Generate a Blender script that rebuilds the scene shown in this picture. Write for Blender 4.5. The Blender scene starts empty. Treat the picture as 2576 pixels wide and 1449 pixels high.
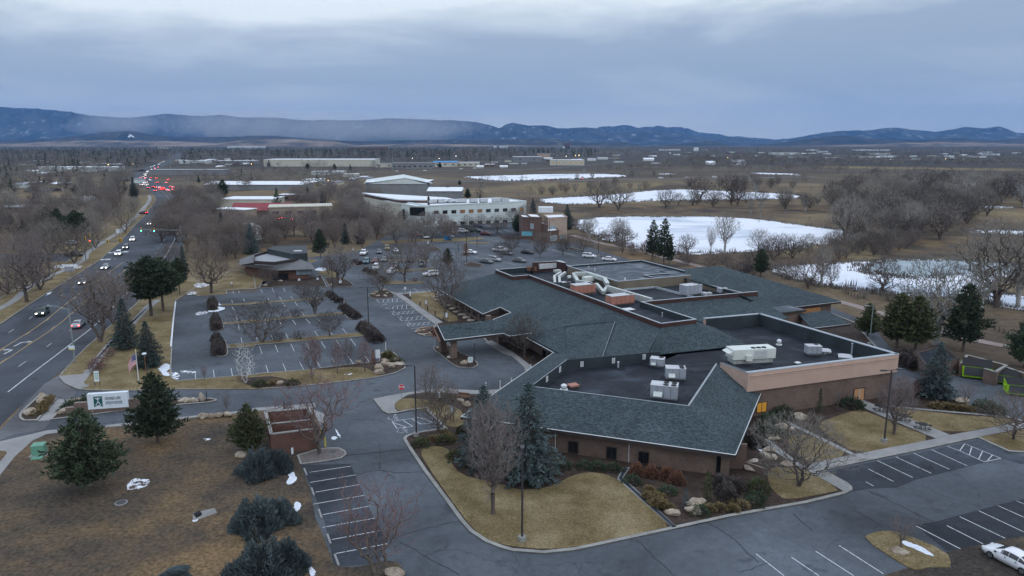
import bpy, bmesh, math, random
import numpy as np
from mathutils import Vector, Matrix
random.seed(7); rng=np.random.default_rng(7)
C=bpy.data.collections.new("place"); bpy.context.scene.collection.children.link(C)
PI=math.pi
# ---------------- survey helper: a reading on the photograph (2576 px wide) turned into a place on the ground
F=1850.0; HZ=360.0; CH=37.0; PIT=math.atan((724.5-HZ)/F)
def G(x,y,z=0.0):
    dx=x-1288.0; dy=724.5-y
    Y=F*math.cos(PIT)+dy*math.sin(PIT); Z=-F*math.sin(PIT)+dy*math.cos(PIT)
    t=(z-CH)/Z
    return (dx*t,Y*t,z)
TY={'A':251.6,'B':566.0,'C':817.6,'D':1086.8}
def q(t,x,y): return (int(t[1])*644+x/4.0, TY[t[0]]+y/4.0)
def V(t,x,y,z=0.0): return G(*q(t,x,y),z)
def VL(z,*segs):
    out=[]
    for t,pts in segs:
        for p in pts: out.append(V(t,p[0],p[1],z))
    return out
def DL(z,pts): return [G(a,b,z) for a,b in pts]
def hgt(x,yb,yt):
    b=G(x,yb); lo,hi=0.0,36.5
    for _ in range(40):
        m=(lo+hi)/2; a=G(x,yt,m)
        if a[1]>b[1]: lo=m
        else: hi=m
    return lo
# ---------------- materials
M={}
def new(name):
    m=bpy.data.materials.new(name); m.use_nodes=True; nt=m.node_tree; M[name]=m
    b=nt.nodes.get('Principled BSDF'); return m,nt,b
def surfcoord(nt):
    g=nt.nodes.new('ShaderNodeNewGeometry')
    c=nt.nodes.new('ShaderNodeVectorMath'); c.operation='CROSS_PRODUCT'; c.inputs[1].default_value=(0,0,1)
    nt.links.new(g.outputs['True Normal'],c.inputs[0])
    n=nt.nodes.new('ShaderNodeVectorMath'); n.operation='NORMALIZE'; nt.links.new(c.outputs[0],n.inputs[0])
    c2=nt.nodes.new('ShaderNodeVectorMath'); c2.operation='CROSS_PRODUCT'; nt.links.new(n.outputs[0],c2.inputs[0]); nt.links.new(g.outputs['True Normal'],c2.inputs[1])
    d1=nt.nodes.new('ShaderNodeVectorMath'); d1.operation='DOT_PRODUCT'; nt.links.new(g.outputs['Position'],d1.inputs[0]); nt.links.new(n.outputs[0],d1.inputs[1])
    d2=nt.nodes.new('ShaderNodeVectorMath'); d2.operation='DOT_PRODUCT'; nt.links.new(g.outputs['Position'],d2.inputs[0]); nt.links.new(c2.outputs[0],d2.inputs[1])
    cb=nt.nodes.new('ShaderNodeCombineXYZ'); nt.links.new(d1.outputs['Value'],cb.inputs[0]); nt.links.new(d2.outputs['Value'],cb.inputs[1])
    return cb.outputs[0]
def pos(nt,sc=None):
    g=nt.nodes.new('ShaderNodeNewGeometry')
    if sc is None: return g.outputs['Position']
    v=nt.nodes.new('ShaderNodeVectorMath'); v.operation='MULTIPLY'; v.inputs[1].default_value=sc
    nt.links.new(g.outputs['Position'],v.inputs[0]); return v.outputs[0]
def noise(nt,vec,scale,detail=4,rough=.6,dist=0):
    n=nt.nodes.new('ShaderNodeTexNoise'); n.inputs['Scale'].default_value=scale; n.inputs['Detail'].default_value=detail
    n.inputs['Roughness'].default_value=rough; n.inputs['Distortion'].default_value=dist
    if vec is not None: nt.links.new(vec,n.inputs['Vector'])
    return n.outputs['Fac']
def ramp(nt,fac,stops):
    r=nt.nodes.new('ShaderNodeValToRGB'); e=r.color_ramp.elements
    while len(e)<len(stops): e.new(.5)
    for k,(p,c) in enumerate(stops):
        e[k].position=p; e[k].color=(c[0],c[1],c[2],1) if hasattr(c,'__len__') else (c,c,c,1)
    nt.links.new(fac,r.inputs[0]); return r.outputs[0]
def mix(nt,fac,a,b,mode='MIX'):
    m=nt.nodes.new('ShaderNodeMix'); m.data_type='RGBA'; m.blend_type=mode
    for s,v in ((m.inputs[0],fac),(m.inputs[6],a),(m.inputs[7],b)):
        if hasattr(v,'node'): nt.links.new(v,s)
        elif hasattr(v,'__len__'): s.default_value=(v[0],v[1],v[2],1)
        else: s.default_value=v
    return m.outputs[2]
def bump(nt,b,fac,strength=.3,dist=.05):
    n=nt.nodes.new('ShaderNodeBump'); n.inputs['Strength'].default_value=strength; n.inputs['Distance'].default_value=dist
    nt.links.new(fac,n.inputs['Height']); nt.links.new(n.outputs[0],b.inputs['Normal'])
def plain(name,c,rough=.8,var=.18,scale=.8,metal=0,spec=.3,emit=None,es=0,rand=0):
    m,nt,b=new(name)
    n=noise(nt,pos(nt),scale,5)
    lo=[v*(1-var) for v in c]; hi=[min(1,v*(1+var)) for v in c]
    col=ramp(nt,n,[(.3,lo),(.7,hi)])
    if rand:
        oi=nt.nodes.new('ShaderNodeObjectInfo')
        rr=ramp(nt,oi.outputs['Random'],[(0,(1-rand,1-rand,1-rand)),(.5,(1,1-rand*.15,1-rand*.1)),(1,(1+rand*.6,1+rand*.55,1+rand*.5))])
        col=mix(nt,1.0,col,rr,'MULTIPLY')
    nt.links.new(col,b.inputs['Base Color'])
    b.inputs['Roughness'].default_value=rough; b.inputs['Metallic'].default_value=metal; b.inputs['Specular IOR Level'].default_value=spec
    if emit:
        b.inputs['Emission Color'].default_value=(*emit,1); b.inputs['Emission Strength'].default_value=es
    return m
def two(name,stops,scale,detail=6,rough=.9,aniso=None,fine=None,finescale=6,bmp=0):
    m,nt,b=new(name); p=pos(nt,aniso)
    n=noise(nt,p,scale,detail,.65)
    col=ramp(nt,n,stops)
    f=noise(nt,pos(nt),finescale,3,.7)
    col=mix(nt,1.0,col,ramp(nt,f,[(.3,1-(fine or .2)),(.7,1+(fine or .2))]),'MULTIPLY')
    nt.links.new(col,b.inputs['Base Color']); b.inputs['Roughness'].default_value=rough; b.inputs['Specular IOR Level'].default_value=.15
    if bmp: bump(nt,b,f,bmp,.1)
    return m
def asphalt(name,c,crack=True,light=.5):
    m,nt,b=new(name); p=pos(nt)
    n1=noise(nt,p,.055,6,.62,.6); n2=noise(nt,p,1.2,4,.7)
    a=[v*(1-.42) for v in c]; d=[v*(1+light) for v in c]
    col=ramp(nt,n1,[(.32,a),(.5,c),(.7,d)])
    col=mix(nt,1.0,col,ramp(nt,n2,[(.3,.86),(.7,1.12)]),'MULTIPLY')
    n3=noise(nt,pos(nt,(1,1,1)),8,2,.7)
    col=mix(nt,1.0,col,ramp(nt,n3,[(.3,.92),(.7,1.08)]),'MULTIPLY')
    st=noise(nt,p,.35,3,.5); col=mix(nt,ramp(nt,st,[(.62,0.0),(.70,.6)]),col,[v*.5 for v in c])
    s2=noise(nt,p,.9,5,.7,1.5); col=mix(nt,ramp(nt,s2,[(.60,0.0),(.72,.4)]),col,[v*1.7 for v in c])
    if crack:
        for sc,w,dk in ((.11,.006,.35),(.34,.010,.55)):
            wv=nt.nodes.new('ShaderNodeTexNoise'); wv.inputs['Scale'].default_value=sc*3; wv.inputs['Detail'].default_value=5; nt.links.new(p,wv.inputs['Vector'])
            ad=nt.nodes.new('ShaderNodeVectorMath'); ad.operation='MULTIPLY_ADD'; ad.inputs[1].default_value=(1.6/sc*.25,)*3
            nt.links.new(wv.outputs['Color'],ad.inputs[0]); nt.links.new(p,ad.inputs[2])
            vo=nt.nodes.new('ShaderNodeTexVoronoi'); vo.feature='DISTANCE_TO_EDGE'; vo.inputs['Scale'].default_value=sc; nt.links.new(ad.outputs[0],vo.inputs['Vector'])
            msk=noise(nt,p,.03 if sc<.2 else .05,2)
            cr=ramp(nt,vo.outputs['Distance'],[(0,1.0),(w,0.0)])
            mm=mix(nt,1.0,cr,ramp(nt,msk,[(.42,0.0),(.55,1.0)]),'MULTIPLY')
            mm=mix(nt,1.0,mm,(1-dk,)*3,'MULTIPLY')
            col=mix(nt,mm,col,[v*.25 for v in c])
    nt.links.new(col,b.inputs['Base Color']); b.inputs['Roughness'].default_value=.85; b.inputs['Specular IOR Level'].default_value=.18
    bump(nt,b,n3,.15,.02); return m
def brick(name,c1,c2,mortar):
    m,nt,b=new(name); s=surfcoord(nt)
    t=nt.nodes.new('ShaderNodeTexBrick'); nt.links.new(s,t.inputs['Vector'])
    t.inputs['Color1'].default_value=(*c1,1); t.inputs['Color2'].default_value=(*c2,1); t.inputs['Mortar'].default_value=(*mortar,1)
    t.inputs['Scale'].default_value=1; t.inputs['Brick Width'].default_value=.30; t.inputs['Row Height'].default_value=.10; t.inputs['Mortar Size'].default_value=.012
    n=noise(nt,pos(nt),.35,5); col=mix(nt,1.0,t.outputs['Color'],ramp(nt,n,[(.3,.75),(.7,1.2)]),'MULTIPLY')
    nt.links.new(col,b.inputs['Base Color']); b.inputs['Roughness'].default_value=.9; b.inputs['Specular IOR Level'].default_value=.2
    bump(nt,b,t.outputs['Fac'],-.3,.02); return m
def shingle(name,a,c,d):
    m,nt,b=new(name); s=surfcoord(nt)
    mp=nt.nodes.new('ShaderNodeVectorMath'); mp.operation='MULTIPLY'; mp.inputs[1].default_value=(1,2.2,1); nt.links.new(s,mp.inputs[0])
    vo=nt.nodes.new('ShaderNodeTexVoronoi'); vo.inputs['Scale'].default_value=4.6; nt.links.new(mp.outputs[0],vo.inputs['Vector'])
    sp=nt.nodes.new('ShaderNodeSeparateColor'); nt.links.new(vo.outputs['Color'],sp.inputs[0])
    vo2=nt.nodes.new('ShaderNodeTexVoronoi'); vo2.inputs['Scale'].default_value=1.9; nt.links.new(mp.outputs[0],vo2.inputs['Vector'])
    sp2=nt.nodes.new('ShaderNodeSeparateColor'); nt.links.new(vo2.outputs['Color'],sp2.inputs[0])
    col=ramp(nt,sp.outputs[0],[(.1,a),(.5,c),(.93,d)])
    col=mix(nt,1.0,col,ramp(nt,sp2.outputs[1],[(0,.86),(1,1.14)]),'MULTIPLY')
    n=noise(nt,pos(nt),.16,6,.7,1.0); col=mix(nt,1.0,col,ramp(nt,n,[(.3,.80),(.7,1.2)]),'MULTIPLY')
    wv=nt.nodes.new('ShaderNodeTexWave'); wv.bands_direction='Y'; wv.inputs['Scale'].default_value=2.2; nt.links.new(s,wv.inputs['Vector'])
    col=mix(nt,1.0,col,ramp(nt,wv.outputs['Fac'],[(0,.86),(.4,1.04)]),'MULTIPLY')
    nt.links.new(col,b.inputs['Base Color']); b.inputs['Roughness'].default_value=.9; b.inputs['Specular IOR Level'].default_value=.12
    bump(nt,b,sp.outputs[0],.3,.03); return m
def siding(name,c,horizontal=False,sc=1.6,dark=.7):
    m,nt,b=new(name); s=surfcoord(nt)
    wv=nt.nodes.new('ShaderNodeTexWave'); wv.wave_profile='SAW'; wv.bands_direction='Y' if horizontal else 'X'; wv.inputs['Scale'].default_value=sc; nt.links.new(s,wv.inputs['Vector'])
    col=ramp(nt,wv.outputs['Fac'],[(0,[v*dark for v in c]),(.15,c),(1,[v*1.05 for v in c])])
    n=noise(nt,pos(nt),.4,5); col=mix(nt,1.0,col,ramp(nt,n,[(.3,.85),(.7,1.15)]),'MULTIPLY')
    nt.links.new(col,b.inputs['Base Color']); b.inputs['Roughness'].default_value=.8; b.inputs['Specular IOR Level'].default_value=.2
    bump(nt,b,wv.outputs['Fac'],.4,.03); return m
def membrane(name,c):
    m,nt,b=new(name); p=pos(nt)
    r=nt.nodes.new('ShaderNodeMapping'); r.inputs['Rotation'].default_value=(0,0,math.radians(-24.5)); nt.links.new(p,r.inputs['Vector'])
    t=nt.nodes.new('ShaderNodeTexBrick'); nt.links.new(r.outputs[0],t.inputs['Vector']); t.offset=.5
    t.inputs['Color1'].default_value=(.95,.95,.95,1); t.inputs['Color2'].default_value=(1.12,1.12,1.12,1); t.inputs['Mortar'].default_value=(1.9,1.9,1.9,1)
    t.inputs['Scale'].default_value=1; t.inputs['Brick Width'].default_value=7.5; t.inputs['Row Height'].default_value=3.0; t.inputs['Mortar Size'].default_value=.03; t.inputs['Mortar Smooth'].default_value=.6
    n=noise(nt,p,.22,6,.7,.8); col=ramp(nt,n,[(.3,[v*.6 for v in c]),(.5,c),(.68,[v*2.3 for v in c])])
    col=mix(nt,1.0,col,t.outputs['Color'],'MULTIPLY')
    nt.links.new(col,b.inputs['Base Color']); b.inputs['Roughness'].default_value=.7; b.inputs['Specular IOR Level'].default_value=.14; return m

asphalt('asphalt_lot',(.080,.092,.106)); asphalt('asphalt_dark',(.037,.044,.054),True,1.1); asphalt('asphalt_road',(.060,.069,.082),False,.35)
asphalt('asphalt_apron',(.13,.135,.145),False,.3)
two('concrete',[(.3,(.21,.215,.215)),(.7,(.30,.30,.295))],.3,fine=.1)
two('kerb_concrete',[(.3,(.19,.19,.18)),(.7,(.33,.33,.31))],.5,fine=.15)
two('lawn_tan',[(.3,(.100,.074,.036)),(.45,(.150,.115,.056)),(.55,(.185,.145,.078)),(.7,(.25,.205,.12))],.22,fine=.45,finescale=5,bmp=.5)
two('lawn_brown',[(.36,(.042,.036,.032)),(.46,(.075,.060,.044)),(.54,(.115,.082,.050)),(.62,(.17,.115,.06))],.06,detail=9,fine=.5,finescale=2.5,bmp=.6)
two('mulch',[(.3,(.030,.022,.018)),(.6,(.062,.045,.036)),(.8,(.10,.075,.06))],.6,fine=.5,finescale=6,bmp=.6)
two('gravel',[(.3,(.10,.09,.085)),(.7,(.2,.18,.17))],3,fine=.4,finescale=12,bmp=.6)
two('trail_surface',[(.3,(.22,.175,.16)),(.7,(.30,.25,.23))],.2,fine=.1)
two('rock_face',[(.3,(.18,.13,.09)),(.5,(.33,.28,.22)),(.75,(.50,.46,.40))],.9,fine=.25,finescale=4,bmp=.6)
def ground_mat():
    m,nt,b=new('field_grass'); p=pos(nt)
    n=noise(nt,p,.012,9,.62,.5); col=ramp(nt,n,[(.3,(.065,.052,.042)),(.45,(.115,.088,.062)),(.55,(.16,.125,.078)),(.68,(.25,.20,.11))])
    f=noise(nt,p,.5,5,.75); col=mix(nt,1.0,col,ramp(nt,f,[(.3,.65),(.7,1.3)]),'MULTIPLY')
    n2=noise(nt,pos(nt,(.4,1,1)),.0025,5,.6); far=ramp(nt,n2,[(.35,(.042,.042,.044)),(.5,(.06,.057,.054)),(.62,(.10,.086,.068)),(.70,(.17,.14,.095))])
    s=nt.nodes.new('ShaderNodeSeparateXYZ'); nt.links.new(p,s.inputs[0])
    mr=nt.nodes.new('ShaderNodeMapRange'); mr.inputs[1].default_value=500; mr.inputs[2].default_value=1300; nt.links.new(s.outputs[1],mr.inputs[0])
    col=mix(nt,mr.outputs[0],col,far)
    nt.links.new(col,b.inputs['Base Color']); b.inputs['Roughness'].default_value=.95; b.inputs['Specular IOR Level'].default_value=.1
    bump(nt,b,f,.6,.3)
ground_mat()
def ice_mat(name,lo,hi,dark):
    m,nt,b=new(name); p=pos(nt,(1,1,1))
    n=noise(nt,p,.02,8,.6,.8); w=noise(nt,pos(nt,(.3,1.2,1)),.09,6,.7)
    col=ramp(nt,n,[(.30,lo),(.48,hi)]); col=mix(nt,ramp(nt,w,[(.56,0.0),(.66,.5)]),col,dark)
    nt.links.new(col,b.inputs['Base Color']); b.inputs['Roughness'].default_value=.75
ice_mat('ice_snow',(.42,.49,.58),(.70,.735,.79),(.30,.37,.42)); ice_mat('ice_bare',(.20,.26,.29),(.28,.34,.37),(.42,.48,.52))
two('snow',[(.3,(.56,.61,.68)),(.7,(.72,.76,.82))],2,fine=.08,bmp=.3)
def patchy_snow():
    m,nt,b=new('thin_snow'); n=noise(nt,pos(nt),1.6,5,.75)
    tr=nt.nodes.new('ShaderNodeBsdfTransparent'); mx=nt.nodes.new('ShaderNodeMixShader')
    nt.links.new(ramp(nt,n,[(.47,0.0),(.53,1.0)]),mx.inputs[0]); nt.links.new(tr.outputs[0],mx.inputs[1]); nt.links.new(b.outputs[0],mx.inputs[2])
    b.inputs['Base Color'].default_value=(.8,.84,.9,1); nt.links.new(mx.outputs[0],nt.nodes['Material Output'].inputs[0])
patchy_snow()
def paint(name,c,wear=.45):
    m,nt,b=new(name); n=noise(nt,pos(nt),2.5,4,.8)
    tr=nt.nodes.new('ShaderNodeBsdfTransparent'); mx=nt.nodes.new('ShaderNodeMixShader')
    nt.links.new(ramp(nt,n,[(wear-.12,0.15),(wear,1.0)]),mx.inputs[0]); nt.links.new(tr.outputs[0],mx.inputs[1]); nt.links.new(b.outputs[0],mx.inputs[2])
    b.inputs['Base Color'].default_value=(*c,1); b.inputs['Roughness'].default_value=.7; nt.links.new(mx.outputs[0],nt.nodes['Material Output'].inputs[0])
paint('paint_white',(.50,.53,.55),.46); paint('paint_yellow',(.50,.33,.12),.42); paint('crack_fill',(.015,.017,.02),.3)
brick('brick_tan',(.155,.103,.082),(.105,.070,.056),(.20,.165,.145)); brick('brick_red',(.15,.072,.052),(.10,.05,.04),(.17,.12,.10))
shingle('shingle_green',(.032,.044,.051),(.046,.063,.071),(.074,.100,.108)); siding('tile_grey',(.14,.145,.15),True,1.0,.6)
siding('siding_tan',(.17,.145,.11)); siding('siding_brown',(.062,.034,.030),True,1.8); plain('dark_wall',(.032,.042,.045),.7,.25,.5)
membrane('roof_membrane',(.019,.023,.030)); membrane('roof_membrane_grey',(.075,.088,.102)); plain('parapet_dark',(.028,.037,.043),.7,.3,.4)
plain('stucco_pink',(.45,.32,.26),.9,.07,.5); plain('metal_cap',(.33,.37,.40),.5,.15,1); plain('trim_white',(.62,.66,.68),.5,.08,1); plain('trim_brown',(.04,.032,.03),.7,.2,1)
plain('door_tan',(.42,.23,.12),.6,.08,1); plain('glass_dark',(.012,.015,.018),.12,.3,.5,spec=.7); plain('glass_sky',(.25,.32,.36),.15,.3,.3,spec=.7)
plain('glass_lit',(.25,.13,.03),.3,.3,1.5,emit=(1,.5,.06),es=.22); plain('glass_warm',(.12,.07,.04),.3,.4,.8,emit=(1,.5,.2),es=.10)
plain('unit_grey',(.30,.33,.37),.5,.08,1); plain('unit_dark',(.06,.065,.07),.6,.2,1); plain('unit_pink',(.36,.165,.12),.6,.12,.8); plain('unit_cream',(.60,.64,.60),.5,.06,.6)
plain('unit_top',(.46,.48,.50),.6,.15,1.2); plain('duct_metal',(.50,.54,.52),.38,.16,1.2,metal=.35); plain('fan_black',(.012,.012,.013),.6,.2,2); plain('wood_brown',(.16,.085,.055),.8,.3,1.5)
plain('pole_dark',(.045,.043,.045),.5,.15,1); plain('pole_grey',(.20,.24,.24),.5,.15,1); plain('pole_white',(.6,.62,.62),.5,.1,1); plain('yellow_paint',(.52,.42,.11),.6,.2,2); plain('traffic_yellow',(.65,.38,.03),.5,.1,2)
plain('sign_white',(.62,.68,.73),.6,.05,1); plain('sign_teal',(.012,.085,.085),.6,.1,1); plain('sign_text',(.06,.09,.10),.6,.05,1); plain('sign_red',(.55,.012,.02),.5,.05,1); plain('sign_green',(.12,.28,.12),.5,.05,1)
plain('green_box',(.13,.30,.22),.6,.1,1); plain('lime',(.30,.55,.02),.55,.12,1); plain('blue_paint',(.03,.22,.5),.5,.1,1); plain('rubber',(.012,.012,.013),.8,.2,2); plain('rim',(.35,.36,.38),.3,.1,2,metal=.7)
plain('flag_red',(.45,.03,.05),.8,.05,1); plain('flag_white',(.65,.65,.68),.8,.05,1); plain('flag_blue',(.02,.03,.16),.8,.05,1); plain('gold',(.7,.45,.1),.4,.1,1,metal=.7)
plain('head_light',(1,1,1),.3,.0,1,emit=(1,.9,.75),es=13); plain('tail_light',(.6,.02,.02),.3,.0,1,emit=(1,.03,.03),es=34); plain('tail_off',(.25,.01,.012),.3,.0,1); plain('head_off',(.5,.52,.55),.2,.0,1)
plain('signal_green',(.02,.6,.3),.3,0,1,emit=(.05,1,.5),es=14); plain('signal_red',(.6,.02,.02),.3,0,1,emit=(1,.04,.02),es=14); plain('lamp_warm',(1,.7,.3),.3,0,1,emit=(1,.6,.2),es=14); plain('lamp_white',(1,1,.95),.3,0,1,emit=(1,.95,.85),es=8)
CARC={'white':(.72,.74,.77),'silver':(.33,.35,.38),'black':(.016,.018,.022),'grey':(.10,.11,.12),'red':(.22,.022,.025),'blue':(.03,.07,.17),'dark green':(.03,.06,.055),'tan':(.20,.17,.09),'maroon':(.10,.018,.022),'teal':(.08,.15,.17)}
for k,c in CARC.items(): plain('car '+k,c,.28,.03,1,spec=.6)
plain('bark',(.105,.088,.078),.95,.3,2,rand=.3); plain('bark_pale',(.30,.30,.28),.95,.2,2,rand=.15); plain('bark_white',(.48,.5,.5),.9,.2,2)
plain('twig_brown',(.165,.140,.122),.95,.25,.5,rand=.3); plain('twig_red',(.165,.105,.100),.95,.2,.6,rand=.25); plain('twig_grey',(.215,.205,.180),.95,.22,.4,rand=.28); plain('twig_dark',(.085,.074,.068),.95,.25,.4,rand=.25); plain('twig_mauve',(.185,.162,.152),.95,.2,.5,rand=.22)
plain('leaf_rust',(.20,.085,.04),.9,.3,2); plain('twig_orange',(.16,.08,.05),.9,.3,2)
def wood_mass():
    m,nt,b=new('wood_mass'); n=noise(nt,pos(nt,(1,.5,1)),.012,4,.6); col=ramp(nt,n,[(.32,(.105,.094,.090)),(.45,(.15,.136,.125)),(.55,(.21,.198,.172)),(.68,(.14,.122,.118))])
    f=noise(nt,pos(nt),.12,3,.7); col=mix(nt,1.0,col,ramp(nt,f,[(.3,.6),(.7,1.3)]),'MULTIPLY'); nt.links.new(col,b.inputs['Base Color']); b.inputs['Roughness'].default_value=1; b.inputs['Specular IOR Level'].default_value=0
wood_mass()
plain('twig_pale',(.40,.41,.39),.95,.15,.6)
plain('needle_pine',(.042,.064,.036),.9,.4,.7,rand=.3); plain('needle_spruce',(.042,.068,.064),.9,.4,.8,rand=.3); plain('needle_blue',(.07,.105,.105),.9,.4,.8,rand=.2); plain('needle_juniper',(.070,.097,.102),.9,.45,1.0,rand=.2); plain('needle_green',(.058,.070,.030),.9,.4,1,rand=.3)
plain('wall_white',(.56,.62,.61),.85,.06,.3); plain('wall_tan',(.30,.255,.20),.9,.08,.3); plain('wall_cream',(.50,.49,.41),.9,.08,.3); plain('wall_grey',(.20,.21,.22),.9,.1,.3); plain('wall_brown',(.13,.085,.07),.9,.12,.3); plain('wall_peach',(.38,.30,.245),.9,.08,.3); plain('roof_white',(.70,.74,.78),.7,.1,.2); plain('roof_red',(.23,.045,.055),.6,.1,.3); plain('roof_dark',(.05,.05,.055),.8,.2,.3); plain('roof_blue',(.05,.22,.45),.6,.1,.3); plain('roof_grey',(.26,.28,.30),.7,.15,.2); plain('teal_awning',(.04,.16,.20),.6,.1,1)
# ---------------- mesh builder
class MB:
    def __init__(s): s.v=[]; s.f=[]
    def poly(s,pts):
        i=len(s.v); s.v+= [tuple(p) for p in pts]; s.f.append(tuple(range(i,i+len(pts)))); return s
    def box(s,c,d,rz=0,tilt=None):
        x,y,z=[a/2 for a in d]; R=Matrix.Rotation(rz,3,'Z')
        if tilt is not None: R=tilt
        i=len(s.v)
        for sx in (-1,1):
            for sy in (-1,1):
                for sz in (-1,1):
                    p=R@Vector((sx*x,sy*y,sz*z)); s.v.append((c[0]+p.x,c[1]+p.y,c[2]+p.z))
        for a in ((0,1,3,2),(4,6,7,5),(0,4,5,1),(2,3,7,6),(0,2,6,4),(1,5,7,3)): s.f.append(tuple(i+k for k in a))
        return s
    def prism(s,pts,z0,z1):
        n=len(pts); i=len(s.v); 
        A=sum(pts[k][0]*pts[(k+1)%n][1]-pts[(k+1)%n][0]*pts[k][1] for k in range(n))
        if A<0: pts=pts[::-1]
        s.v+=[(p[0],p[1],z0) for p in pts]+[(p[0],p[1],z1) for p in pts]
        s.f.append(tuple(range(i+n,i+2*n))); s.f.append(tuple(range(i+n-1,i-1,-1)))
        for k in range(n): s.f.append((i+k,i+(k+1)%n,i+n+(k+1)%n,i+n+k))
        return s
    def tube(s,pts,rad,n=6,cap=True):
        rings=[]
        for k,p in enumerate(pts):
            p=Vector(p); a=Vector(pts[max(k-1,0)]); b=Vector(pts[min(k+1,len(pts)-1)]); d=(b-a).normalized()
            u=d.cross(Vector((0,0,1))); 
            if u.length<.05: u=d.cross(Vector((1,0,0)))
            u.normalize(); w=d.cross(u); r=rad[k] if hasattr(rad,'__len__') else rad
            i=len(s.v); rings.append(i)
            for j in range(n):
                an=2*PI*j/n; o=u*math.cos(an)*r+w*math.sin(an)*r; s.v.append(tuple(p+o))
        for a,b in zip(rings,rings[1:]):
            for j in range(n): s.f.append((a+j,a+(j+1)%n,b+(j+1)%n,b+j))
        if cap: s.f.append(tuple(rings[-1]+j for j in range(n))); s.f.append(tuple(rings[0]+j for j in range(n-1,-1,-1)))
        return s
    def cyl(s,c,r,h,n=12,r2=None): return s.tube([c,(c[0],c[1],c[2]+h)],[r,r if r2 is None else r2],n)
    def wall(s,a,b,z0,z1,th=.3,za1=None,zb1=None):
        a=Vector((a[0],a[1],0)); b=Vector((b[0],b[1],0)); d=(b-a).normalized(); n=Vector((-d.y,d.x,0))*th/2
        za=z1 if za1 is None else za1; zb=z1 if zb1 is None else zb1
        P=[a-n,b-n,b+n,a+n]; i=len(s.v)
        s.v+=[(p.x,p.y,z0) for p in P]+[(P[0].x,P[0].y,za),(P[1].x,P[1].y,zb),(P[2].x,P[2].y,zb),(P[3].x,P[3].y,za)]
        for k in ((3,2,1,0),(4,5,6,7),(0,1,5,4),(1,2,6,5),(2,3,7,6),(3,0,4,7)): s.f.append(tuple(i+j for j in k))
        return s
    def build(s,name,mat,parent=None,smooth=False):
        me=bpy.data.meshes.new(name); me.from_pydata(s.v,[],s.f); me.update()
        if smooth: me.polygons.foreach_set('use_smooth',[True]*len(me.polygons))
        return link(name,me,mat,parent)
def link(name,me,mat,parent=None):
    o=bpy.data.objects.new(name,me); C.objects.link(o)
    if mat is not None and not me.materials: me.materials.append(M[mat] if isinstance(mat,str) else mat)
    if parent is not None: o.parent=parent; o.matrix_parent_inverse=Matrix.Identity(4)
    return o
def tag(o,label,cat,group=None):
    o['label']=label; o['category']=cat
    if group: o['group']=group
    return o
def thing(name,label,cat,loc=(0,0,0),rz=0,group=None):
    o=bpy.data.objects.new(name,None); C.objects.link(o); o.location=loc; o.rotation_euler=(0,0,rz); o.empty_display_size=.5
    return tag(o,label,cat,group)
def struct(o): o['kind']='structure'; return o
def copy_thing(root,loc,rz,label,scale=1,group=None,override=None,skip=()):
    def rec(o,par):
        c=o.copy(); C.objects.link(c)
        if par is not None: c.parent=par
        for ch in kids.get(o.name,[]): 
            if ch.name.split('.')[0] in skip: continue
            rec(ch,c)
        return c
    kids={}
    st=[root]
    while st:
        x=st.pop(); kids[x.name]=list(KIDS.get(x.name) or x.children); KIDS[x.name]=kids[x.name]; st+=kids[x.name]
    r=rec(root,None); r.location=loc; r.rotation_euler=(0,0,rz); r.scale=scale if hasattr(scale,'__len__') else (scale,)*3
    r['label']=label
    if group: r['group']=group
    return r
KIDS={}
def smoothpoly(pts,n=1):
    for _ in range(n):
        o=[]
        for k in range(len(pts)):
            a=pts[k]; b=pts[(k+1)%len(pts)]
            o.append((a[0]*.75+b[0]*.25,a[1]*.75+b[1]*.25,0)); o.append((a[0]*.25+b[0]*.75,a[1]*.25+b[1]*.75,0))
        pts=o
    return pts
def inset(pts,d):
    n=len(pts); A=sum(pts[k][0]*pts[(k+1)%n][1]-pts[(k+1)%n][0]*pts[k][1] for k in range(n)); sg=1 if A>0 else -1
    out=[]
    for k in range(n):
        p0=Vector(pts[k-1][:2]); p=Vector(pts[k][:2]); p1=Vector(pts[(k+1)%n][:2])
        d0=(p-p0); d1=(p1-p)
        if d0.length<1e-6 or d1.length<1e-6: out.append((p.x,p.y)); continue
        d0.normalize(); d1.normalize(); n0=Vector((-d0.y,d0.x))*sg; n1=Vector((-d1.y,d1.x))*sg; m=n0+n1
        if m.length<1e-4: m=n0.copy()
        m.normalize(); c=max(.4,m.dot(n0)); q_=p+m*(d/c); out.append((q_.x,q_.y))
    return out
KERB=MB()
def kerb_ring(pts,z0,z1,w=.22,closed=True):
    ins=inset(pts,w); n=len(pts)
    for k in range(n if closed else n-1):
        a,b=pts[k],pts[(k+1)%n]; c,d=ins[(k+1)%n],ins[k]
        i=len(KERB.v)
        KERB.v.extend([(a[0],a[1],z0),(b[0],b[1],z0),(a[0],a[1],z1),(b[0],b[1],z1),(c[0],c[1],z1),(d[0],d[1],z1),(c[0],c[1],z0),(d[0],d[1],z0)])
        KERB.f.extend([(i,i+1,i+3,i+2),(i+2,i+3,i+4,i+5),(i+5,i+4,i+6,i+7)])
def sheet(name,pts,z,mat,kerb=False,kz=.15,smooth=0,kw=.22):
    if smooth: pts=smoothpoly(pts,smooth)
    m=MB().prism([p[:2] for p in pts],-.05,z)
    o=struct(m.build(name,mat))
    if kerb: kerb_ring(pts,0,kz,kw)
    return o
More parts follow.
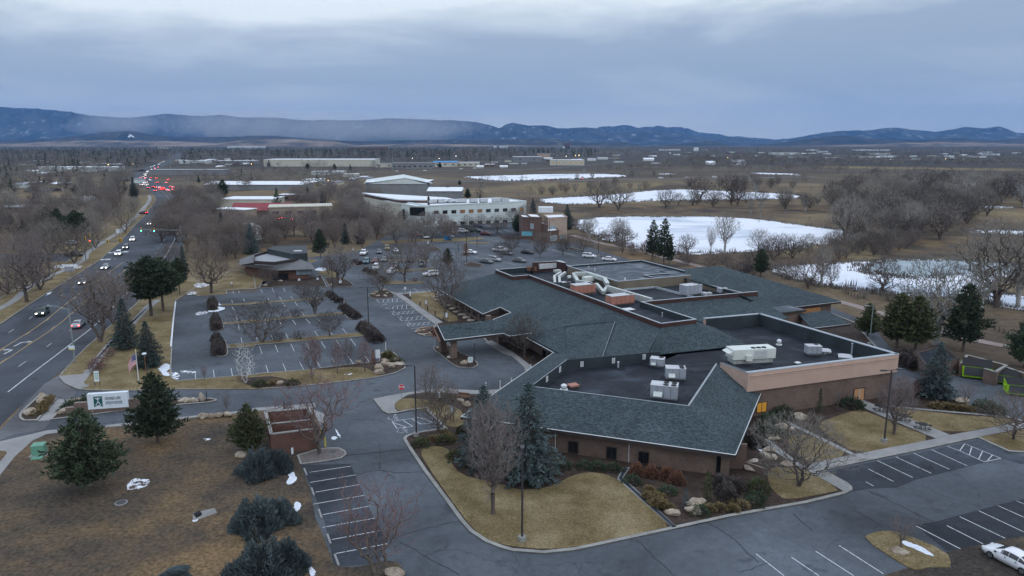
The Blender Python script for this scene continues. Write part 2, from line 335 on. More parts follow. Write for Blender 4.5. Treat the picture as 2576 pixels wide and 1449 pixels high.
def band(pts,w):
    L=[];R=[]
    for k,p in enumerate(pts):
        a=Vector(pts[max(k-1,0)][:2]); b=Vector(pts[min(k+1,len(pts)-1)][:2]); d=(b-a).normalized(); n=Vector((-d.y,d.x))
        wl,wr=(w,w) if not hasattr(w,'__len__') else w
        L.append((p[0]+n.x*wl,p[1]+n.y*wl,0)); R.append((p[0]-n.x*wr,p[1]-n.y*wr,0))
    return L,R
def strip(mb,pts,w,z):
    L,R=band(pts,w)
    for k in range(len(pts)-1): mb.poly([(L[k][0],L[k][1],z),(R[k][0],R[k][1],z),(R[k+1][0],R[k+1][1],z),(L[k+1][0],L[k+1][1],z)])
def catmull(pts,n=6):
    P=[pts[0]]+list(pts)+[pts[-1]]; o=[]
    for k in range(1,len(P)-2):
        p0,p1,p2,p3=[Vector((*p[:2],0)) for p in P[k-1:k+3]]
        for j in range(n):
            t=j/n; o.append(tuple(.5*((2*p1)+(p2-p0)*t+(2*p0-5*p1+4*p2-p3)*t*t+(3*p1-p0-3*p2+p3)*t**3)))
    o.append(tuple(pts[-1])); return o
# =============== THE SETTING ===============
g=MB().poly([(-26000,-300,0),(26000,-300,0),(26000,32000,0),(-26000,32000,0)]); struct(g.build('ground','field_grass'))
# main road: centre line of the turning lane
RC=[(-45,-60),(-62,20),(-72,60),(-83.5,97),(-91.3,129),(-96,148),(-102.8,169),(-109.8,192),(-121.5,231),(-129,252),(-149,304),(-163,338),(-177,374),(-198,425),(-224,486),(-247,533),(-290,610),(-345,700),(-420,830),(-470,940),(-555,1147),(-635,1350),(-717,1561),(-900,2000),(-1200,2700)]
RCS=catmull(RC,5)
rd=MB(); strip(rd,RCS,(9.6,13.4),.02); struct(rd.build('main_road','asphalt_road'))
mk=MB(); my=MB()
def offs(off,y0,y1,w,mb,dash=None,z=.032):
    L,_=band(RCS,(-off,0)); pts=[p for p in L if y0<=p[1]<=y1]
    if not dash: strip(mb,pts,w/2,z); return
    P=[];acc=0
    for a,b in zip(pts,pts[1:]):
        n=max(1,int(math.dist(a,b)/.5))
        for j in range(n): P.append((a[0]+(b[0]-a[0])*j/n,a[1]+(b[1]-a[1])*j/n))
    on=[];s=dash[2]
    for a,b in zip(P,P[1:]):
        s+=math.dist(a,b); ph=s%dash[0]
        if ph<dash[1]: on.append(a)
        elif on:
            if len(on)>1: strip(mb,on,w/2,z)
            on=[]
offs(9.1,100,620,.12,mk) if False else None
offs(9.3,104,620,.2,mk); offs(5.6,40,900,.13,mk,(12.2,3.4,3)); offs(-5.6,40,900,.13,mk,(12.2,3.4,9))
offs(1.85,30,235,.12,my); offs(-1.85,30,235,.12,my); offs(1.60,30,235,.1,my,(12,3,2)); offs(-1.60,30,235,.1,my,(12,3,6))
offs(1.85,300,600,.12,my); offs(-1.85,300,600,.12,my)
# turn arrows in the centre lane
def arrow(mb,c,ang,flip):
    a=math.radians(ang)
    def T(x,y): x=x*flip; return (c[0]+x*math.cos(a)-y*math.sin(a),c[1]+x*math.sin(a)+y*math.cos(a),.034)
    mb.poly([T(-.15,-1.9),(T(.15,-1.9)),T(.15,.6),T(-.15,.6)]); mb.poly([T(-.15,.6),T(.15,.6),T(.15,1.0),T(-.9,1.3),T(-.9,1.0)]); mb.poly([T(-.9,.55),T(-.9,1.75),T(-1.75,1.15)])
arrow(mk,V('B0',195,1195),8,-1); arrow(mk,V('B0',95,1272),8,1)
# crossing markings at the signal
for k in range(7):
    a=V('B0',915+k*8,335-k*8); b=V('B0',1010+k*10,340-k*8)
    mk.poly([a[:2]+(.033,),b[:2]+(.033,),(b[0],b[1]+1.0,.033),(a[0],a[1]+1.0,.033)])
for x,y in ((1020,350),(1085,347),(1160,275),(1265,270),(1100,280)):
    p=V('B0',x,y); mk.box((p[0],p[1],.035),(1.6,2.6,.004),.3)
# side street on the left
ss=MB(); sp=catmull([V('B0',-900,330),V('B0',0,330),V('B0',600,325),V('B0',860,320),V('B0',1050,315)],4); strip(ss,sp,8.5,.024); struct(ss.build('side_street','asphalt_road'))
# site asphalt
sheet('parking_lot',DL(0,[(0,1112),(60,1010),(150,942),(170,978),(250,984),(430,982),(430,940),(443,758),(480,738),(640,733),(760,650),(900,632),(960,600),(1000,575),(1130,560),(1300,553),(1345,565),(1465,605),(1600,645),(1730,690)])
   +[(70,190,0),(75,150,0)]+DL(0,[(2290,935),(2576,965),(2760,1010),(3100,1500),(3000,1900),(800,1900),(830,1449),(760,1180),(730,1060),(430,1090),(0,1205)]),.021,'asphalt_lot')
sheet('driveway_apron',VL(0,('C0',[(-200,1240),(0,1060),(440,600),(600,500),(592,540),(660,600),(780,655),(716,748),(440,1050),(150,1100),(-100,1200)])),.026,'asphalt_apron')
# darker resurfaced stall bays
sheet('parking_lot_resurfaced',VL(0,('D1',[(445,335),(560,560),(690,900),(790,1365),(1230,1320),(1330,1110),(1180,850),(1050,560),(950,320)])),.027,'asphalt_dark')
sheet('parking_lot_resurfaced',VL(0,('D3',[(580,405),(840,545),(860,600),(1000,575),(1300,560),(1500,480),(2010,350),(2350,270),(2576,330),(2576,250),(2420,205),(2110,80),(1500,215),(960,320)])),.027,'asphalt_dark')
sheet('parking_lot_resurfaced',VL(0,('D3',[(1480,940),(1700,900),(2330,730),(2900,600),(3300,900),(2700,1060),(2400,1090),(1960,1190),(1800,1200)])),.027,'asphalt_dark')
sheet('parking_lot_resurfaced',VL(0,('A1',[(1770,1240),(2576,1290),(2576,1410),(2300,1370),(1900,1405),(1640,1390),(1500,1330)]),('A2',[(0,1400)]))if False else VL(0,('A1',[(1770,1250),(2700,1290),(2700,1380),(2300,1375),(2000,1405),(1640,1395),(1500,1330)])),.027,'asphalt_dark')
# building pad: mulch bed behind the kerb
pad=VL(0,('C1',[(1480,1150),(1500,1125),(1560,1100),(1700,1070),(1890,1045),(1700,845),(1560,865),(1400,895),(1330,900),(1270,870),(1180,752),(1420,705),(1700,660),(1900,645),(2150,668),(2300,665),(2450,655)]))
pad+=DL(0,[(1290,958),(1326,938),(1320,925),(1288,893),(1262,884),(1220,858),(1200,830),(1109,836)])
pad+=VL(0,('B1',[(1650,1110),(1590,1075),(1640,1055),(1770,1040),(1810,1005),(1500,770),(1340,668),(1420,690),(1830,668)]))
pad+=[(-18,178,0),(0,190,0),(40,206,0),(60,200,0)]+DL(0,[(2300,960),(2240,930),(2262,921),(2320,936),(2400,940)])if False else [(-18,178,0),(0,190,0),(40,206,0),(66,190,0),(72,150,0)]
pad+=VL(0,('C3',[(1280,430),(1300,460),(1100,640),(1500,640),(1700,700),(2100,830),(2300,900),(2430,930),(2700,1010),(2900,1100)]))
pad+=VL(0,('D3',[(2900,230),(2576,215),(2420,205),(2250,130),(2110,65),(1500,195),(960,305),(560,392),(800,520),(845,560),(850,590),(780,628),(400,722),(0,792)]))
pad+=VL(0,('D2',[(2200,860),(1660,978),(1400,1035),(940,1135),(640,1198),(320,1232),(0,1208)]))
pad+=VL(0,('D1',[(2450,1172),(2300,1112),(2150,1012),(2050,900),(1900,690),(1700,420),(1540,180),(1485,90)]))
sheet('planting_bed',pad,.12,'mulch',True,.16,0,.42)
def lawn(name,pts,z=.145,mat='lawn_tan',kerb=False,smooth=1): return sheet(name,pts,z,mat,kerb,.17,smooth)
lawn('lawn',VL(0,('D1',[(1635,195),(1760,150),(1900,160),(1985,230),(1960,320),(2060,440),(2300,500),(2576,570)]),('D2',[(60,590),(200,588),(340,570),(480,520),(580,460),(700,425),(820,415),(960,440),(1065,490),(1350,720),(1610,955),(1390,1010),(930,1105),(640,1170),(320,1192),(0,1160)]),('D1',[(2470,1140),(2310,1085),(2170,975),(1960,690),(1760,400)])))
lawn('lawn',VL(0,('D3',[(0,390),(90,365),(250,372),(390,395),(735,592),(600,622),(180,700),(60,610),(0,520)])))
lawn('lawn',VL(0,('C3',[(480,1010),(700,920),(870,870),(955,862),(1300,1010),(1680,1152),(1300,1230),(880,1310),(620,1130)])))
lawn('lawn',VL(0,('C3',[(260,1100),(400,1120),(600,1190),(830,1318),(430,1398),(330,1330),(180,1200)])))
lawn('lawn',VL(0,('C3',[(1260,835),(1340,850),(1650,885),(2000,920),(2420,945),(2465,995),(1830,1112),(1460,965),(1300,900)])))
lawn('lawn',VL(0,('D3',[(2125,60),(2400,12),(2900,-80),(2900,215),(2576,205),(2430,195),(2260,120)])),smooth=0)
lawn('lawn',VL(0,('C1',[(1395,820),(1410,780),(1500,740),(1700,760),(1850,780),(2050,850),(2100,930),(2080,1030),(1900,1035),(1705,843),(1430,880)])))
lawn('lawn',VL(0,('B1',[(1465,700),(1830,672),(1800,740),(1860,820),(2080,960),(1890,985)])),smooth=1)
def walk(pts,z=.155): return sheet('sidewalk',pts,z,'concrete')
walk(VL(0,('C3',[(865,775),(960,765),(1200,860),(1450,962),(1830,1115),(1690,1152),(1300,990),(1000,860)])))
walk(VL(0,('C3',[(360,1449),(430,1402),(870,1312),(1690,1154),(1830,1117),(2470,1000),(2900,930),(2900,985),(2576,1045),(2110,1138),(960,1372),(560,1462)])))
walk(VL(0,('D3',[(350,372),(365,350),(560,388),(800,522),(838,560),(838,585),(770,612),(735,592),(395,395)])),.157)
walk(VL(0,('C3',[(-100,1120),(10,1165),(350,1430),(340,1460),(0,1240),(-120,1180)])),.153)
walk(VL(0,('C1',[(1190,752),(1420,710),(1700,663),(1900,650),(2300,670),(2440,660),(2440,700),(2050,705),(1900,690),(1700,685),(1530,710),(1430,770),(1397,800),(1400,850),(1430,882),(1400,890),(1335,893),(1275,862)])))
walk(VL(0,('B1',[(1345,668),(1420,692),(1470,705),(1880,985),(1800,1003),(1500,775)])))
walk(VL(0,('B1',[(1420,690),(1830,665),(1830,674),(1450,702)])),.158)
walk(DL(0,[(1220,862),(1236,858),(1288,886),(1340,925),(1322,936),(1318,925),(1288,897),(1262,888)]))
walk(VL(0,('D2',[(1110,372),(1190,365),(1118,470),(1665,972),(1600,962),(1058,482)])),.152)
ch=MB(); 
for a in ([(1150,372),(1090,476),(1635,970)],): strip(ch,[V('D2',*p) for p in a],.22,.16)
struct(ch.build('drain_channel','asphalt_dark'))
st2=MB(); strip(st2,[V('C3',*p) for p in ((100,945),(420,1100),(640,1205),(860,1315),(960,1370))],.35,.16); struct(st2.build('drain_channel','concrete'))
st3=MB(); strip(st3,[V('C3',*p) for p in ((1180,820),(1350,840),(1650,868),(2100,905),(2440,940),(2576,975))],.3,.162); struct(st3.build('garden_edging','concrete'))
# road verges
lawn('verge',VL(0,('C0',[(600,515),(625,480),(760,345)]),('B0',[(650,1449),(880,1220),(1130,1000)]))+[(-87.5,166,0),(-94,190,0),(-106,231,0),(-113,252,0)]+DL(0,[(470,700),(640,690),(760,650),(800,655),(700,700),(640,728),(480,733)])+VL(0,('B0',[(1770,765),(1740,1100),(1725,1449)]),('C0',[(1735,540),(1800,565),(2576,500)]),('C1',[(0,495),(320,470),(560,450),(900,405),(1240,370),(1235,290),(1300,272),(1385,278),(1440,330),(1500,400),(1505,440),(1400,490),(1200,535),(700,597),(400,627),(0,652)]),('C0',[(2576,652),(1700,655),(1300,668),(900,664),(780,650),(650,595),(600,540)])),.12,'lawn_tan',True,0)
sheet('planting_bed',VL(0,('C1',[(0,530),(200,520),(420,590),(420,620),(0,640)]),('C0',[(2576,640),(2440,590),(2480,540)])),.14,'mulch',smooth=1)
sheet('planting_bed',VL(0,('C1',[(560,452),(900,408),(1240,376),(1250,295),(1310,280),(1380,285),(1430,340),(1492,405),(1492,438),(1400,482),(1230,525),(1170,470),(1100,430),(900,430),(700,455)])),.14,'mulch',smooth=1)
walk(VL(0,('C0',[(605,520),(830,500),(1010,270),(1180,80)]),('B0',[(1130,1180),(1450,830),(1560,760),(1620,760),(1500,850),(1190,1190)]),('C0',[(1200,90),(1060,300),(840,590),(905,622),(800,648),(660,590),(600,535)])),.14)
lawn('verge',[(a[0],a[1],0) for a in band([p for p in RCS if 60<p[1]<262],(9.7,0))[0]]+[(a[0],a[1],0) for a in band([p for p in RCS if 60<p[1]<262],(19,0))[0]][::-1],.12,'lawn_tan',True,0)
pp=catmull([(p[0]-15.2-(2.2 if k%2 else 0),p[1],0) for k,p in enumerate(RC[2:11])],4); L_,R_=band(pp,.9); walk(L_+R_[::-1],.135)
lawn('verge',[(a[0],a[1],0) for a in band([p for p in RCS if 275<p[1]<520],(9.7,0))[0]]+[(a[0],a[1],0) for a in band([p for p in RCS if 275<p[1]<520],(22,0))[0]][::-1],.12,'lawn_tan',True,0)
pp=catmull([(p[0]-14.5,p[1],0) for p in RC[10:16]],4); L_,R_=band(pp,1.1); walk(L_+R_[::-1],.135)
lawn('verge',VL(0,('B0',[(620,375),(700,362),(860,360),(895,380),(700,500),(450,560),(200,560),(-400,640),(-400,420)])),.1,'lawn_tan',False,0)
# entrance medians
sheet('entrance_median',VL(0,('C0',[(190,915),(215,875),(300,795),(390,715),(430,706),(480,712),(580,745),(380,968),(230,970),(195,945)])),.13,'mulch',True,.17,0,.3)
sheet('entrance_median',VL(0,('C0',[(510,948),(690,755),(880,748),(1400,752),(1800,748),(2120,742),(2180,752),(2185,768),(2100,787),(1850,806),(1300,862),(500,962)])),.13,'mulch',True,.17,0,.3)
walk(VL(0,('C0',[(582,746),(688,756),(508,948),(498,962),(382,969)])),.06)
# south-west field
sheet('field',VL(0,('D0',[(-60,520),(150,252),(250,130),(330,92),(470,22)]),('C0',[(860,1052),(1340,1012),(1850,947),(2370,897)]),('C1',[(0,868),(90,868),(300,850),(560,845),(640,1000),(640,1240),(430,1320),(425,1370)]),('D1',[(445,325),(480,420),(540,565),(600,880),(665,1020),(740,1220),(785,1345),(850,1362),(1000,1365),(1200,1322),(1330,1305),(1420,1312),(1490,1395),(1470,1460),(1380,1700),(800,2400)]),('D0',[(-1600,3600),(-1800,1600)])),.07,'lawn_brown')
walk(VL(0,('C0',[(-300,1330),(0,1178),(480,1066),(870,1036),(1330,982),(1840,930),(2370,876)]),('C1',[(0,838),(270,822),(600,792),(600,830),(560,846),(300,850),(0,868)]),('C0',[(2370,896),(1850,946),(1340,1012),(860,1052),(470,1104),(330,1168),(150,1330),(-60,1596),(-360,2000),(-700,2000),(-300,1500)])),.10)
sheet('field',VL(0,('D0',[(-200,195),(0,195),(55,200),(72,215),(40,260),(-100,420),(-300,420)])),.11,'lawn_brown')
sheet('gravel_island',VL(0,('C1',[(410,1320),(600,1262),(720,1245),(840,1245),(900,1275),(915,1310),(860,1350),(700,1380),(560,1400),(445,1412)])),.13,'gravel',True,.17,0,.25)
sheet('enclosure_apron',VL(0,('C1',[(560,845),(700,900),(715,960),(640,1010),(600,1010)])),.05,'concrete')
# parking islands of the west lot
def isl(pts,mat='mulch',sm=1): return sheet('parking_island',pts,.13,mat,True,.17,sm,.16)
HI=[VL(0,('B0',p)) for p in ([(2098,775),(2120,750),(2170,750),(2182,780),(2182,865),(2150,872),(2110,865)],[(2118,950),(2160,925),(2235,945),(2252,1000),(2252,1060),(2190,1072),(2125,1060)],[(2138,1165),(2170,1140),(2265,1150),(2292,1230),(2297,1310),(2240,1332),(2160,1325),(2145,1290)])]
for h in HI: isl(h)
HE=[VL(0,('B1',p)) for p in ([(710,700),(760,690),(830,735),(885,780),(810,790),(760,775)],[(845,850),(900,840),(960,870),(1050,935),(1040,952),(930,952),(900,915)],[(1020,1040),(1080,1030),(1180,1090),(1268,1170),(1240,1190),(1150,1180),(1095,1130),(1050,1085)])]
for h in HE: isl(h)
for t0,p0,t1,p1 in (('B0',[(2220,800),(2400,795),(2576,782)],'B1',[(250,765),(530,742),(540,758),(250,780),(0,795)]),):
    isl(VL(0,('B0',[(2220,800),(2400,797),(2576,780)]),('B1',[(0,780),(250,765),(530,742),(700,738),(700,748),(250,780),(0,795)]),('B0',[(2500,808),(2230,815)])),'lawn_tan',0)
isl(VL(0,('B0',[(2258,985),(2576,955)]),('B1',[(0,965),(250,935),(600,905),(880,882),(905,900),(600,925),(250,955),(0,985)]),('B0',[(2560,985),(2258,1005)])),'lawn_tan',0)
isl(VL(0,('B0',[(2285,1210),(2576,1185)]),('B1',[(0,1180),(600,1125),(1060,1088),(1105,1095),(1085,1125),(600,1162),(0,1212)]),('B0',[(2560,1230),(2300,1245)])),'lawn_tan',0)
sheet('planting_bed',VL(0,('B1',[(30,640),(60,570),(600,520),(650,500),(700,590),(720,630),(400,615)]),),.12,'mulch',True,.16,0,.2)
lawn('lawn',VL(0,('B1',[(600,470),(800,440),(850,530),(700,520)])),.14)
isl(VL(0,('B1',[(680,535),(860,525),(940,570),(985,608),(960,625),(745,632)])),'mulch',0)
lawn('lawn',VL(0,('B1',[(380,240),(620,250),(750,330),(800,440),(600,480),(560,380)]),('B0',[(1800,620),(1900,500),(2400,420)]))if False else VL(0,('B0',[(1870,690),(1950,640),(2000,560),(2400,450),(2560,520),(2576,640),(2280,665),(2290,700),(2000,720)])),.135,'lawn_tan',True,0)
lawn('lawn',VL(0,('B1',[(0,120),(400,90),(700,160),(700,240),(520,250),(0,300)])),.1,'lawn_brown')
# drive islands near clinic
isl(VL(0,('B1',[(1130,700),(1180,680),(1260,660),(1350,668),(1410,728),(1350,740),(1180,750),(1135,725)])),'mulch',1)
isl(VL(0,('B1',[(1590,1075),(1640,1052),(1780,1045),(1850,1060),(1850,1125),(1690,1118),(1610,1095)])),'mulch',0)
isl(VL(0,('B1',[(1780,1240),(1830,1215),(1960,1215),(2060,1290),(2150,1330),(2230,1390),(2235,1420),(2180,1445),(2040,1440),(1960,1400),(1880,1330),(1800,1270)])),'mulch',0)
# north lot islands
isl(VL(0,('B1',[(965,390),(1020,380),(1085,405),(1010,418)])),'mulch',0)
isl(VL(0,('B1',[(1075,460),(1130,450),(1230,505),(1200,517),(1120,500)])),'mulch',0)
isl(VL(0,('B1',[(1225,565),(1330,565),(1690,570),(1690,590),(1300,602),(1250,590)])),'lawn_tan',0)
isl(VL(0,('B1',[(1270,455),(1600,450),(1800,430),(1800,445),(1620,465),(1290,478)])),'lawn_tan',0)
isl(VL(0,('B1',[(1080,365),(1700,345),(1760,375),(1720,375),(1650,360),(1100,378)])),'lawn_tan',0)
isl(VL(0,('B1',[(2085,400),(2160,370),(2290,405),(2250,430),(2120,425)])),'mulch',0)
isl(VL(0,('B1',[(1700,235),(1800,215),(1865,250),(1780,275)])),'mulch',0)
lawn('lawn',VL(0,('B1',[(1240,165),(1700,140),(1990,140),(2000,155),(1700,165),(1300,200)])),.12,smooth=0)
isl(VL(0,('B1',[(2110,182),(2200,176),(2350,180),(2340,190),(2150,192)])),'lawn_tan',0)
isl(VL(0,('A1',[(1700,1412),(2000,1395),(2260,1380),(2300,1398),(2190,1415),(2120,1425),(1800,1430)])),'lawn_tan',0)
isl(VL(0,('A1',[(2420,1370),(2576,1370),(2800,1400),(2600,1412),(2500,1405)])),'mulch',0)
isl(VL(0,('B2',[(540,238),(600,228),(720,265),(700,275)])),'mulch',0); isl(VL(0,('B2',[(860,318),(900,308),(985,325),(970,342)])),'mulch',0)
# ground between the north lot and the trail
sheet('verge',VL(0,('A2',[(-60,1400),(100,1395),(330,1440),(640,1440)]),('B2',[(690,198),(1180,350),(1750,470),(2300,620),(2200,440),(1500,300),(900,150),(640,80),(0,130)])),.05,'lawn_brown')
# parking lot south-east island
sheet('parking_island',VL(0,('D3',[(950,1075),(1050,1020),(1180,1000),(1330,1020),(1800,1210),(1850,1360),(1780,1372),(1650,1360),(1500,1400),(1380,1360)])),.12,'lawn_tan',smooth=1)
sheet('field',VL(0,('D3',[(1800,1210),(2160,1130),(2400,1080),(2900,1000),(3600,1800),(1200,1800),(1180,1440),(1400,1375),(1850,1370)])),.045,'lawn_brown')
sheet('field',VL(0,('D1',[(1380,1425),(1470,1410),(1480,1500),(1350,1500)])),.09,'mulch')
# stall lines
def line(t,a,b,w=.11,z=.04):
    p=Vector(V(t,*a)); r=Vector(V(t,*b)); d=(r-p).normalized(); n=Vector((-d.y,d.x,0))*w/2
    mk.poly([tuple(p-n+Vector((0,0,z))),tuple(r-n+Vector((0,0,z))),tuple(r+n+Vector((0,0,z))),tuple(p+n+Vector((0,0,z)))])
for a,b in (((540,408),(955,346)),((545,510),(1000,435)),((600,608),(1040,532)),((580,728),(1090,640)),((670,835),(1145,748)),((670,963),(1195,870)),((765,1085),(1250,995)),((805,1226),(1320,1128))): line('D1',a,b)
for a,b in (((1100,290),(1455,460)),((1285,252),(1643,418)),((1465,215),(1825,378)),((1645,180),(2003,342)),((1805,146),(1935,195)),((1010,375),(1262,500)),((985,505),(1060,545)),((1975,118),(2343,267)),((1925,190),(2175,302)),((2175,302),(2343,267)),((1980,118),(1930,190)),((2052,148),(2025,235)),((2158,196),(2120,275)),((2258,234),(2205,295)),
  ((-120,1230),(160,1449)),((235,1262),(510,1449)),((480,1203),(860,1449)),((715,1145),(1160,1430)),((1490,948),(1955,1190)),((1800,945),(2165,1130)),((1928,855),(2387,1073)),((2120,795),(2576,1010)),((2315,745),(2800,960)),((2505,698),(3000,905)),((2700,650),(3200,850))): line('D3',a,b)
LL=[((1945,1449-1),(1950,1449))]
# west lot: three double rows, lines read off row by row
for t,a,b in [('C1',(98,403),(125,483)),('C1',(270,387),(303,467)),('C1',(438,371),(478,447)),('C1',(608,358),(650,430)),('C1',(765,338),(805,395)),('C1',(930,322),(980,392)),('C1',(1092,307),(1136,370)),
 ('C0',(2500,420),(2525,500)),('C0',(2325,437),(2340,517)),('C0',(2147,453),(2157,533)),('C0',(1965,470),(1968,550)),
 ('C1',(36,217),(60,292)),('C1',(193,202),(222,277)),('C1',(350,191),(385,265)),('C1',(502,178),(540,248)),('C1',(655,166),(698,236)),('C1',(806,153),(853,222)),('C1',(952,140),(1003,209)),
 ('C0',(2425,125),(2440,200)),('C1',(3,115),(15,167)),('C1',(150,100),(172,155)),('C1',(300,87),(325,140)),('C1',(445,75),(473,128)),('C1',(592,62),(626,117)),('C1',(747,70),(772,105)),('C1',(872,38),(915,90)),
 ('B1',(235,970),(262,1018)),('B1',(368,958),(402,1005)),('B1',(503,947),(546,995)),('B1',(65,895),(75,920)),('B1',(195,893),(228,925)),('B1',(325,880),(355,923)),('B1',(452,870),(489,912)),('B1',(90,985),(110,1030)),('B1',(610,935),(650,980)),
 ('B1',(143,790),(170,830)),('B1',(265,782),(296,824)),('B1',(388,773),(420,815)),('B1',(513,767),(543,808)),('B1',(640,765),(660,795)),('B1',(120,735),(130,755)),('B1',(235,725),(258,755)),('B1',(350,717),(375,751)),('B1',(465,712),(492,742)),
 ('B1',(50,650),(63,683)),('B1',(163,640),(180,675)),('B1',(275,635),(293,668)),('B1',(386,631),(407,662)),('B0',(2375,925),(2390,958)),('B0',(2335,825),(2355,858)),('B0',(2400,1000),(2408,1055)),('B0',(2330,755),(2340,785)),('B0',(2450,740),(2458,770)),
 ('B0',(2402,665),(2408,685)),('B0',(2345,668),(2349,690))]: line(t,a,b,.1)
for a,b in (((1475,648),(1518,680)),((1588,640),(1638,675)),((1700,632),(1750,667)),((1400,550),(1440,575)),((1500,540),(1540,570)),((1310,555),(1335,578))): line('B1',a,b,.1)
for k in range(16):
    x=480+k*62; line('B1',(1330+k*22,300-k*0),(1355+k*22,318),.09) if k<14 else None
for k in range(11): line('B2',(250+k*34,215+k*7),(310+k*34,236+k*8),.09)
for k in range(12): line('A1',(1560+k*85,1330-k*2),(1600+k*90,1362-k*2),.1)
for k in range(8): line('B1',(2160+k*55,310+k*10),(2230+k*55,335+k*10),.1)
# accessible stalls by the north walk
hc=[(1210,752,1432,742),(1240,782,1480,770),(1300,835,1530,800),(1340,848,1570,845),(1370,886,1600,862),(1385,905,1625,885),(1445,945,1690,915),(1470,967,1720,948),(1520,1000,1760,975),(1535,1022,1790,995),(1560,1045,1805,1010)]
for a in hc: line('B1',a[:2],a[2:],.11)
for (x0,y0,x1,y1),(u0,v0,u1,v1) in ((hc[1],hc[0]),(hc[3],hc[2]),(hc[5],hc[4]),(hc[7],hc[6]),(hc[9],hc[8])):
    line('B1',(x0,y0),(u0,v0),.11)
    for f in (.15,.35,.55,.75):
        line('B1',(x0+(x1-x0)*f,y0+(y1-y0)*f),(u0+(u1-u0)*(f+.2),v0+(v1-v0)*(f+.2)),.11)
for a,b in (((1370,972),(1640,932)),((1370,972),(1418,1043)),((1418,1043),(1580,1022)),((1478,962),(1580,1022)),((1380,985),(1520,1032)),((1560,942),(1660,1000)),((1640,932),(1790,985)),((1660,1000),(1790,985)),((1640,932),(1750,955))): line('C1',a,b,.12)
def wheelchair(t,x,y,s=1.0,ang=-.3):
    c=V(t,x,y); 
    def L2(pts,w=.075):
        P=[(c[0]+(a*math.cos(ang)-b*math.sin(ang))*s,c[1]+(a*math.sin(ang)+b*math.cos(ang))*s,0) for a,b in pts]; strip(mk,P,w/2,.042)
    L2([(.5*math.cos(k*PI/6)-.2,.5*math.sin(k*PI/6)-.2) for k in range(5,15)]); L2([(-.3,.9),(-.2,.1),(.4,.1),(.6,-.5),(.85,-.45)]); L2([(-.25,.5),(.3,.5)]); L2([(-.42,.95),(-.18,.95)],.26)
wheelchair('C1',1390,935,1.1); wheelchair('C1',1485,1065,1.1)
for x,y in ((1300,800),(1380,872),(1455,930),(1530,985),(1545,1002)): wheelchair('B1',x,y,.7)
struct(mk.build('painted_lines','paint_white')); struct(my.build('painted_lines','paint_yellow'))
struct(KERB.build('kerb','kerb_concrete'))
# sealed cracks in the near asphalt
ck=MB()
def crack(t,pts,w=.035):
    P=[V(t,*p) for p in pts]; o=[]
    for a,b in zip(P,P[1:]):
        n=6
        for j in range(n):
            f=j/n; o.append((a[0]+(b[0]-a[0])*f+random.gauss(0,.07),a[1]+(b[1]-a[1])*f+random.gauss(0,.07),0))
    o.append(P[-1]); strip(ck,o,w,.044)
for t,p in (('D1',[(900,240),(1150,215),(1500,180)]),('D1',[(550,550),(900,440),(1250,385),(1400,410),(1700,405)]),('D1',[(1200,230),(1240,330),(1250,385),(1300,400),(1400,470)]),('D1',[(1330,1090),(1600,1000),(1850,940),(2060,890)]),('D1',[(1450,1100),(1700,1250),(2050,1440)]),('D1',[(1700,1250),(1860,1180)]),('D1',[(700,900),(850,930),(930,1000)]),
  ('D2',[(1250,1090),(1400,1230),(1570,1390),(1640,1449)]),('D2',[(1980,920),(2200,1050),(2480,1320)]),('D3',[(260,820),(450,1000)]),('D3',[(850,780),(1150,950)]),('D3',[(1000,590),(1400,780),(1650,900)]),('D2',[(2300,1410),(2576,1320)]),
  ('B1',[(1300,880),(1360,960),(1450,985)]),('B1',[(1100,1160),(1400,1150),(1640,1160)]),('C1',[(1000,950),(1240,960),(1300,1000)]),('C1',[(1240,1180),(1250,1449)]),('C1',[(920,1310),(1480,1260)]),('C0',[(1900,280),(2200,320),(2500,300)]),('C0',[(1850,380),(2000,430),(2300,390)]),('C0',[(1900,180),(2100,160),(2400,190)])): crack(t,p)
struct(ck.build('sealed_cracks','crack_fill'))
# frozen ponds
def jag(pts,a,n=3):
    P=pts
    for _ in range(n):
        o=[]
        for k in range(len(P)):
            p=P[k];r=P[(k+1)%len(P)]; L=math.dist(p[:2],r[:2]); o.append(p); o.append(((p[0]+r[0])/2+random.gauss(0,a*L),(p[1]+r[1])/2+random.gauss(0,a*L),0))
        P=o
    return P
PONDS=[]
def addpond(P):
    PONDS.append(P); return P
def pond(pts,z=.03,mat='ice_snow'): return sheet('frozen_pond',addpond(jag(smoothpoly(DL(0,pts),1),.075,3)),z,mat)
pond([(1440,556),(1490,547),(1560,545),(1690,545),(1815,545),(1900,551),(1990,563),(2060,573),(2130,579),(2160,590),(2150,606),(2052,617),(1990,626),(1900,632),(1780,640),(1708,640),(1650,634),(1593,625),(1545,610),(1500,592),(1450,575)])
pond([(1950,672),(1975,668),(2072,663),(2182,657),(2282,652),(2407,654),(2480,656),(2576,664),(2576,690),(2500,700),(2440,745),(2357,747),(2257,742),(2207,737),(2157,729),(2082,720),(2030,708),(1985,697),(1940,685)])
pond([(2176,668),(2200,659),(2282,653),(2407,655),(2480,657),(2600,666),(2600,690),(2440,688),(2330,700),(2260,696),(2190,690),(2168,680)],.04,'ice_bare')
pond([(2480,738),(2500,733),(2576,746),(2700,760),(2700,800),(2576,781),(2507,771),(2480,755)])
pond([(1850,672),(1870,671),(1888,676),(1886,683),(1862,684)])
pond([(1355,500),(1420,496),(1473,494),(1530,490),(1575,486),(1638,479),(1708,476),(1813,480),(1932,485),(2010,490),(2025,496),(1990,500),(1813,502),(1700,505),(1608,506),(1530,512),(1413,514),(1355,508)])
pond([(1149,445),(1231,442),(1363,438),(1513,437),(1575,440),(1585,445),(1510,447),(1440,449),(1348,453),(1288,456),(1244,455),(1190,450)])
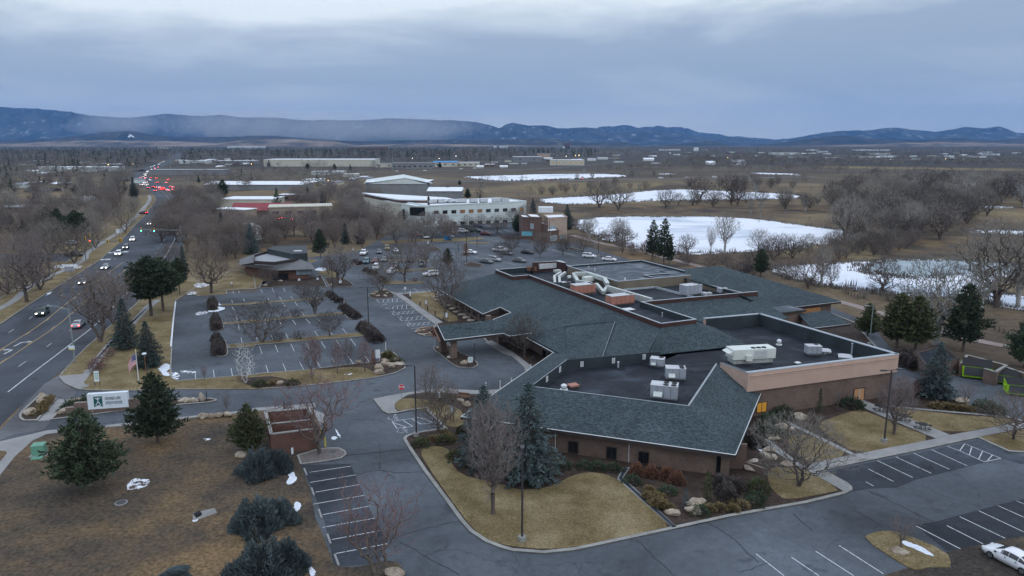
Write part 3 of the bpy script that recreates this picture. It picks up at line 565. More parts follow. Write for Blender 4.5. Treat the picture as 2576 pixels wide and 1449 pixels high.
pond([(1650,437),(1700,436),(1705,439),(1655,440)]); pond([(1875,434),(1932,435),(2020,438),(2020,440),(1900,439)])
pond([(2307,470),(2400,461),(2452,459),(2576,461),(2700,464),(2700,482),(2576,480),(2452,479),(2360,478),(2300,476)])
pond([(2250,455),(2350,453),(2352,456),(2260,458)]); pond([(2290,514),(2380,515),(2552,520),(2560,524),(2420,523),(2300,519)])
pond([(2429,580),(2500,579),(2567,580),(2640,583),(2640,591),(2560,590),(2445,585)]); pond([(2205,588),(2235,586),(2240,596),(2210,596)]); pond([(1400,545),(1440,551),(1438,556),(1400,552)])
# trail, highway, tracks
def road(name,pts,w,mat,z=.075):
    mb=MB(); strip(mb,catmull(pts,6),w,z); return struct(mb.build(name,mat))
road('trail',DL(0,[(1440,592),(1513,612),(1600,629),(1700,655),(1763,671),(1900,705),(2115,760),(2200,784),(2320,814),(2400,842),(2500,866),(2620,885)]),1.4,'trail_surface')
road('highway',DL(0,[(1080,456),(1244,456),(1380,455.5),(1500,453.5),(1600,450.5),(1800,449.5),(1932,446.5),(2050,444)]),6,'asphalt_apron')
road('railway_track',DL(0,[(1050,430),(1288,427),(1400,422),(1500,414),(1560,408)]),4,'asphalt_apron')
for pts in ([(1355,520),(1700,516),(2100,520),(2100,540),(1800,536),(1420,538)],[(1300,462),(1500,460),(1700,459),(1600,478),(1500,482),(1330,492)],[(2060,417),(2300,421),(2576,425),(2800,426),(2800,431),(2400,428),(2060,422)]):
    sheet('field',DL(0,pts),.028,'lawn_brown' if pts[0][0]==1355 else 'lawn_tan',smooth=1)
# rough dam grass right
sheet('field',DL(0,[(2180,610),(2260,600),(2400,592),(2620,598),(2620,640),(2400,648),(2200,650)]),.03,'lawn_brown',smooth=1)
# snow patches
def snowp(t,pts,z,mat='snow'):
    P=jag(smoothpoly(VL(0,(t,pts)),1),.10,2); return struct(MB().poly([(p[0],p[1],z) for p in P]).build('snow_patch',mat))
snowp('D1',[(340,395),(385,410),(400,455),(420,465),(370,530),(300,540),(325,470)],.10); snowp('D1',[(395,705),(450,720),(462,765),(400,820),(330,870),(270,950),(180,965),(230,890),(290,840),(350,810),(385,760)],.10); snowp('D1',[(510,1350),(585,1380),(605,1440),(560,1480),(535,1420)],.10)
snowp('D0',[(1330,480),(1420,465),(1520,490),(1480,550),(1400,580),(1290,590),(1270,540)],.09,'thin_snow'); snowp('D0',[(2030,70),(2090,60),(2130,80),(2080,98)],.09,'thin_snow')
snowp('B0',[(2190,770),(2225,830),(2280,845),(2200,880),(2110,885),(2080,870),(2180,865)],.19); snowp('B0',[(1970,880),(2080,865),(2110,890),(1970,915)],.05,'thin_snow')
snowp('B0',[(1945,595),(2100,585),(2105,610),(2020,640),(1960,630)],.15,'thin_snow'); snowp('B0',[(1860,700),(1940,672),(2000,690),(1900,715)],.15,'thin_snow'); snowp('B0',[(510,420),(650,395),(840,405),(800,450),(560,440)],.15,'thin_snow'); snowp('B0',[(450,725),(480,690),(540,670),(500,700)],.15)
snowp('C0',[(1580,440),(1690,380),(1720,470),(1690,540),(1600,460)],.15); snowp('C0',[(1700,490),(1790,480),(1820,550),(1740,555)],.16,'thin_snow'); snowp('C0',[(1790,465),(1900,460),(2000,475),(1900,490)],.05,'thin_snow')
sn=MB(); strip(sn,[V('B0',*p) for p in ((1768,780),(1745,960),(1728,1150),(1720,1230))],.14,.2); struct(sn.build('snow_patch','snow'))
snowp('B1',[(590,450),(640,432),(720,440),(700,468),(600,465)],.16); snowp('C1',[(790,1048),(812,1050),(855,1130),(845,1148)],.06); snowp('C1',[(755,1135),(790,1120),(825,1135),(800,1160),(765,1158)],.06); snowp('C1',[(865,510),(980,487),(960,515)],.16,'thin_snow')
for p in ([(960,855),(1000,900),(1040,935),(1010,945),(975,900)],[(1180,1090),(1245,1160),(1225,1175),(1190,1120)],[(800,745),(865,780),(845,782)]): snowp('B1',p,.17,'thin_snow')
snowp('D3',[(1345,1103),(1400,1110),(1560,1175),(1700,1275),(1600,1245),(1450,1180),(1350,1140)],.14)
snowp('D2',[(2420,100),(2500,120),(2576,250),(2520,210),(2440,180)],.14,'thin_snow'); snowp('D2',[(2310,330),(2380,350),(2400,400),(2330,380)],.14,'thin_snow')
# mountains: real ranges, a height field for each
def ridge(name,prof,R,depth,mat,seed,rough,z0=0):
    rs=random.Random(seed); xs=[p[0] for p in prof]; n=620; rows=34
    sub=np.linspace(xs[0],xs[-1],n); top=np.interp(sub,xs,[p[1] for p in prof])
    nz=np.zeros((rows,n))
    for o in range(5):
        f=2**o; gx=rng.random((2*f+3,22*f+3)); yy=np.linspace(0,2*f+1,rows); xx=np.linspace(0,22*f+1,n)
        yi=yy.astype(int); xi=xx.astype(int); fy=(yy-yi)[:,None]; fx=(xx-xi)[None,:]; fy=fy*fy*(3-2*fy); fx=fx*fx*(3-2*fx)
        a=gx[yi][:,xi];b=gx[yi][:,xi+1];c=gx[yi+1][:,xi];d=gx[yi+1][:,xi+1]
        nz+=(.5-abs((a*(1-fx)+b*fx)*(1-fy)+(c*(1-fx)+d*fx)*fy-.5)*2.6)/f**.75
    jg_=np.zeros(n)
    for o in range(6):
        m_=int(14*2**o); a_=rng.random(m_+2); jg_+=(np.interp(np.linspace(0,m_,n),np.arange(m_+2),a_)-.5)*6.0/(1.7**o)
    v=[];f_=[]
    for r in range(rows):
        u=r/(rows-1)*1.5; 
        prf=math.sin(min(u,1)*PI/2)**1.15 if u<=1 else math.cos((u-1)*PI*.8)
        for k in range(n):
            dist=R+depth*u
            H_=CH+ (HZ-(top[k]+jg_[k]))/F*(R+depth)
            az=math.atan((sub[k]-1288)/F); ed=min(1,min(k,n-1-k)/1.0)
            z=H_*prf*(1+nz[r,k]*rough*(1-abs(u-1)*.0)*(4*min(u,1)*(1-min(u,1)))) - (30 if r==0 else 0)
            if z>H_*1.0 and u<1: z=H_*(.99)
            v.append((dist*math.tan(az),dist,max(z,-30)))
    for r in range(rows-1):
        for k in range(n-1): f_.append((r*n+k,r*n+k+1,(r+1)*n+k+1,(r+1)*n+k))
    mb=MB(); mb.v=v; mb.f=f_; RIDGES[seed]=(v,f_); return struct(mb.build(name,mat))
RIDGES={}
def hill_mat(name,a,c,snow):
    m,nt,b=new(name); p=pos(nt); n=noise(nt,p,.0022,9,.7); col=ramp(nt,n,[(.35,a),(.6,c)])
    s=noise(nt,pos(nt,(1,.35,2)),.006,7,.75); col=mix(nt,ramp(nt,s,[(.56,0.0),(.66,snow)]),col,(.6,.64,.68))
    nt.links.new(col,b.inputs['Base Color']); b.inputs['Roughness'].default_value=1; b.inputs['Specular IOR Level'].default_value=0
hill_mat('mountain_rock',(.010,.016,.022),(.065,.07,.074),.4); hill_mat('foothill_grass',(.04,.04,.036),(.28,.22,.16),.12); hill_mat('hill_forest',(.014,.022,.022),(.075,.065,.052),.15)
B_=[(-500,300),(-200,284),(0,281),(50,279),(130,281),(200,284),(280,294),(350,299),(400,294),(440,291),(520,294),(570,291),(640,300),(700,301),(760,303),(850,306),(1000,306),(1100,308),(1180,311),(1230,318),(1258,327),(1272,318),(1290,314),(1330,319),(1370,317),(1400,323),(1450,321),(1500,324),(1560,331),(1600,329),(1670,329),(1700,332),(1740,344),(1830,346),(1890,352),(1960,351),(2000,346),(2060,335),(2100,332),(2150,333),(2230,326),(2290,331),(2330,335),(2360,331),(2400,325),(2440,327),(2485,322),(2500,326),(2530,337),(2576,339),(2800,345),(3100,350)]
ridge('mountains',B_,14500,2500,'mountain_rock',3,.55)
ridge('mountains',[(1380,352),(1480,335),(1500,325),(1560,317),(1600,322),(1650,318),(1720,322),(1760,338),(1900,346),(2000,352)],19000,2000,'mountain_rock',4,.4)
ridge('foothills',[(-500,350),(0,352),(60,350),(150,348),(230,343),(300,336),(345,334),(400,341),(480,347),(560,347),(640,346),(700,345),(760,348),(850,352),(950,354),(1050,352),(1150,350),(1288,351),(1400,351),(1480,358),(1560,354),(1620,364),(1700,361),(1740,356),(1762,353),(1800,358),(1850,366),(1932,362),(2000,354),(2050,347),(2130,344),(2180,350),(2290,352),(2350,350),(2400,350),(2470,356),(2576,348),(2800,350),(3100,356)],9800,1500,'hill_forest',5,.5)
ridge('foothills',[(-500,366),(0,364),(90,361),(150,356),(400,358),(560,362),(640,352),(720,350),(790,352),(860,357),(900,364),(1288,364),(1600,367),(1900,367),(2050,363),(2300,360),(2576,358),(3100,362)],8200,900,'foothill_grass',6,.4)
# letter on the hillside
from mathutils.bvhtree import BVHTree
bv=BVHTree.FromPolygons([Vector(p) for p in RIDGES[5][0]],RIDGES[5][1])
def hp(x,y):
    d=Vector(G(x,y,0) if y>HZ else G(x,y,2000))-Vector((0,0,CH)); d.normalize()
    h=bv.ray_cast(Vector((0,0,CH)),d)[0]
    return Vector((0,0,CH))+d*(12000 if h is None else (h-Vector((0,0,CH))).length-60)
a=MB()
for p in ([(321,345),(326,338),(329,338),(325,345)],[(325,339),(330,339),(338,345),(333,345)],[(324,342),(332,342),(332,343),(324,343)]):
    P=[hp(*k) for k in p]; i=len(a.v); a.v+=[tuple(k) for k in P]+[(k.x,k.y+40,k.z-12) for k in P]; a.f+=[(i,i+1,i+2,i+3),(i+4,i+5,i+6,i+7),(i,i+1,i+5,i+4),(i+1,i+2,i+6,i+5),(i+2,i+3,i+7,i+6),(i+3,i,i+4,i+7)]
tag(a.build('hillside_letter','roof_white'),'large white letter A laid out on the dark foothill at far left','letter')
# =============== BUILDINGS ===============
def K(s,t,z): return (.4145*s+.910*t,-.910*s+.4145*t,z)
ROTK=math.atan2(.4145,.910)
def onwall(px,py,a,b):
    d=Vector(G(px,py,0) if py>HZ+1 else G(px,py,100))-Vector((0,0,CH)); w=Vector((b[0]-a[0],b[1]-a[1])); n=Vector((-w.y,w.x))
    t=(n.x*a[0]+n.y*a[1])/(n.x*d.x+n.y*d.y); p=Vector((0,0,CH))+d*t; return p
def facade_window(parent,t,x,y,w,h,a,b,glass='glass_dark',frame='trim_brown',proud=.06,mull=1,name='window'):
    px,py=q(t,x,y); p=onwall(px,py,a,b); rz=math.atan2(b[1]-a[1],b[0]-a[0])
    n=Vector((b[1]-a[1],-(b[0]-a[0]),0)).normalized()
    if n.dot(Vector((0,0,CH))-p)<0: n=-n
    c=p+n*proud
    fr=MB(); u=Vector((math.cos(rz),math.sin(rz),0)); T=.07
    for sx in (-1,1): fr.box(tuple(c+u*sx*(w/2-T/2)),(T,.12,h),rz)
    for sz in (-1,1): fr.box(tuple(c+Vector((0,0,sz*(h/2-T/2)))),(w-2*T,.12,T),rz)
    for k in range(mull): 
        f=(k+1)/(mull+1)-.5; fr.box(tuple(c+u*f*w),(T*.7,.11,h-2*T),rz)
    f=fr.build(name,frame,parent)
    MB().box(tuple(c-n*.02),(w-2*T,.05,h-2*T),rz).build('pane',glass,f)
    return f
cl=thing('clinic_building','sprawling single storey brick clinic with green shingle hip roofs and dark flat decks','building')
rf=MB()
EV=3.3
# --- main western roof
rf.poly([K(-162.3,54.4,EV),K(-133.5,54.4,EV),K(-133.5,58.2,4.33),K(-144.5,70,7.5),K(-144.5,66,7.5),K(-154,66,7.5)])
rf.poly([K(-133.5,58.2,4.33),K(-128.3,58.2,4.33),K(-128.3,54.4,EV),K(-122.9,54.4,EV),K(-122.9,56,3.73),K(-119.2,62,5.4),K(-115.5,56,3.73),K(-113.4,54.4,EV),K(-98,54.4,EV),K(-91.5,58,4.3),K(-88.6,62.6,5.55),K(-95.4,70,7.5),K(-144.5,70,7.5)])
rf.poly([K(-162.3,54.4,EV),K(-154,66,7.5),K(-154,84,7.5),K(-162.3,84,5)])
wl3=V('C2',1490,275,5.9)
BL_=V('C2',1495,300,4.6); BR_=V('C2',2372,208,4.6)
rf.poly([K(-95.4,70,7.5),K(-95.4,77,7.5),BR_]); rf.poly([K(-95.4,70,7.5),BR_,BL_]); rf.poly([K(-95.4,70,7.5),BL_,K(-88.9,63.2,5.65)]); rf.poly([K(-88.9,63.2,5.65),BL_,wl3])
rf.poly([K(-110,77,7.5),K(-95.4,77,7.5),K(-100.8,85.5,4.9)]); rf.poly([K(-95.4,77,7.5),BR_,K(-100.8,85.5,4.9)]); rf.poly([K(-110,77,7.5),K(-110,102.5,7.5),K(-100.2,102.5,4.8),K(-100.8,85.5,4.9)])
# entrance cross gable, ridge running out from the main slope
rf.poly([K(-104.3,66.9,6.95),K(-107.5,59.0,6.1),K(-113,54.6,3.45),K(-117.8,62.2,5.5)]); rf.poly([K(-104.3,66.9,6.95),K(-107.5,59.0,6.1),K(-99,54.6,3.45),K(-92.5,57.0,4.2)]); rf.poly([K(-107.5,59.0,6.1),K(-99,54.6,3.45),K(-113,54.6,3.45)])
# --- portico
rf.poly([K(-115.6,40,3.9),K(-115.6,51,3.9),K(-114.3,51.6,3.65),K(-114.3,57.2,3.75),K(-118.8,62.4,5.65),K(-119.2,40,5.65)]); rf.poly([K(-122.9,40,3.9),K(-119.2,40,5.65),K(-118.8,62.4,5.65),K(-122.9,56,3.9)])
# --- back right roofs
rf.poly([K(-134.6,97.6,8.7),K(-134.6,114.6,8.7),K(-112,129.2,3.4),K(-112,111,3.4)]); rf.poly([K(-134.6,97.6,8.7),K(-112,111,3.4),K(-109.2,105.9,4.8),K(-107.3,99.6,7.2),K(-109.6,98.4,8.2),K(-124.6,97.6,8.6)])
rf.poly([K(-134.6,114.6,8.7),K(-157,129.2,3.4),K(-112,129.2,3.4)]); rf.poly([K(-134.6,97.6,8.7),K(-134.6,114.6,8.7),K(-157,129.2,3.4),K(-157,97.6,3.4)])
rf.poly([V('B3',825,995,3.1),V('B3',430,1042,3.1),V('B3',300,900,4.4),V('B3',590,867,4.4)])
# --- office wing (turned 45 degrees)
WC=(-6.4,87.5,EV);FC=(24.6,75.9,EV);RC_=(34.8,97.6,EV);R0=V('C2',190,618,6);R1=V('C2',1775,815,6);R2=V('C2',2055,395,6);R3=V('C2',550,350,6);E1=V('C2',285,380,EV);E2=(6.8,116.3,EV)
rf.poly([WC,FC,R1,R0]); rf.poly([FC,RC_,V('C2',2500,640,3.45),V('C2',2370,602,4.2),V('C2',2140,388,6.0),R2,R1]); rf.poly([WC,R0,R3,(9.6,108.2,5.0),E2])
roof=rf.build('roof','shingle_green',cl)
# give the roof sheet thickness
so_=roof.modifiers.new('thick','SOLIDIFY'); so_.thickness=.16; so_.offset=-1
# fascia and drip edge
def eave(pts,h=.34,proud=.05,trim=True):
    fa=MB(); wt=MB()
    for a,b in zip(pts,pts[1:]):
        a=Vector(a);b=Vector(b); 
        fa.wall(a,b,min(a.z,b.z)-h-.05,a.z-.05,.16,a.z-.05,b.z-.05)
        if trim: wt.tube([tuple(a+Vector((0,0,.01))),tuple(b+Vector((0,0,.01)))],.055,4)
    f_=fa.build('fascia','trim_brown',cl)
    if trim: wt.build('drip_edge','trim_white',f_)
eave([K(-162.3,54.4,EV),K(-133.5,54.4,EV),K(-133.5,58.2,4.33),K(-128.3,58.2,4.33),K(-128.3,54.4,EV),K(-122.9,54.4,EV)])
eave([K(-122.9,54.4,3.9),K(-122.9,40,3.9)]); eave([K(-115.6,40,3.9),K(-115.6,51,3.9)]); eave([K(-115.6,51,3.9),K(-114.3,51.6,3.65),K(-114.3,57.2,3.75)]); eave([K(-122.9,40,3.9),K(-119.2,40,5.65),K(-115.6,40,3.9)])
eave([K(-113.4,54.4,EV),K(-98,54.4,EV)]); eave([WC,FC,RC_]); eave([E2,WC]); eave([K(-112,129.2,3.4),K(-112,111,3.4)]); eave([K(-112,111,3.4),K(-109.2,105.9,4.8),K(-107.3,99.6,7.2)],trim=False)
eave([V('B3',825,995,3.1),V('B3',430,1042,3.1)])
rd_=MB(); 
for a,b in ((R1,R2),): rd_.tube([tuple(Vector(a)+Vector((0,0,.05))),tuple(Vector(b)+Vector((0,0,.05)))],.13,4)
rd_.tube([tuple(Vector(R0)+Vector((0,0,.03))),tuple(Vector(R1)+Vector((0,0,.03)))],.05,4); rd_.tube([tuple(Vector(R0)+Vector((0,0,.03))),tuple(Vector(R3)+Vector((0,0,.03)))],.05,4)
rd_.tube([K(-104.3,66.9,7.0),K(-92.5,57.0,4.3)],.035,4); rd_.tube([K(-117.8,62.2,5.55),K(-113.6,55.2,3.55)],.035,4)
rd_.build('ridge_flashing','metal_cap',cl)
# --- walls
wb=MB(); ins_=1.25
def iw(a,b,z=3.25,th=.3): MB().wall(a,b,0,z,th).build('brick_wall','brick_tan',cl)
iw(K(-160,56.2,0),K(-134,56.2,0),3.5); iw(K(-134,56.2,0),K(-134,60,0),3.9); iw(K(-134,60,0),K(-127.5,60,0),4.3); iw(K(-127.5,60,0),K(-127.5,57,0),3.6); iw(K(-127.5,57,0),K(-98,57,0),3.6); iw(K(-98,57,0),K(-94,50,0),3.4)
iw(K(-160,56.2,0),K(-160,84,0),3.8)
n_=Vector((.351,.936,0)).normalized(); u_=Vector((.936,-.351,0)).normalized(); nr=Vector((RC_[0]-FC[0],RC_[1]-FC[1],0)).normalized(); ur=Vector((-nr.y,nr.x,0))
WA=Vector(WC)+n_*1.1+u_*1.3; WB=Vector(FC)+n_*1.15-u_*2.2; WD=Vector(RC_)+ur*1.2
iw(WA,WB,3.3); iw(WB,WB+nr*3.0,3.4); iw(WB+nr*3.0,WD,3.4); iw(WA,(5.6,113,0),3.3)
wb.box(tuple(Vector(FC)+n_*1.6-u_*1.1+Vector((0,0,-1.75))),(.9,1.0,3.15),math.atan2(u_.y,u_.x)); iw(WB+u_*1.0+n_*2.2,WB+u_*3.2+n_*3.0,3.1)
iw(WB+u_*3.2+n_*3.0,WB+u_*5.4+n_*1.9,.9)
iw(K(-113.2,110,0),K(-113.2,127.5,0),3.6); iw(K(-113.2,127.5,0),K(-155,127.5,0),3.6)
PFl=(31.9,95.5);PFr=(56.3,104.3);PBr=(44.9,130.0);PBl=(34.3,126.4);Pll=(29.6,100.0)
wb.build('brick_pier','brick_tan',cl)
# right flat section: brick below, pink stucco parapet above
pb=MB(); pk=MB(); cap=MB()
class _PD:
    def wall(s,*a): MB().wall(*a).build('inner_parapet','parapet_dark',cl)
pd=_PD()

for a,b in ((PFl,PFr),(PFr,PBr),(PBr,PBl)): pb.wall(Vector((*a,0)),Vector((*b,0)),0,4.0,.35)
pb.build('brick_wall','brick_tan',cl)
def outw(a,b,d):
    v=Vector((b[0]-a[0],b[1]-a[1],0)).normalized(); n=Vector((v.y,-v.x,0))*d; return Vector((*a,0))+n,Vector((*b,0))+n
for a,b,z0 in ((PFl,PFr,3.95),(PFr,PBr,3.95),(PBr,PBl,3.0)):
    A,B=outw(a,b,.28); v=(B-A).normalized(); pk.wall(A-v*.28,B+v*.28,z0,6.55,.5)
pk.wall(Vector((*PFl,0)),Vector((*Pll,0)),3.0,6.5,.3)
for zz_,o in ((6.1,.50),(5.75,.42)):
    A,B=outw(PFl,PFr,o+.08); pk.wall(A,B,zz_,zz_+.06,.14)
pk.build('stucco_parapet','stucco_pink',cl)
for a,b in ((PFl,PFr),(PFr,PBr),(PBr,PBl)):
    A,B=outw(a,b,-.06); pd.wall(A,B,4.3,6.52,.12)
for a,b in ((PFl,PFr),(PFr,PBr),(PBr,PBl)):
    A,B=outw(a,b,.18); v=(B-A).normalized(); cap.wall(A-v*.35,B+v*.35,6.56,6.66,.62)
cap.wall(Vector((*PFl,0)),Vector((*Pll,0)),6.5,6.6,.45); cap.wall(Vector((*Pll,0)),Vector((*PFl,0)),6.505,6.6,.3)
# dark wall behind the office deck, with louvres
w1=Vector(R3); w2=Vector(wl3)
MB().wall(w1,w2,4.2,6.0,.2,6.0,6.05).build('inner_parapet','parapet_dark',cl); MB().wall(Vector(R0),Vector(R3),4.2,5.95,.15).build('inner_parapet','parapet_dark',cl)
# parapets of the upper decks
def par(a,b,z0,z1,m,th=.25,c=True,cw=.34):
    m.wall(Vector(a),Vector(b),z0,z1,th)
    if c: cap.wall(Vector(a),Vector(b),z1+.003,z1+.07,cw)
sb=MB(); ss_=MB()
P=[K(-154,66,0),K(-144.5,66,0),K(-144.5,70,0),K(-95.4,70,0),K(-95.4,77,0),K(-111,76.7,0)]
for a,b in zip(P[:-1],P[1:-1]): par(a,b,7.2,8.3,sb)
par(P[4],P[5],7.2,8.28,pd); par(K(-110.6,76.7,0),K(-109.3,103,0),7.2,8.3,sb)
par(K(-154,66,0),K(-154,84,0),6.0,8.3,pd); par(K(-154,84,0),K(-147.3,84,0),7.2,8.3,pd)
par(K(-124.8,97.9,0),K(-109.6,99.2,0),7.0,8.35,ss_,.2)
# upper deck block with tan siding
U=[K(-147.2,81.2,0),K(-147.2,101.5,0),K(-130.4,101.5,0),K(-125.6,99.4,0),K(-125.9,81.2,0)]
for a,b in ((U[4],U[3]),(U[0],U[4])): ss_.wall(Vector(a),Vector(b),7.2,9.15,.2)
for a,b in ((U[0],U[1]),(U[1],U[2])): pd.wall(Vector(a),Vector(b),7.2,9.15,.2)
for k in range(5): cap.wall(Vector(U[k]),Vector(U[(k+1)%5]),9.153+.001*k,9.23,.34) if k!=2 else None
par(K(-130.9,91.1,0),K(-130.2,97.2,0),8.6,8.95,pd); par(K(-130.9,91.1,0),K(-128,91.1,0),8.6,8.95,sb)
sb.build('parapet_band','siding_brown',cl); ss_.build('siding_wall','siding_tan',cl); cap.build('parapet_cap','metal_cap',cl)
dk=MB(); dk.prism([R0[:2],R1[:2],R2[:2],Pll,PFl,PFr,PBr,PBl,K(-89.2,83.4,0)[:2],K(-90.6,70,0)[:2],wl3[:2],R3[:2]],4.2,4.42)
dk.prism([p[:2] for p in (K(-154,66,0),K(-144.5,66,0),K(-144.5,70,0),K(-95.4,70,0),K(-95.4,77,0),K(-110.6,76.7,0),K(-109.3,99,0),K(-124.8,98,0),K(-125.9,81.2,0),K(-147.2,81.2,0),K(-147.2,84,0),K(-154,84,0))],7.0,7.25)
dk.build('flat_roof','roof_membrane',cl)
d2=MB(); d2.prism([p[:2] for p in U],8.5,8.72); d2.build('flat_roof','roof_membrane_grey',cl)
cb_=MB(); cb_.wall(Vector(K(-125.2,89.8,0)),Vector(K(-112.0,90.6,0)),7.25,7.65,.25); cb_.wall(Vector(K(-125.5,82.4,0)),Vector(K(-125.2,89.8,0)),7.25,7.6,.3); cb_.build('roof_curb','metal_cap',cl)
# chimney-like brick block with flat lid
bk=MB(); c4=[K(-103.2,102,0),K(-103.2,108.9,0),K(-106.8,108.9,0),K(-106.8,102,0)]; bk.prism([c[:2] for c in c4],2,5.0); bk.build('brick_block','brick_tan',cl)
bl=MB(); bl.prism([c[:2] for c in (K(-102.7,101.6,0),K(-102.7,109.4,0),K(-107.2,109.4,0),K(-107.2,101.6,0))],5.0,5.35); bl.build('block_lid','trim_brown',cl)
lt=MB(); lt.prism([c[:2] for c in (K(-102.9,101.8,0),K(-102.9,109.2,0),K(-107,109.2,0),K(-107,101.8,0))],5.352,5.37); lt.build('block_lid_deck','roof_membrane_grey',cl)
# portico columns and gable truss
for t,x,y,w in (('B1',1880,1278,1.1),('B1',1985,1340,1.1),('B1',2455,1195,1.0),('B1',2340,1105,.9)):
    p=V(t,x,y); MB().box((p[0],p[1],1.95),(w,w,3.9),ROTK).build('column','brick_tan',cl)
tr=MB(); a_=Vector(K(-122.9,39.2,3.7)); b_=Vector(K(-115.6,39.2,3.7)); c_=Vector(K(-119.2,39.2,5.45))
for a,b in ((a_,c_),(c_,b_),(a_,b_),(c_,(a_+b_)/2)): tr.tube([tuple(a),tuple(b)],.14,4)
tr.tube([tuple(c_),K(-119.2,36.8,5.45)],.12,4); tr.tube([tuple(a_),K(-121.2,36.6,4.3)],.12,4)
tr.build('gable_truss','wood_brown',cl)
dw=MB(); 
for s in range(-111,-98,2): p=K(s,56.8,1.3); dw.box(p,(.05,1.5,2.3),ROTK)
dw.build('entrance_glazing','glass_dark',cl)
# windows of the office wing
for x,y,w,h in ((620,147,1.25,1.5),(1005,205,1.25,1.5),(1328,253,1.25,1.5)): facade_window(cl,'D2',x,y,w,h,WA,WB,proud=.2,mull=1)
MB().box(tuple(WB+n_*.3+u_*.55+Vector((0,0,-1.8))),(.8,.1,2.6),math.atan2(u_.y,u_.x)).build('entry_door','glass_dark',cl)
facade_window(cl,'C2',2503,822,1.7,1.5,PFl,PFr,'glass_lit',proud=.2)
d=facade_window(cl,'C3',903,700,2.05,2.15,PFl,PFr,'door_tan',frame='trim_brown',proud=.22,mull=0,name='double_door')
p=onwall(*q('C3',903,700),PFl,PFr); MB().box((p.x+.10,p.y-.30,p.z),(.05,.05,2.0),.36).build('door_gap','trim_white',d)
def louvre(t,x,y,a,b,n=5,w=.42,h=.85):
    px,py=q(t,x,y); p=onwall(px,py,a,b); rz=math.atan2(b[1]-a[1],b[0]-a[0]); nn=Vector((b[1]-a[1],-(b[0]-a[0]),0)).normalized()
    if nn.dot(Vector((0,0,CH))-p)<0: nn=-nn
    m=MB(); 
    for k in range(n): m.box(tuple(p+nn*.16+Vector((0,0,-h/2+.08+k*h/n))),(w,.06,h/n*.55),rz)
    for s in (-1,1): m.box(tuple(p+nn*.155+Vector((math.cos(rz)*w/2*s,math.sin(rz)*w/2*s,0))),(.05,.05,h),rz)
    m.build('louvre','trim_white',cl)
for x,y in ((700,390),(1017,355),(1325,317)): louvre('C2',x,y,w1,w2)
for x,y in ((473,445),(342,542)): louvre('C2',x,y,R0,R3,w=.6)
for x in (440,1180): p=onwall(*q('D2',x,180),WA,WB); MB().box((p.x-n_.x*.2,p.y-n_.y*.2,1.6),(.06,.06,3.2),0).build('downpipe','trim_white',cl)
for s_ in range(-158,-134,4): 
    p=K(s_,55.95,1.6); MB().box(p,(.08,2.2,1.5),ROTK).build('window','glass_dark',cl)
mwd=MB(); mwd.box(K(-112.2,119,1.8),(9,.1,1.7),ROTK); mwd.build('window','glass_warm',cl)
# ---------- things standing on the roofs
def roof_unit(label,t,x,y,z,w,d,h,mat='unit_grey',fans=2,rz=ROTK,curb=.3,hood=True,top='unit_top',name='rooftop_unit',group='air handling units on the clinic roofs'):
    p=V(t,x,y,z); o=thing(name,label,'rooftop unit',p,rz,group)
    MB().box((0,0,curb/2),(w*.9,d*.85,curb)).build('curb','unit_dark',o)
    cab=MB().box((0,0,curb+h/2),(w,d,h)).build('cabinet',mat,o)
    sm=MB()
    for k in range(1,int(w/1.1)+1): sm.box((-w/2+k*w/(int(w/1.1)+1),-d/2-.012,curb+h/2),(.035,.02,h*.92))
    sm.box((0,-d/2-.013,curb+.1),(w,.02,.04)); sm.build('panel_seams','unit_dark',cab)
    MB().box((0,0,curb+h+.02),(w+.08,d+.08,.05)).build('top_panel',top,o)
    for k in range(fans):
        fx=w/2-.5-(k//2)*1.0; fy=(-.25 if k%2 else .25)*d
        f=MB().cyl((fx,fy,curb+h+.045),.36,.07,14).build('fan','fan_black',o)
    if hood:
        m=MB(); hw=w*.33; x0=-w*.22; z1=curb+h*.55; z0=curb+h*.2
        m.poly([(x0-hw/2,-d/2,z1),(x0+hw/2,-d/2,z1),(x0+hw/2,-d/2-.5,z0+.12),(x0-hw/2,-d/2-.5,z0+.12)]); m.poly([(x0-hw/2,-d/2,z1),(x0-hw/2,-d/2-.5,z0+.12),(x0-hw/2,-d/2-.5,z0),(x0-hw/2,-d/2,z0)]); m.poly([(x0+hw/2,-d/2,z1),(x0+hw/2,-d/2,z0),(x0+hw/2,-d/2-.5,z0),(x0+hw/2,-d/2-.5,z0+.12)]); m.poly([(x0-hw/2,-d/2-.5,z0),(x0+hw/2,-d/2-.5,z0),(x0+hw/2,-d/2-.5,z0+.12),(x0-hw/2,-d/2-.5,z0+.12)])
        m.build('intake_hood','duct_metal',o)
    return o
OR=-.36
roof_unit('grey rooftop unit with three fans nearest the front slope of the office deck','C2',1530,745,4.42,3.4,1.9,1.75,fans=4,rz=-.28)
roof_unit('grey rooftop unit with two fans in the middle of the office deck','C2',1640,548,4.42,2.7,1.7,1.5,fans=2,rz=-.1)
roof_unit('smaller grey rooftop unit by the end of the dark vented wall','C2',1462,420,4.42,2.0,1.5,1.05,fans=1,rz=-.35)
roof_unit('salmon pink rooftop unit beside the big silver ducts','B2',712,705,7.25,4.6,2.2,1.7,mat='unit_pink',fans=2,hood=False,curb=.55)
roof_unit('salmon pink rooftop unit behind the brown parapet, right of the other pink unit','B2',1085,800,7.25,5.0,2.2,1.6,mat='unit_pink',fans=2,hood=False)
roof_unit('blue grey rooftop unit standing in front of the tan siding wall','B2',1795,705,7.25,3.9,2.2,1.85,fans=2,hood=False)
roof_unit('low grey condenser at the right end of the tan walled roof pit','B2',2112,690,7.25,1.7,1.2,.85,fans=1,hood=False)
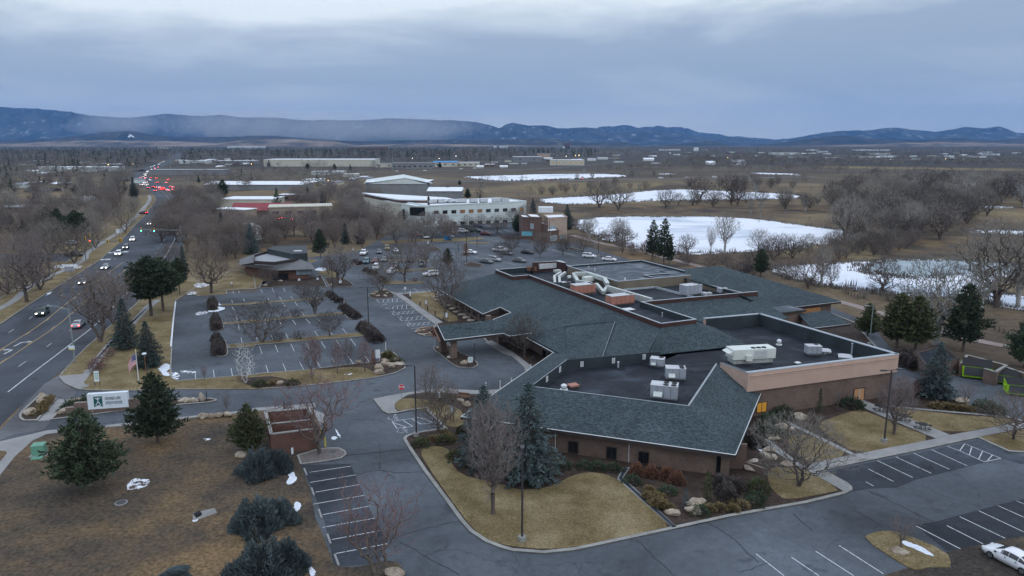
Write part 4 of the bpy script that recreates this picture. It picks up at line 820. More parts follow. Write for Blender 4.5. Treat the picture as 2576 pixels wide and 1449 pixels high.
roof_unit('flat light condenser on the deck next to the blue grey unit','B2',1955,712,7.25,1.8,1.3,.35,mat='unit_top',fans=1,hood=False)
roof_unit('small dark condenser left of the first pink unit','B2',535,632,7.25,1.9,1.2,.95,mat='unit_dark',fans=2,hood=False)
roof_unit('compact grey unit with yellow tags on the right black deck','C3',448,300,4.42,2.2,1.5,1.25,fans=1,rz=.0,hood=False)
# big cream packaged unit
cu=thing('rooftop_unit','long cream rooftop unit with three fans and louvred side','rooftop unit',V('C2',2395,380,4.42),.17,'air handling units on the clinic roofs')
MB().box((0,0,.12),(6.2,1.9,.24)).build('curb','unit_dark',cu); MB().box((0,0,.6),(6.3,2.0,.72)).build('base_frame','duct_metal',cu)
cabb=MB().box((0,0,1.7),(6.8,2.5,1.5)).build('cabinet','unit_cream',cu); m=MB()
for k in range(9): m.box((.95,-1.27,1.15+k*.13),(2.1,.04,.06))
m.build('louvres','unit_top',cabb)
m=MB(); m.poly([(-3.4,-1.1,2.2),(-3.4,1.1,2.2),(-4.1,1.1,1.9),(-4.1,-1.1,1.9)]); m.poly([(-3.4,-1.1,2.2),(-4.1,-1.1,1.9),(-3.4,-1.1,1.5)]); m.poly([(-3.4,-1.1,1.5),(-4.1,-1.1,1.9),(-4.1,1.1,1.9),(-3.4,1.1,1.5)]); m.build('intake_hood','unit_cream',cu)
MB().box((-1.0,-1.5,1.2),(.9,.5,.8)).build('side_box','unit_cream',cu)
for k in range(3): MB().cyl((.1+k*.85,-.5,2.46),.36,.08,16).build('fan','fan_black',cu)
# duct run
du=thing('roof_duct','thick silver duct bending over the central deck','duct',V('B2',800,560,7.25),ROTK)
def duct(par,pts,w,h,nm='duct_section'):
    for a,b in zip(pts,pts[1:]):
        a=Vector(a);b=Vector(b);d=b-a; R=d.to_track_quat('X','Z').to_matrix(); MB().box(tuple((a+b)/2),(d.length+w*.35,w,h),0,R).build(nm,'duct_metal',par)
def rel(t,x,y,z):
    o=Vector(V('B2',800,560,7.25)); p=Vector(V(t,x,y,z))-o; c,s=math.cos(-ROTK),math.sin(-ROTK); return (p.x*c-p.y*s,p.x*s+p.y*c,p.z)
duct(du,[rel('B2',620,495,8.7),rel('B2',660,570,8.4),rel('B2',790,590,8.6)],.7,.7); duct(du,[rel('B2',640,492,9.0),rel('B2',760,490,9.1),rel('B2',930,545,9.2),rel('B2',960,600,8.6)],.8,.8); duct(du,[rel('B2',850,600,8.6),rel('B2',920,680,7.8),rel('B2',960,625,8.3)],.6,.7); duct(du,[rel('B2',960,635,8.2),rel('B2',1180,700,8.15),rel('B2',1400,765,8.1)],.6,1.1)
MB().box(rel('B2',765,540,8.6),(2.2,1.4,.9)).build('fan_housing','unit_cream',du)
d3=thing('roof_duct','pair of curved silver ducts at the left of the central deck','duct',V('B2',470,560,7.25),ROTK)
def rel2(t,x,y,z):
    o=Vector(V('B2',470,560,7.25)); p=Vector(V(t,x,y,z))-o; c,s=math.cos(-ROTK),math.sin(-ROTK); return (p.x*c-p.y*s,p.x*s+p.y*c,p.z)
duct(d3,[rel2('B2',430,575,7.5),rel2('B2',425,520,8.6),rel2('B2',490,480,8.9)],.5,.5); duct(d3,[rel2('B2',480,580,7.5),rel2('B2',475,520,8.6),rel2('B2',535,480,8.9)],.5,.5); MB().box(rel2('B2',455,462,8.4),(1.6,1.0,.5)).build('fan_housing','duct_metal',d3)
sv=thing('roof_vent','silver scroll fan beside the pair of curved ducts','roof vent',V('B2',575,560,7.25)); MB().tube([(-.4,0,.7),(.4,0,.7)],.5,12).build('scroll','duct_metal',sv); MB().box((0,0,.2),(.7,.7,.4)).build('curb','unit_dark',sv)
wt_=thing('evaporative_cooler','brown wooden cooler box on legs at the far left deck','cooler',V('B2',198,480,7.25),ROTK); MB().box((0,0,.95),(1.9,1.4,.9)).build('box','wood_brown',wt_)
for sx in (-1,1):
    for sy in (-1,1): MB().box((sx*.8,sy*.55,.25),(.12,.12,.5)).build('leg','unit_dark',wt_)
def vent(label,t,x,y,z,kind,r=.3,h=.6,mat='trim_white'):
    o=thing('roof_vent',label,'roof vent',V(t,x,y,z),ROTK)
    if kind=='mush': MB().cyl((0,0,0),r*1.3,.12,16).build('base','trim_white',o); MB().cyl((0,0,.12),r*.8,h*.5,16).build('neck','duct_metal',o); MB().tube([(0,0,.12+h*.5),(0,0,.2+h*.75),(0,0,.2+h)],[r,r,r*.55],16).build('cap',mat,o)
    if kind=='pipe': MB().cyl((0,0,0),r*1.7,.15,10).build('boot','unit_dark',o); MB().cyl((0,0,.15),r,h,10).build('pipe','metal_cap',o); MB().cyl((0,0,.15+h),r*1.3,.1,10).build('cap',mat,o)
    if kind=='box': MB().box((0,0,.12),(r*2,r*1.6,.24)).build('curb','unit_dark',o); MB().box((0,0,.24+h/2),(r*2.3,r*1.9,h)).build('lid',mat,o)
    if kind=='hood': MB().box((0,0,.2),(r*1.6,r*1.3,.4)).build('curb','duct_metal',o); m=MB(); m.tube([(0,0,.4),(0,0,.42),(0,0,.62)],[r*1.5,r*1.5,r*.9],4); m.build('hood','unit_top',o)
    return o
vent('round white mushroom vent near the left corner of the office deck','C2',522,652,4.42,'mush',.42,.6)
vent('low brick red hatch box on the office deck','C2',615,628,4.42,'box',.6,.2,'sign_red' if False else 'unit_pink')
vent('thin pipe vent in front of the dark vented wall','C2',1068,435,4.42,'pipe',.12,.75)
vent('white mushroom vent behind the long cream unit','C3',110,200,4.42,'mush',.38,.75)
vent('wide galvanised hood beside the compact grey unit','C3',572,280,4.42,'hood',.85); vent('wide galvanised hood near the right parapet','C3',775,338,4.42,'hood',.95); vent('tall white pipe vent by the right back parapet','C3',840,302,4.42,'pipe',.12,1.7); vent('tiny white capped curb on the right black deck','C3',298,398,4.42,'box',.35,.12)
vent('shiny double flue vent at the foot of the green slope','B2',1982,1042,4.6,'mush',.42,1.1,'duct_metal'); vent('flat white skylight hatch on the narrow dark deck','B2',1168,862,7.25,'box',.85,.1)
vent('thin white goose neck pipe on the narrow dark deck','B2',1510,932,7.25,'pipe',.07,.7); vent('small white roof cap near the tip of the narrow deck','B2',1710,940,7.25,'mush',.16,.2)
vent('bent silver pipe on the highest flat roof, left one','B2',770,462,8.72,'pipe',.15,.75); vent('bent silver pipe on the highest flat roof, right one','B2',832,484,8.72,'pipe',.14,.7); vent('white cap at the front edge of the highest flat roof','B2',1137,553,8.72,'mush',.18,.3)
gp=thing('gas_pipe','thin gas pipe laid on blocks across the office deck','pipe',(0,0,0)); m=MB(); 
for pts in ([(1670,395),(1740,420),(1850,478)],[(1740,415),(2040,382),(2200,362)],[(1750,465),(2020,445)],[(1530,490),(1430,575),(1310,700),(1390,710)]): m.tube([V('C2',*p,4.6) for p in pts],.045,5)
m.build('pipe','unit_dark',gp)
# ---------- other buildings
def block(bld,pts,h,wallm,roofm,par_=.5,z0=0,name='wall'):
    MB().prism([p[:2] for p in pts],z0,h).build(name,wallm,bld)
    m=MB(); n=len(pts); 
    for k in range(n): m.wall(Vector((*pts[k][:2],0)),Vector((*pts[(k+1)%n][:2],0)),h-.02+.002*k,h+par_,.35)
    m.build('parapet',wallm,bld); MB().prism(inset([(p[0],p[1]) for p in pts],.18),h-.1,h+.05).build('flat_roof',roofm,bld)
wo=thing('office_building','long white two storey office block with a row of small square windows','building')
P1=G(1081,571.5);P2=G(1324,556)
dv=Vector((P2[0]-P1[0],P2[1]-P1[1],0)).normalized(); nv=Vector((-dv.y,dv.x,0))
P3=Vector(P2)+nv*26; P0=Vector(P1)+nv*26
block(wo,[P1,P2,P3,P0],9.3,'wall_white','roof_white')
Q0=G(1046,570.5); Q1=G(1010,562); Q2=G(976,552);Q3=G(966,549)
block(wo,[Vector(P1)+dv*.0+nv*.02,Vector(Q0),Vector(Q1),Vector(Q1)+nv*20,Vector(P0)-dv*.4],9.0,'wall_white','roof_white')
block(wo,[Vector(Q1)-dv*.05,Vector(Q2),Vector(Q3),Vector(Q3)+nv*28,Vector(Q1)+nv*28-dv*.05],8.4,'wall_cream','roof_white')
MB().prism([tuple(Vector(Q3)+nv*4-dv*2)[:2],tuple(Vector(Q1)+nv*4)[:2],tuple(Vector(P1)+nv*8+dv*18)[:2],tuple(Vector(P1)+nv*24+dv*20)[:2],tuple(Vector(Q3)+nv*30)[:2]],10.6,11.1).build('raised_roof','roof_white',wo)
MB().prism([tuple(Vector(Q3)+nv*7+dv*1)[:2],tuple(Vector(Q1)+nv*7)[:2],tuple(Vector(P1)+nv*11+dv*12)[:2],tuple(Vector(P1)+nv*22+dv*12)[:2],tuple(Vector(Q3)+nv*26)[:2]],8.6,10.6).build('clerestory_wall','wall_brown',wo)
m=MB(); 
for zz_ in (4.9,1.9): m.box(tuple((Vector(P1)+Vector(P2))/2-nv*.12+Vector((0,0,zz_))),((Vector(P2)-Vector(P1)).length,.12,.22),math.atan2(dv.y,dv.x))
m.build('string_course','trim_white',wo)
for k,(x,y) in enumerate([(1812,1130),(1902,1127),(1990,1124),(2078,1121),(2165,1118),(2252,1115),(2338,1112),(2422,1109),(2506,1106)]):
    facade_window(wo,'A1',x,y,2.4,1.5,P1,P2,'glass_warm' if k in (3,4,5) else 'glass_dark','trim_brown',.1,0)
for k,(x,y) in enumerate([(1905,1246),(1993,1242),(2080,1238),(2167,1235),(2253,1232),(2338,1229),(2422,1226),(2506,1222)]): facade_window(wo,'A1',x,y,2.4,1.5,P1,P2,'glass_dark','trim_brown',.1,0)
for x,y in ((15,1104),(98,1101)): facade_window(wo,'A2',x,y,2.4,1.6,P1,P2,'glass_lit' if x>50 else 'glass_dark','trim_brown',.1,0)
facade_window(wo,'A1',1625,1122,7.2,3.8,P1,Q0,'glass_dark','trim_brown',.25,3); facade_window(wo,'A1',1490,1150,2.6,4.6,Q0,Q1,'glass_dark','trim_brown',.25,1); facade_window(wo,'A1',1370,1110,4.2,4.0,Q1,Q2,'glass_dark','trim_brown',.3,4)
for k,x in enumerate((1775,1868,1970,2055,2188,2290,2415,2505)): roof_unit('white rooftop unit on the long white office, number %d counted from its left end'%(k+1) if False else ['first','second','third','large fourth','fifth','sixth','seventh','last'][k]+' pale rooftop unit from the left on the long white office','A1',x,1040-(k*2),9.4,3.6 if k!=3 else 6,2.4,1.5,mat='unit_top',fans=0,hood=False,rz=math.atan2(dv.y,dv.x),group='rooftop units on the white office')
hv=thing('communications_mast','dark lattice mast at the corner of the white office','mast',V('A1',1742,1275)); MB().cyl((0,0,0),.22,14,6).build('mast','pole_dark',hv); MB().box((0,0,12.6),(1.0,.5,1.6)).box((0,0,10.2),(.9,.5,1.2)).build('antenna','pole_dark',hv)
# brown and tan stepped building
bb=thing('stepped_building','stepped brown and tan two storey building by the pond','building')
a0=V('A2',105,1430);a1=V('A2',555,1400)
pr=lambda t,x0,y0,x1,y1,dep:(lambda A,B:[A,B,tuple(Vector(B)+Vector((-.10,.995,0))*dep),tuple(Vector(A)+Vector((-.10,.995,0))*dep)])(V(t,x0,y0),V(t,x1,y1))
block(bb,pr('A2',105,1400,190,1410,12),8.4,'wall_brown','roof_white',.4); block(bb,pr('A2',185,1412,300,1418,14),8.8,'wall_brown','roof_white',.4)
block(bb,pr('A2',300,1416,360,1438,12),6.4,'wall_brown','roof_white',.4); block(bb,pr('A2',362,1440,470,1428,10),4.2,'wall_brown','roof_white',.4); block(bb,pr('A2',362,1410,552,1398,12),8.4,'wall_peach','roof_white',.4)
MB().box(tuple(Vector(V('A2',345,1350))+Vector((0,8,9.5))),(6,5,2.2)).build('roof_unit','roof_white',bb)
A_=V('A2',362,1410);B_2=V('A2',552,1398); facade_window(bb,'A2',405,1295,3,2.2,A_,B_2,'glass_sky','trim_white',.2,1); facade_window(bb,'A2',415,1390,3.4,2,V('A2',362,1440),V('A2',470,1428),'glass_sky','trim_white',.2,1); facade_window(bb,'A2',203,1270,1.2,2,V('A2',185,1412),V('A2',300,1418),'glass_sky','trim_white',.2,0); facade_window(bb,'A2',500,1385,2.4,2,A_,B_2,'glass_sky','trim_brown',.2,0)
p=V('A2',150,1425); MB().poly([(p[0]-2,p[1]-3,2.6),(p[0]+2,p[1]-3,2.6),(p[0]+2,p[1]+1,3.8),(p[0]-2,p[1]+1,3.8)]).build('awning','teal_awning',bb)
# small dark office north of the west lot
so2=thing('small_office','small dark office with grey tile skirt roof and flat centre','building')
lo=[G(x,y,3.0) for x,y in ((602,667),(690,681),(794,677),(770,645),(650,636),(603,652))]; up=[G(x,y,4.9) for x,y in ((640,660),(690,663),(752,653),(750,640),(670,636),(640,645))]
m=MB(); 
for k in range(6): m.poly([lo[k],lo[(k+1)%6],up[(k+1)%6],up[k]])
m.build('tile_roof','tile_grey',so2); MB().prism([p[:2] for p in up],4.2,4.7).build('flat_roof','roof_grey',so2)
m=MB()
for k in range(6): m.wall(Vector(up[k]),Vector(up[(k+1)%6]),4.5,5.35,.25)
m.build('parapet','trim_brown',so2); wq=inset([p[:2] for p in lo],1.6); MB().prism(wq,0,3.1).build('wall','brick_red',so2)
MB().prism([G(x,y,5)[:2] for x,y in ((735,650),(774,648),(772,628),(690,630),(672,636))],4,6.3).build('raised_block','dark_wall',so2)
A1_=wq[1];B1_=wq[2]
f=MB(); p1=Vector((*A1_,1.6));p2=Vector((*B1_,1.6)); 
facade_window(so2,'B1',480,474,4.2,1.5,(*A1_,0),(*B1_,0),'glass_sky','trim_brown',.15,2); facade_window(so2,'B1',240,520,4.5,2.0,(*A1_,0),(*B1_,0),'glass_dark','trim_brown',.15,2)
MB().box(tuple(Vector(G(745,648,4.8))+Vector((0,2,1.0))),(2.2,1.6,1.5)).build('roof_unit','unit_top',so2)
# enclosures
def enclosure(name,label,pts,h,mat,capm='kerb_concrete',inner=None):
    o=thing(name,label,'enclosure'); n=len(pts); m=MB(); c=MB()
    for a,b in zip(pts,pts[1:]):
        m.wall(Vector(a),Vector(b),0,h,.3); c.wall(Vector(a),Vector(b),h+.002,h+.1,.42)
    if inner: m.wall(Vector(inner[0]),Vector(inner[1]),0,h-.1,.25); c.wall(Vector(inner[0]),Vector(inner[1]),h-.098,h,.36)
    m.build('wall',mat,o); c.build('coping',capm,o); return o
ez=lambda t,x,y,h=2.6:V(t,x,y,h)
en=enclosure('bin_enclosure','roofless red brick bin enclosure beside the south drive',[ez('C1',600,1045),ez('C1',155,1100),ez('C1',95,875),ez('C1',520,840),ez('C1',560,900)],2.6,'brick_red','kerb_concrete',(ez('C1',150,990),ez('C1',540,950)))
eb=thing('dumpster','low dark dumpster with white ends inside the brick enclosure','dumpster',V('C1',330,1085,.2),.25); MB().box((0,0,.7),(3.0,1.3,1.2)).build('bin','rubber',eb); MB().box((-1.75,0,1.2),(.5,1.2,.25)).box((1.75,0,1.2),(.5,1.2,.25)).build('lid','trim_white',eb)
e2=enclosure('utility_enclosure','brown walled flat roofed utility enclosure behind the blue spruce',[V('C3',1470,400,0),V('C3',1580,560,0),V('C3',1900,480,0),V('C3',1720,330,0),V('C3',1470,400,0)],2.4,'brick_tan','trim_brown')
MB().prism([V('C3',x,y,0)[:2] for x,y in ((1490,408),(1585,545),(1880,475),(1715,345))],2.0,2.15).build('flat_roof','roof_membrane',e2)
e3=enclosure('bin_enclosure','grey capped brick bay holding a lime green dumpster at far right',[V('C3',1930,520,0),V('C3',1990,430,0),V('C3',2380,540,0),V('C3',2270,610,0),V('C3',2160,575,0)],2.2,'brick_tan','kerb_concrete')
e4=enclosure('bin_enclosure','second brick bin bay at the right picture edge',[V('C3',2380,548,0),V('C3',2640,640,0),V('C3',2600,680,0)],2.0,'brick_tan','kerb_concrete')
def dumpster(label,t,x,y,rz,s=1):
    o=thing('dumpster',label,'dumpster',V(t,x,y,.15),rz); L,W=2.6*s,1.7*s
    m=MB(); m.v=[(-L/2,-W/2,.15),(L/2,-W/2,.15),(L/2,W/2,.15),(-L/2,W/2,.15),(-L/2-.1,-W/2-.15,1.3*s),(L/2+.1,-W/2-.15,1.3*s),(L/2+.1,W/2,1.75*s),(-L/2-.1,W/2,1.75*s)]; m.f=[(3,2,1,0),(0,1,5,4),(1,2,6,5),(2,3,7,6),(3,0,4,7)]; m.build('bin','lime',o)
    MB().poly([(-L/2-.12,-W/2-.2,1.34*s),(L/2+.12,-W/2-.2,1.34*s),(L/2+.12,W/2+.02,1.8*s),(-L/2-.12,W/2+.02,1.8*s)]).build('lid','rubber',o)
    MB().box((0,-W/2-.16,.78*s),(L*.9,.05,.95*s)).build('front_gate','unit_dark',o)
    for sx in (-1,1): MB().box((sx*(L/2+.14),0,.95*s),(.16,1.0,.2)).build('lift_pocket','lime',o)
    r=MB(); 
    for k in range(5): r.box((-L/2+.3+k*(L-.6)/4,-W/2-.09,.75*s),(.08,.1,.95*s))
    r.build('ribs','lime',o); return o
dumpster('large lime green dumpster with open black lid in the brick bay','C3',2090,520,-.5,1.5); dumpster('lime green dumpster between the two brick bays','C3',2390,580,-.5,1.1); dumpster('lime green dumpster standing out on the pavement at the right edge','C3',2510,690,-.35,1.25)
tb=thing('tall_enclosure','dark red slatted screen around a unit behind the clinic roof','enclosure'); m=MB(); pp_=[V('B2',x,y,8.3) for x,y in ((200,378),(440,362),(543,385),(545,400))]
P4=[V('B2',200,425,7.3),V('B2',200,425,7.3)]
for a,b in ((V('B2',205,378,9.6),V('B2',445,363,9.6)),(V('B2',445,363,9.6),V('B2',543,385,9.6))): m.wall(Vector(a),Vector(b),6.5,9.6,.1)
m.wall(Vector(V('B2',205,378,9.6)),Vector(V('B2',222,400,9.6)),6.5,9.6,.1); m.build('screen','siding_brown',tb); MB().box(tuple(Vector(V('B2',380,400,8.6))),(7,3,1.2),ROTK).build('unit','unit_top',tb)
# ---- middle distance and far buildings
def far(name,label,x0,x1,yb,yt,dep,wallm,roofm,rot=0,gable=0,yb2=None,wins=0,cat='building',winm='glass_dark'):
    A=Vector(G(x0,yb)); B=Vector(G(x1,yb if yb2 is None else yb2)); h=max(2.5,(yb-yt)/(yb-HZ)*CH)
    o=thing(name,label,cat); d=(B-A).normalized(); n=Vector((-d.y,d.x,0)); pts=[A,B,B+n*dep,A+n*dep]
    if gable:
        wh=h-gable; MB().prism([p[:2] for p in pts],0,wh).build('wall',wallm,o); m=MB(); ov=.6
        if gable>0:
            a,b,c,e=[Vector((p[0],p[1],wh)) for p in (pts[0]-d*ov-n*ov,pts[1]+d*ov-n*ov,pts[2]+d*ov+n*ov,pts[3]-d*ov+n*ov)]; r0=(a+e)/2+Vector((0,0,gable)); r1=(b+c)/2+Vector((0,0,gable))
            m.poly([a,b,r1,r0]); m.poly([c,e,r0,r1]); m.poly([a,r0,e]); m.poly([b,c,r1]); m.build('roof',roofm,o)
    else:
        MB().prism([p[:2] for p in pts],0,h-.4).build('wall',wallm,o); MB().prism([tuple(p)[:2] for p in (pts[0]-n*.4-d*.4,pts[1]-n*.4+d*.4,pts[2]+d*.4,pts[3]-d*.4)],h-.4,h).build('roof',roofm,o)
    L=(B-A).length; rz=math.atan2(d.y,d.x)
    for k in range(wins):
        c=A+d*L*(k+.5)/wins-n*.1; MB().box((c.x,c.y,h*.45),(min(3,L/wins*.6),.2,min(1.6,h*.35)),rz).build('window',winm,o)
    return o
far('retail_building','tan strip mall wing with parked cars right in front of it',678,836,549,520,16,'wall_tan','wall_cream',yb2=545,wins=5)
far('retail_building','tan strip mall wing at the left end of the red roofed row',541,618,549,524,9,'wall_tan','roof_white',yb2=552,wins=3)
far('retail_building','low building with long dark red metal roof between two tan wings',582,724,541,512,12,'wall_brown','roof_red',gable=3.6,wins=0)
far('retail_building','cream flat roofed shop with white unit, above the red roof',556,688,522,500,22,'wall_cream','roof_white',wins=0)
far('retail_building','narrow cream and brick building behind the strip mall',703,772,505,489,10,'wall_brown','roof_white',wins=2)
far('warehouse','pale grey long warehouse among bare trees left of centre',516,760,478,458,34,'wall_grey','roof_white',gable=2)
gb=far('barn_shed','large white gabled metal shed behind the long office',920,1076,492,458,40,'wall_grey','roof_white',gable=.01)
m=MB(); A=Vector(G(925,492)); B=Vector(G(1075,492)); h0=8.6; h1=12.6; mid=(A+B)/2+Vector((6,0,0))
for a,b,ha,hb in ((A-Vector((2,0,0)),mid,h0,h1),(mid,B+Vector((4,0,0)),h1,h0)):
    m.poly([(a.x,a.y-1,ha),(b.x,b.y-1,hb),(b.x-10,b.y+60,hb),(a.x-10,a.y+60,ha)])
m.poly([(A.x,A.y-.5,h0-.3),(B.x,B.y-.5,h0-.3),(mid.x,mid.y-.5,h1-.2)]); m.build('gable_roof','roof_grey' if False else 'wall_white',gb)
p=Vector(G(1010,490)); MB().box((p.x,p.y-1.2,3),(8,.3,6)).build('door','trim_white',gb)
far('lean_to_shed','low white shed roof running right from the metal shed',1076,1160,500,473,25,'wall_grey','roof_white',gable=2)
far('warehouse','very long pale green warehouse in the far trees left of centre',664,940,419,401,60,'wall_cream','roof_white')
far('warehouse','long low white store at the far end of the pale green warehouse',940,1066,421,412,30,'wall_cream','roof_grey',wins=5)
far('open_shed','long open sided shed on posts beside the blue roofed building',985,1090,425,410,25,'wall_grey','roof_grey',wins=8)
far('store','bright blue roofed building with cream wall in the far centre',1090,1150,420,405,25,'wall_cream','roof_blue',gable=2,wins=3)
far('store','cream end building right of the blue roofed one',1148,1205,419,408,20,'wall_cream','roof_white',wins=4)
far('warehouse','low white roofed building left of the queue of cars',105,285,431,420,30,'wall_white','roof_white',wins=3)
far('house','large brown roofed house at far left',60,130,484,474,12,'wall_peach','roof_dark',gable=2); far('house','white walled cottage with cars beside it at far left',33,60,472,460,10,'wall_white','roof_grey',gable=1.5)
far('house','low long grey roofed building among dark pines, left edge',-10,90,534,520,14,'wall_brown','roof_grey'); far('house','dark red brick block among bare trees on the left',163,185,520,497,10,'brick_red','roof_grey',wins=2); far('house','small house with white gable behind the spruces',205,228,508,495,8,'wall_white','roof_white',gable=2)
far('store','low dark green roofed shop left of centre',375,560,440,427,25,'wall_grey','roof_grey'); far('store','small white roofed buildings cluster by the main road, nearer',450,520,412,404,25,'wall_white','roof_white'); far('store','pale flat buildings cluster by the main road, farther right',540,640,413,404,25,'wall_grey','roof_white',wins=6)
far('store','white boxy store with red sign beyond the first frozen pond',1385,1470,416,402,30,'wall_cream','roof_white',wins=6,winm='glass_lit')
far('store','grey industrial building left of the white boxy store',1290,1362,408,394,30,'wall_grey','roof_white',wins=2); far('store','curved pale office beyond the grey industrial building',1352,1384,398,386,20,'wall_peach','roof_grey')
far('barn','white barn with blue grey gable roof in the far fields',1844,1875,416,402,22,'roof_white','roof_grey',gable=5,wins=4); far('farmhouse','small white farmhouse left of the white barn',1778,1800,414,405,12,'roof_white','roof_white',gable=3); far('farmhouse','white farmhouse with brown wing beyond the marsh',1620,1645,405,397,12,'roof_white','roof_white',gable=3); far('farm_shed','low white sheds near the farmhouse',1640,1672,412,408,10,'roof_white','roof_grey')
tw=far('tower_block','dark slab tower with light cap far ahead',1404,1415,374,360,40,'wall_grey','roof_dark'); tw=far('tower_block','reddish tower block beside the dark slab tower',1421,1434,374,360,40,'wall_brown','roof_grey'); far('grain_silo','pale silos between the two far towers',1415,1433,374,368,20,'wall_white','roof_white')
far('tower_block','small white tower near the horizon left of centre',1242,1249,373,367,30,'roof_white','roof_white'); far('tower_block','white and lilac block near the horizon',1257,1278,373,367,30,'wall_white','roof_white'); far('college_building','red brick block on the far tree line',874,970,381,372,60,'brick_red','wall_brown'); far('college_building','taller red brick block on the far tree line',958,971,379,370,40,'brick_red','wall_brown')
far('stadium','white stadium ribs on the horizon left of centre',572,662,373,368,60,'roof_white','roof_white',wins=6); far('stadium','pale low hall on the horizon above the main road',397,421,375,371,40,'wall_cream','roof_white')
for k,(x0,x1,yb,yt,wm,rm,lb) in enumerate([(1660,1712,379,375,'wall_white','roof_white','long white shed row on the far plain'),(1748,1757,380,371,'roof_white','roof_white','white domed plant on the far plain'),(1766,1782,380,376,'wall_grey','roof_white','small white hall right of the domed plant'),(1940,2010,390,384,'wall_white','roof_white','long white factory on the far right plain'),(2010,2060,390,386,'wall_grey','roof_white','grey factory right of the long white one'),(2032,2060,379,376,'wall_white','roof_white','row of tiny white sheds near the right hills'),(2060,2085,384,380,'wall_white','roof_white','white hall below the tiny sheds'),(2150,2180,379,376,'roof_white','roof_white','left of the white sheds on the right plain'),(2185,2218,379,376,'roof_white','roof_white','middle white shed on the right plain'),(2222,2240,379,376,'roof_white','roof_white','right white shed on the right plain'),(2195,2240,389,385,'wall_white','roof_dark','dark roofed row on the right plain'),(2220,2255,396,392,'roof_white','roof_white','bright white flat hall at right'),(2170,2220,397,393,'wall_cream','roof_grey','cream hall beside the bright white one'),(1990,2030,397,393,'roof_white','roof_white','twin white halls behind the willows'),(1950,1970,398,393,'wall_grey','roof_white','grey shop behind the willows'),(2480,2515,391,386,'roof_white','roof_blue','pale blue roofed hall at far right'),(2460,2480,397,393,'roof_white','roof_white','white house group at far right'),(2080,2120,404,397,'wall_grey','roof_white','grey store behind the bare trees at right'),(1480,1500,404,399,'roof_white','roof_white','small white store beside the railway'),(1505,1530,401,396,'wall_white','roof_white','white yard office beside the railway'),(1548,1570,409,404,'wall_white','roof_dark','white pump house in the far field')]):
    far('distant_building',lb,x0,x1,yb,yt,25,wm,rm)

# scattered roofs of the town
rh=random.Random(42); nh=0
WHERE=[((430,640),(404,424),'among the trees right of the far road queue',18),((20,360),(404,470),'in the wooded neighbourhood left of the main road',20),((760,920),(436,470),'between the long grey warehouse and the metal shed',9),((1100,1330),(404,424),'around the blue roofed store',10),((1340,1560),(392,410),'along the railway beyond the ponds',9),((1600,2100),(383,396),'on the far plain beyond the white barn',22),((2100,2560),(384,404),'on the far right plain',24)]
for (xa,xb),(ya,yb_),wh,cnt in WHERE:
    L_=sorted((rh.uniform(xa,xb),rh.uniform(ya,yb_)) for _ in range(cnt))
    for k,(x,y) in enumerate(L_):
        w=rh.uniform(10,34)*(y-340)/90; hh=rh.uniform(3,5.5)*(y-340)/60
        far('town_building','%s roof from the left %s'%(['first','second','third','fourth','fifth','sixth','seventh','eighth','ninth','tenth','eleventh','twelfth','thirteenth','fourteenth','fifteenth','sixteenth','seventeenth','eighteenth','nineteenth','twentieth','twenty first','twenty second','twenty third','twenty fourth'][k],wh),x,x+w,y,y-hh,rh.uniform(12,30),rh.choice(['wall_grey','wall_cream','wall_brown','wall_white','wall_tan']),rh.choice(['roof_white','roof_white','roof_grey','roof_white','roof_dark']),gable=rh.choice([0,1.6]))
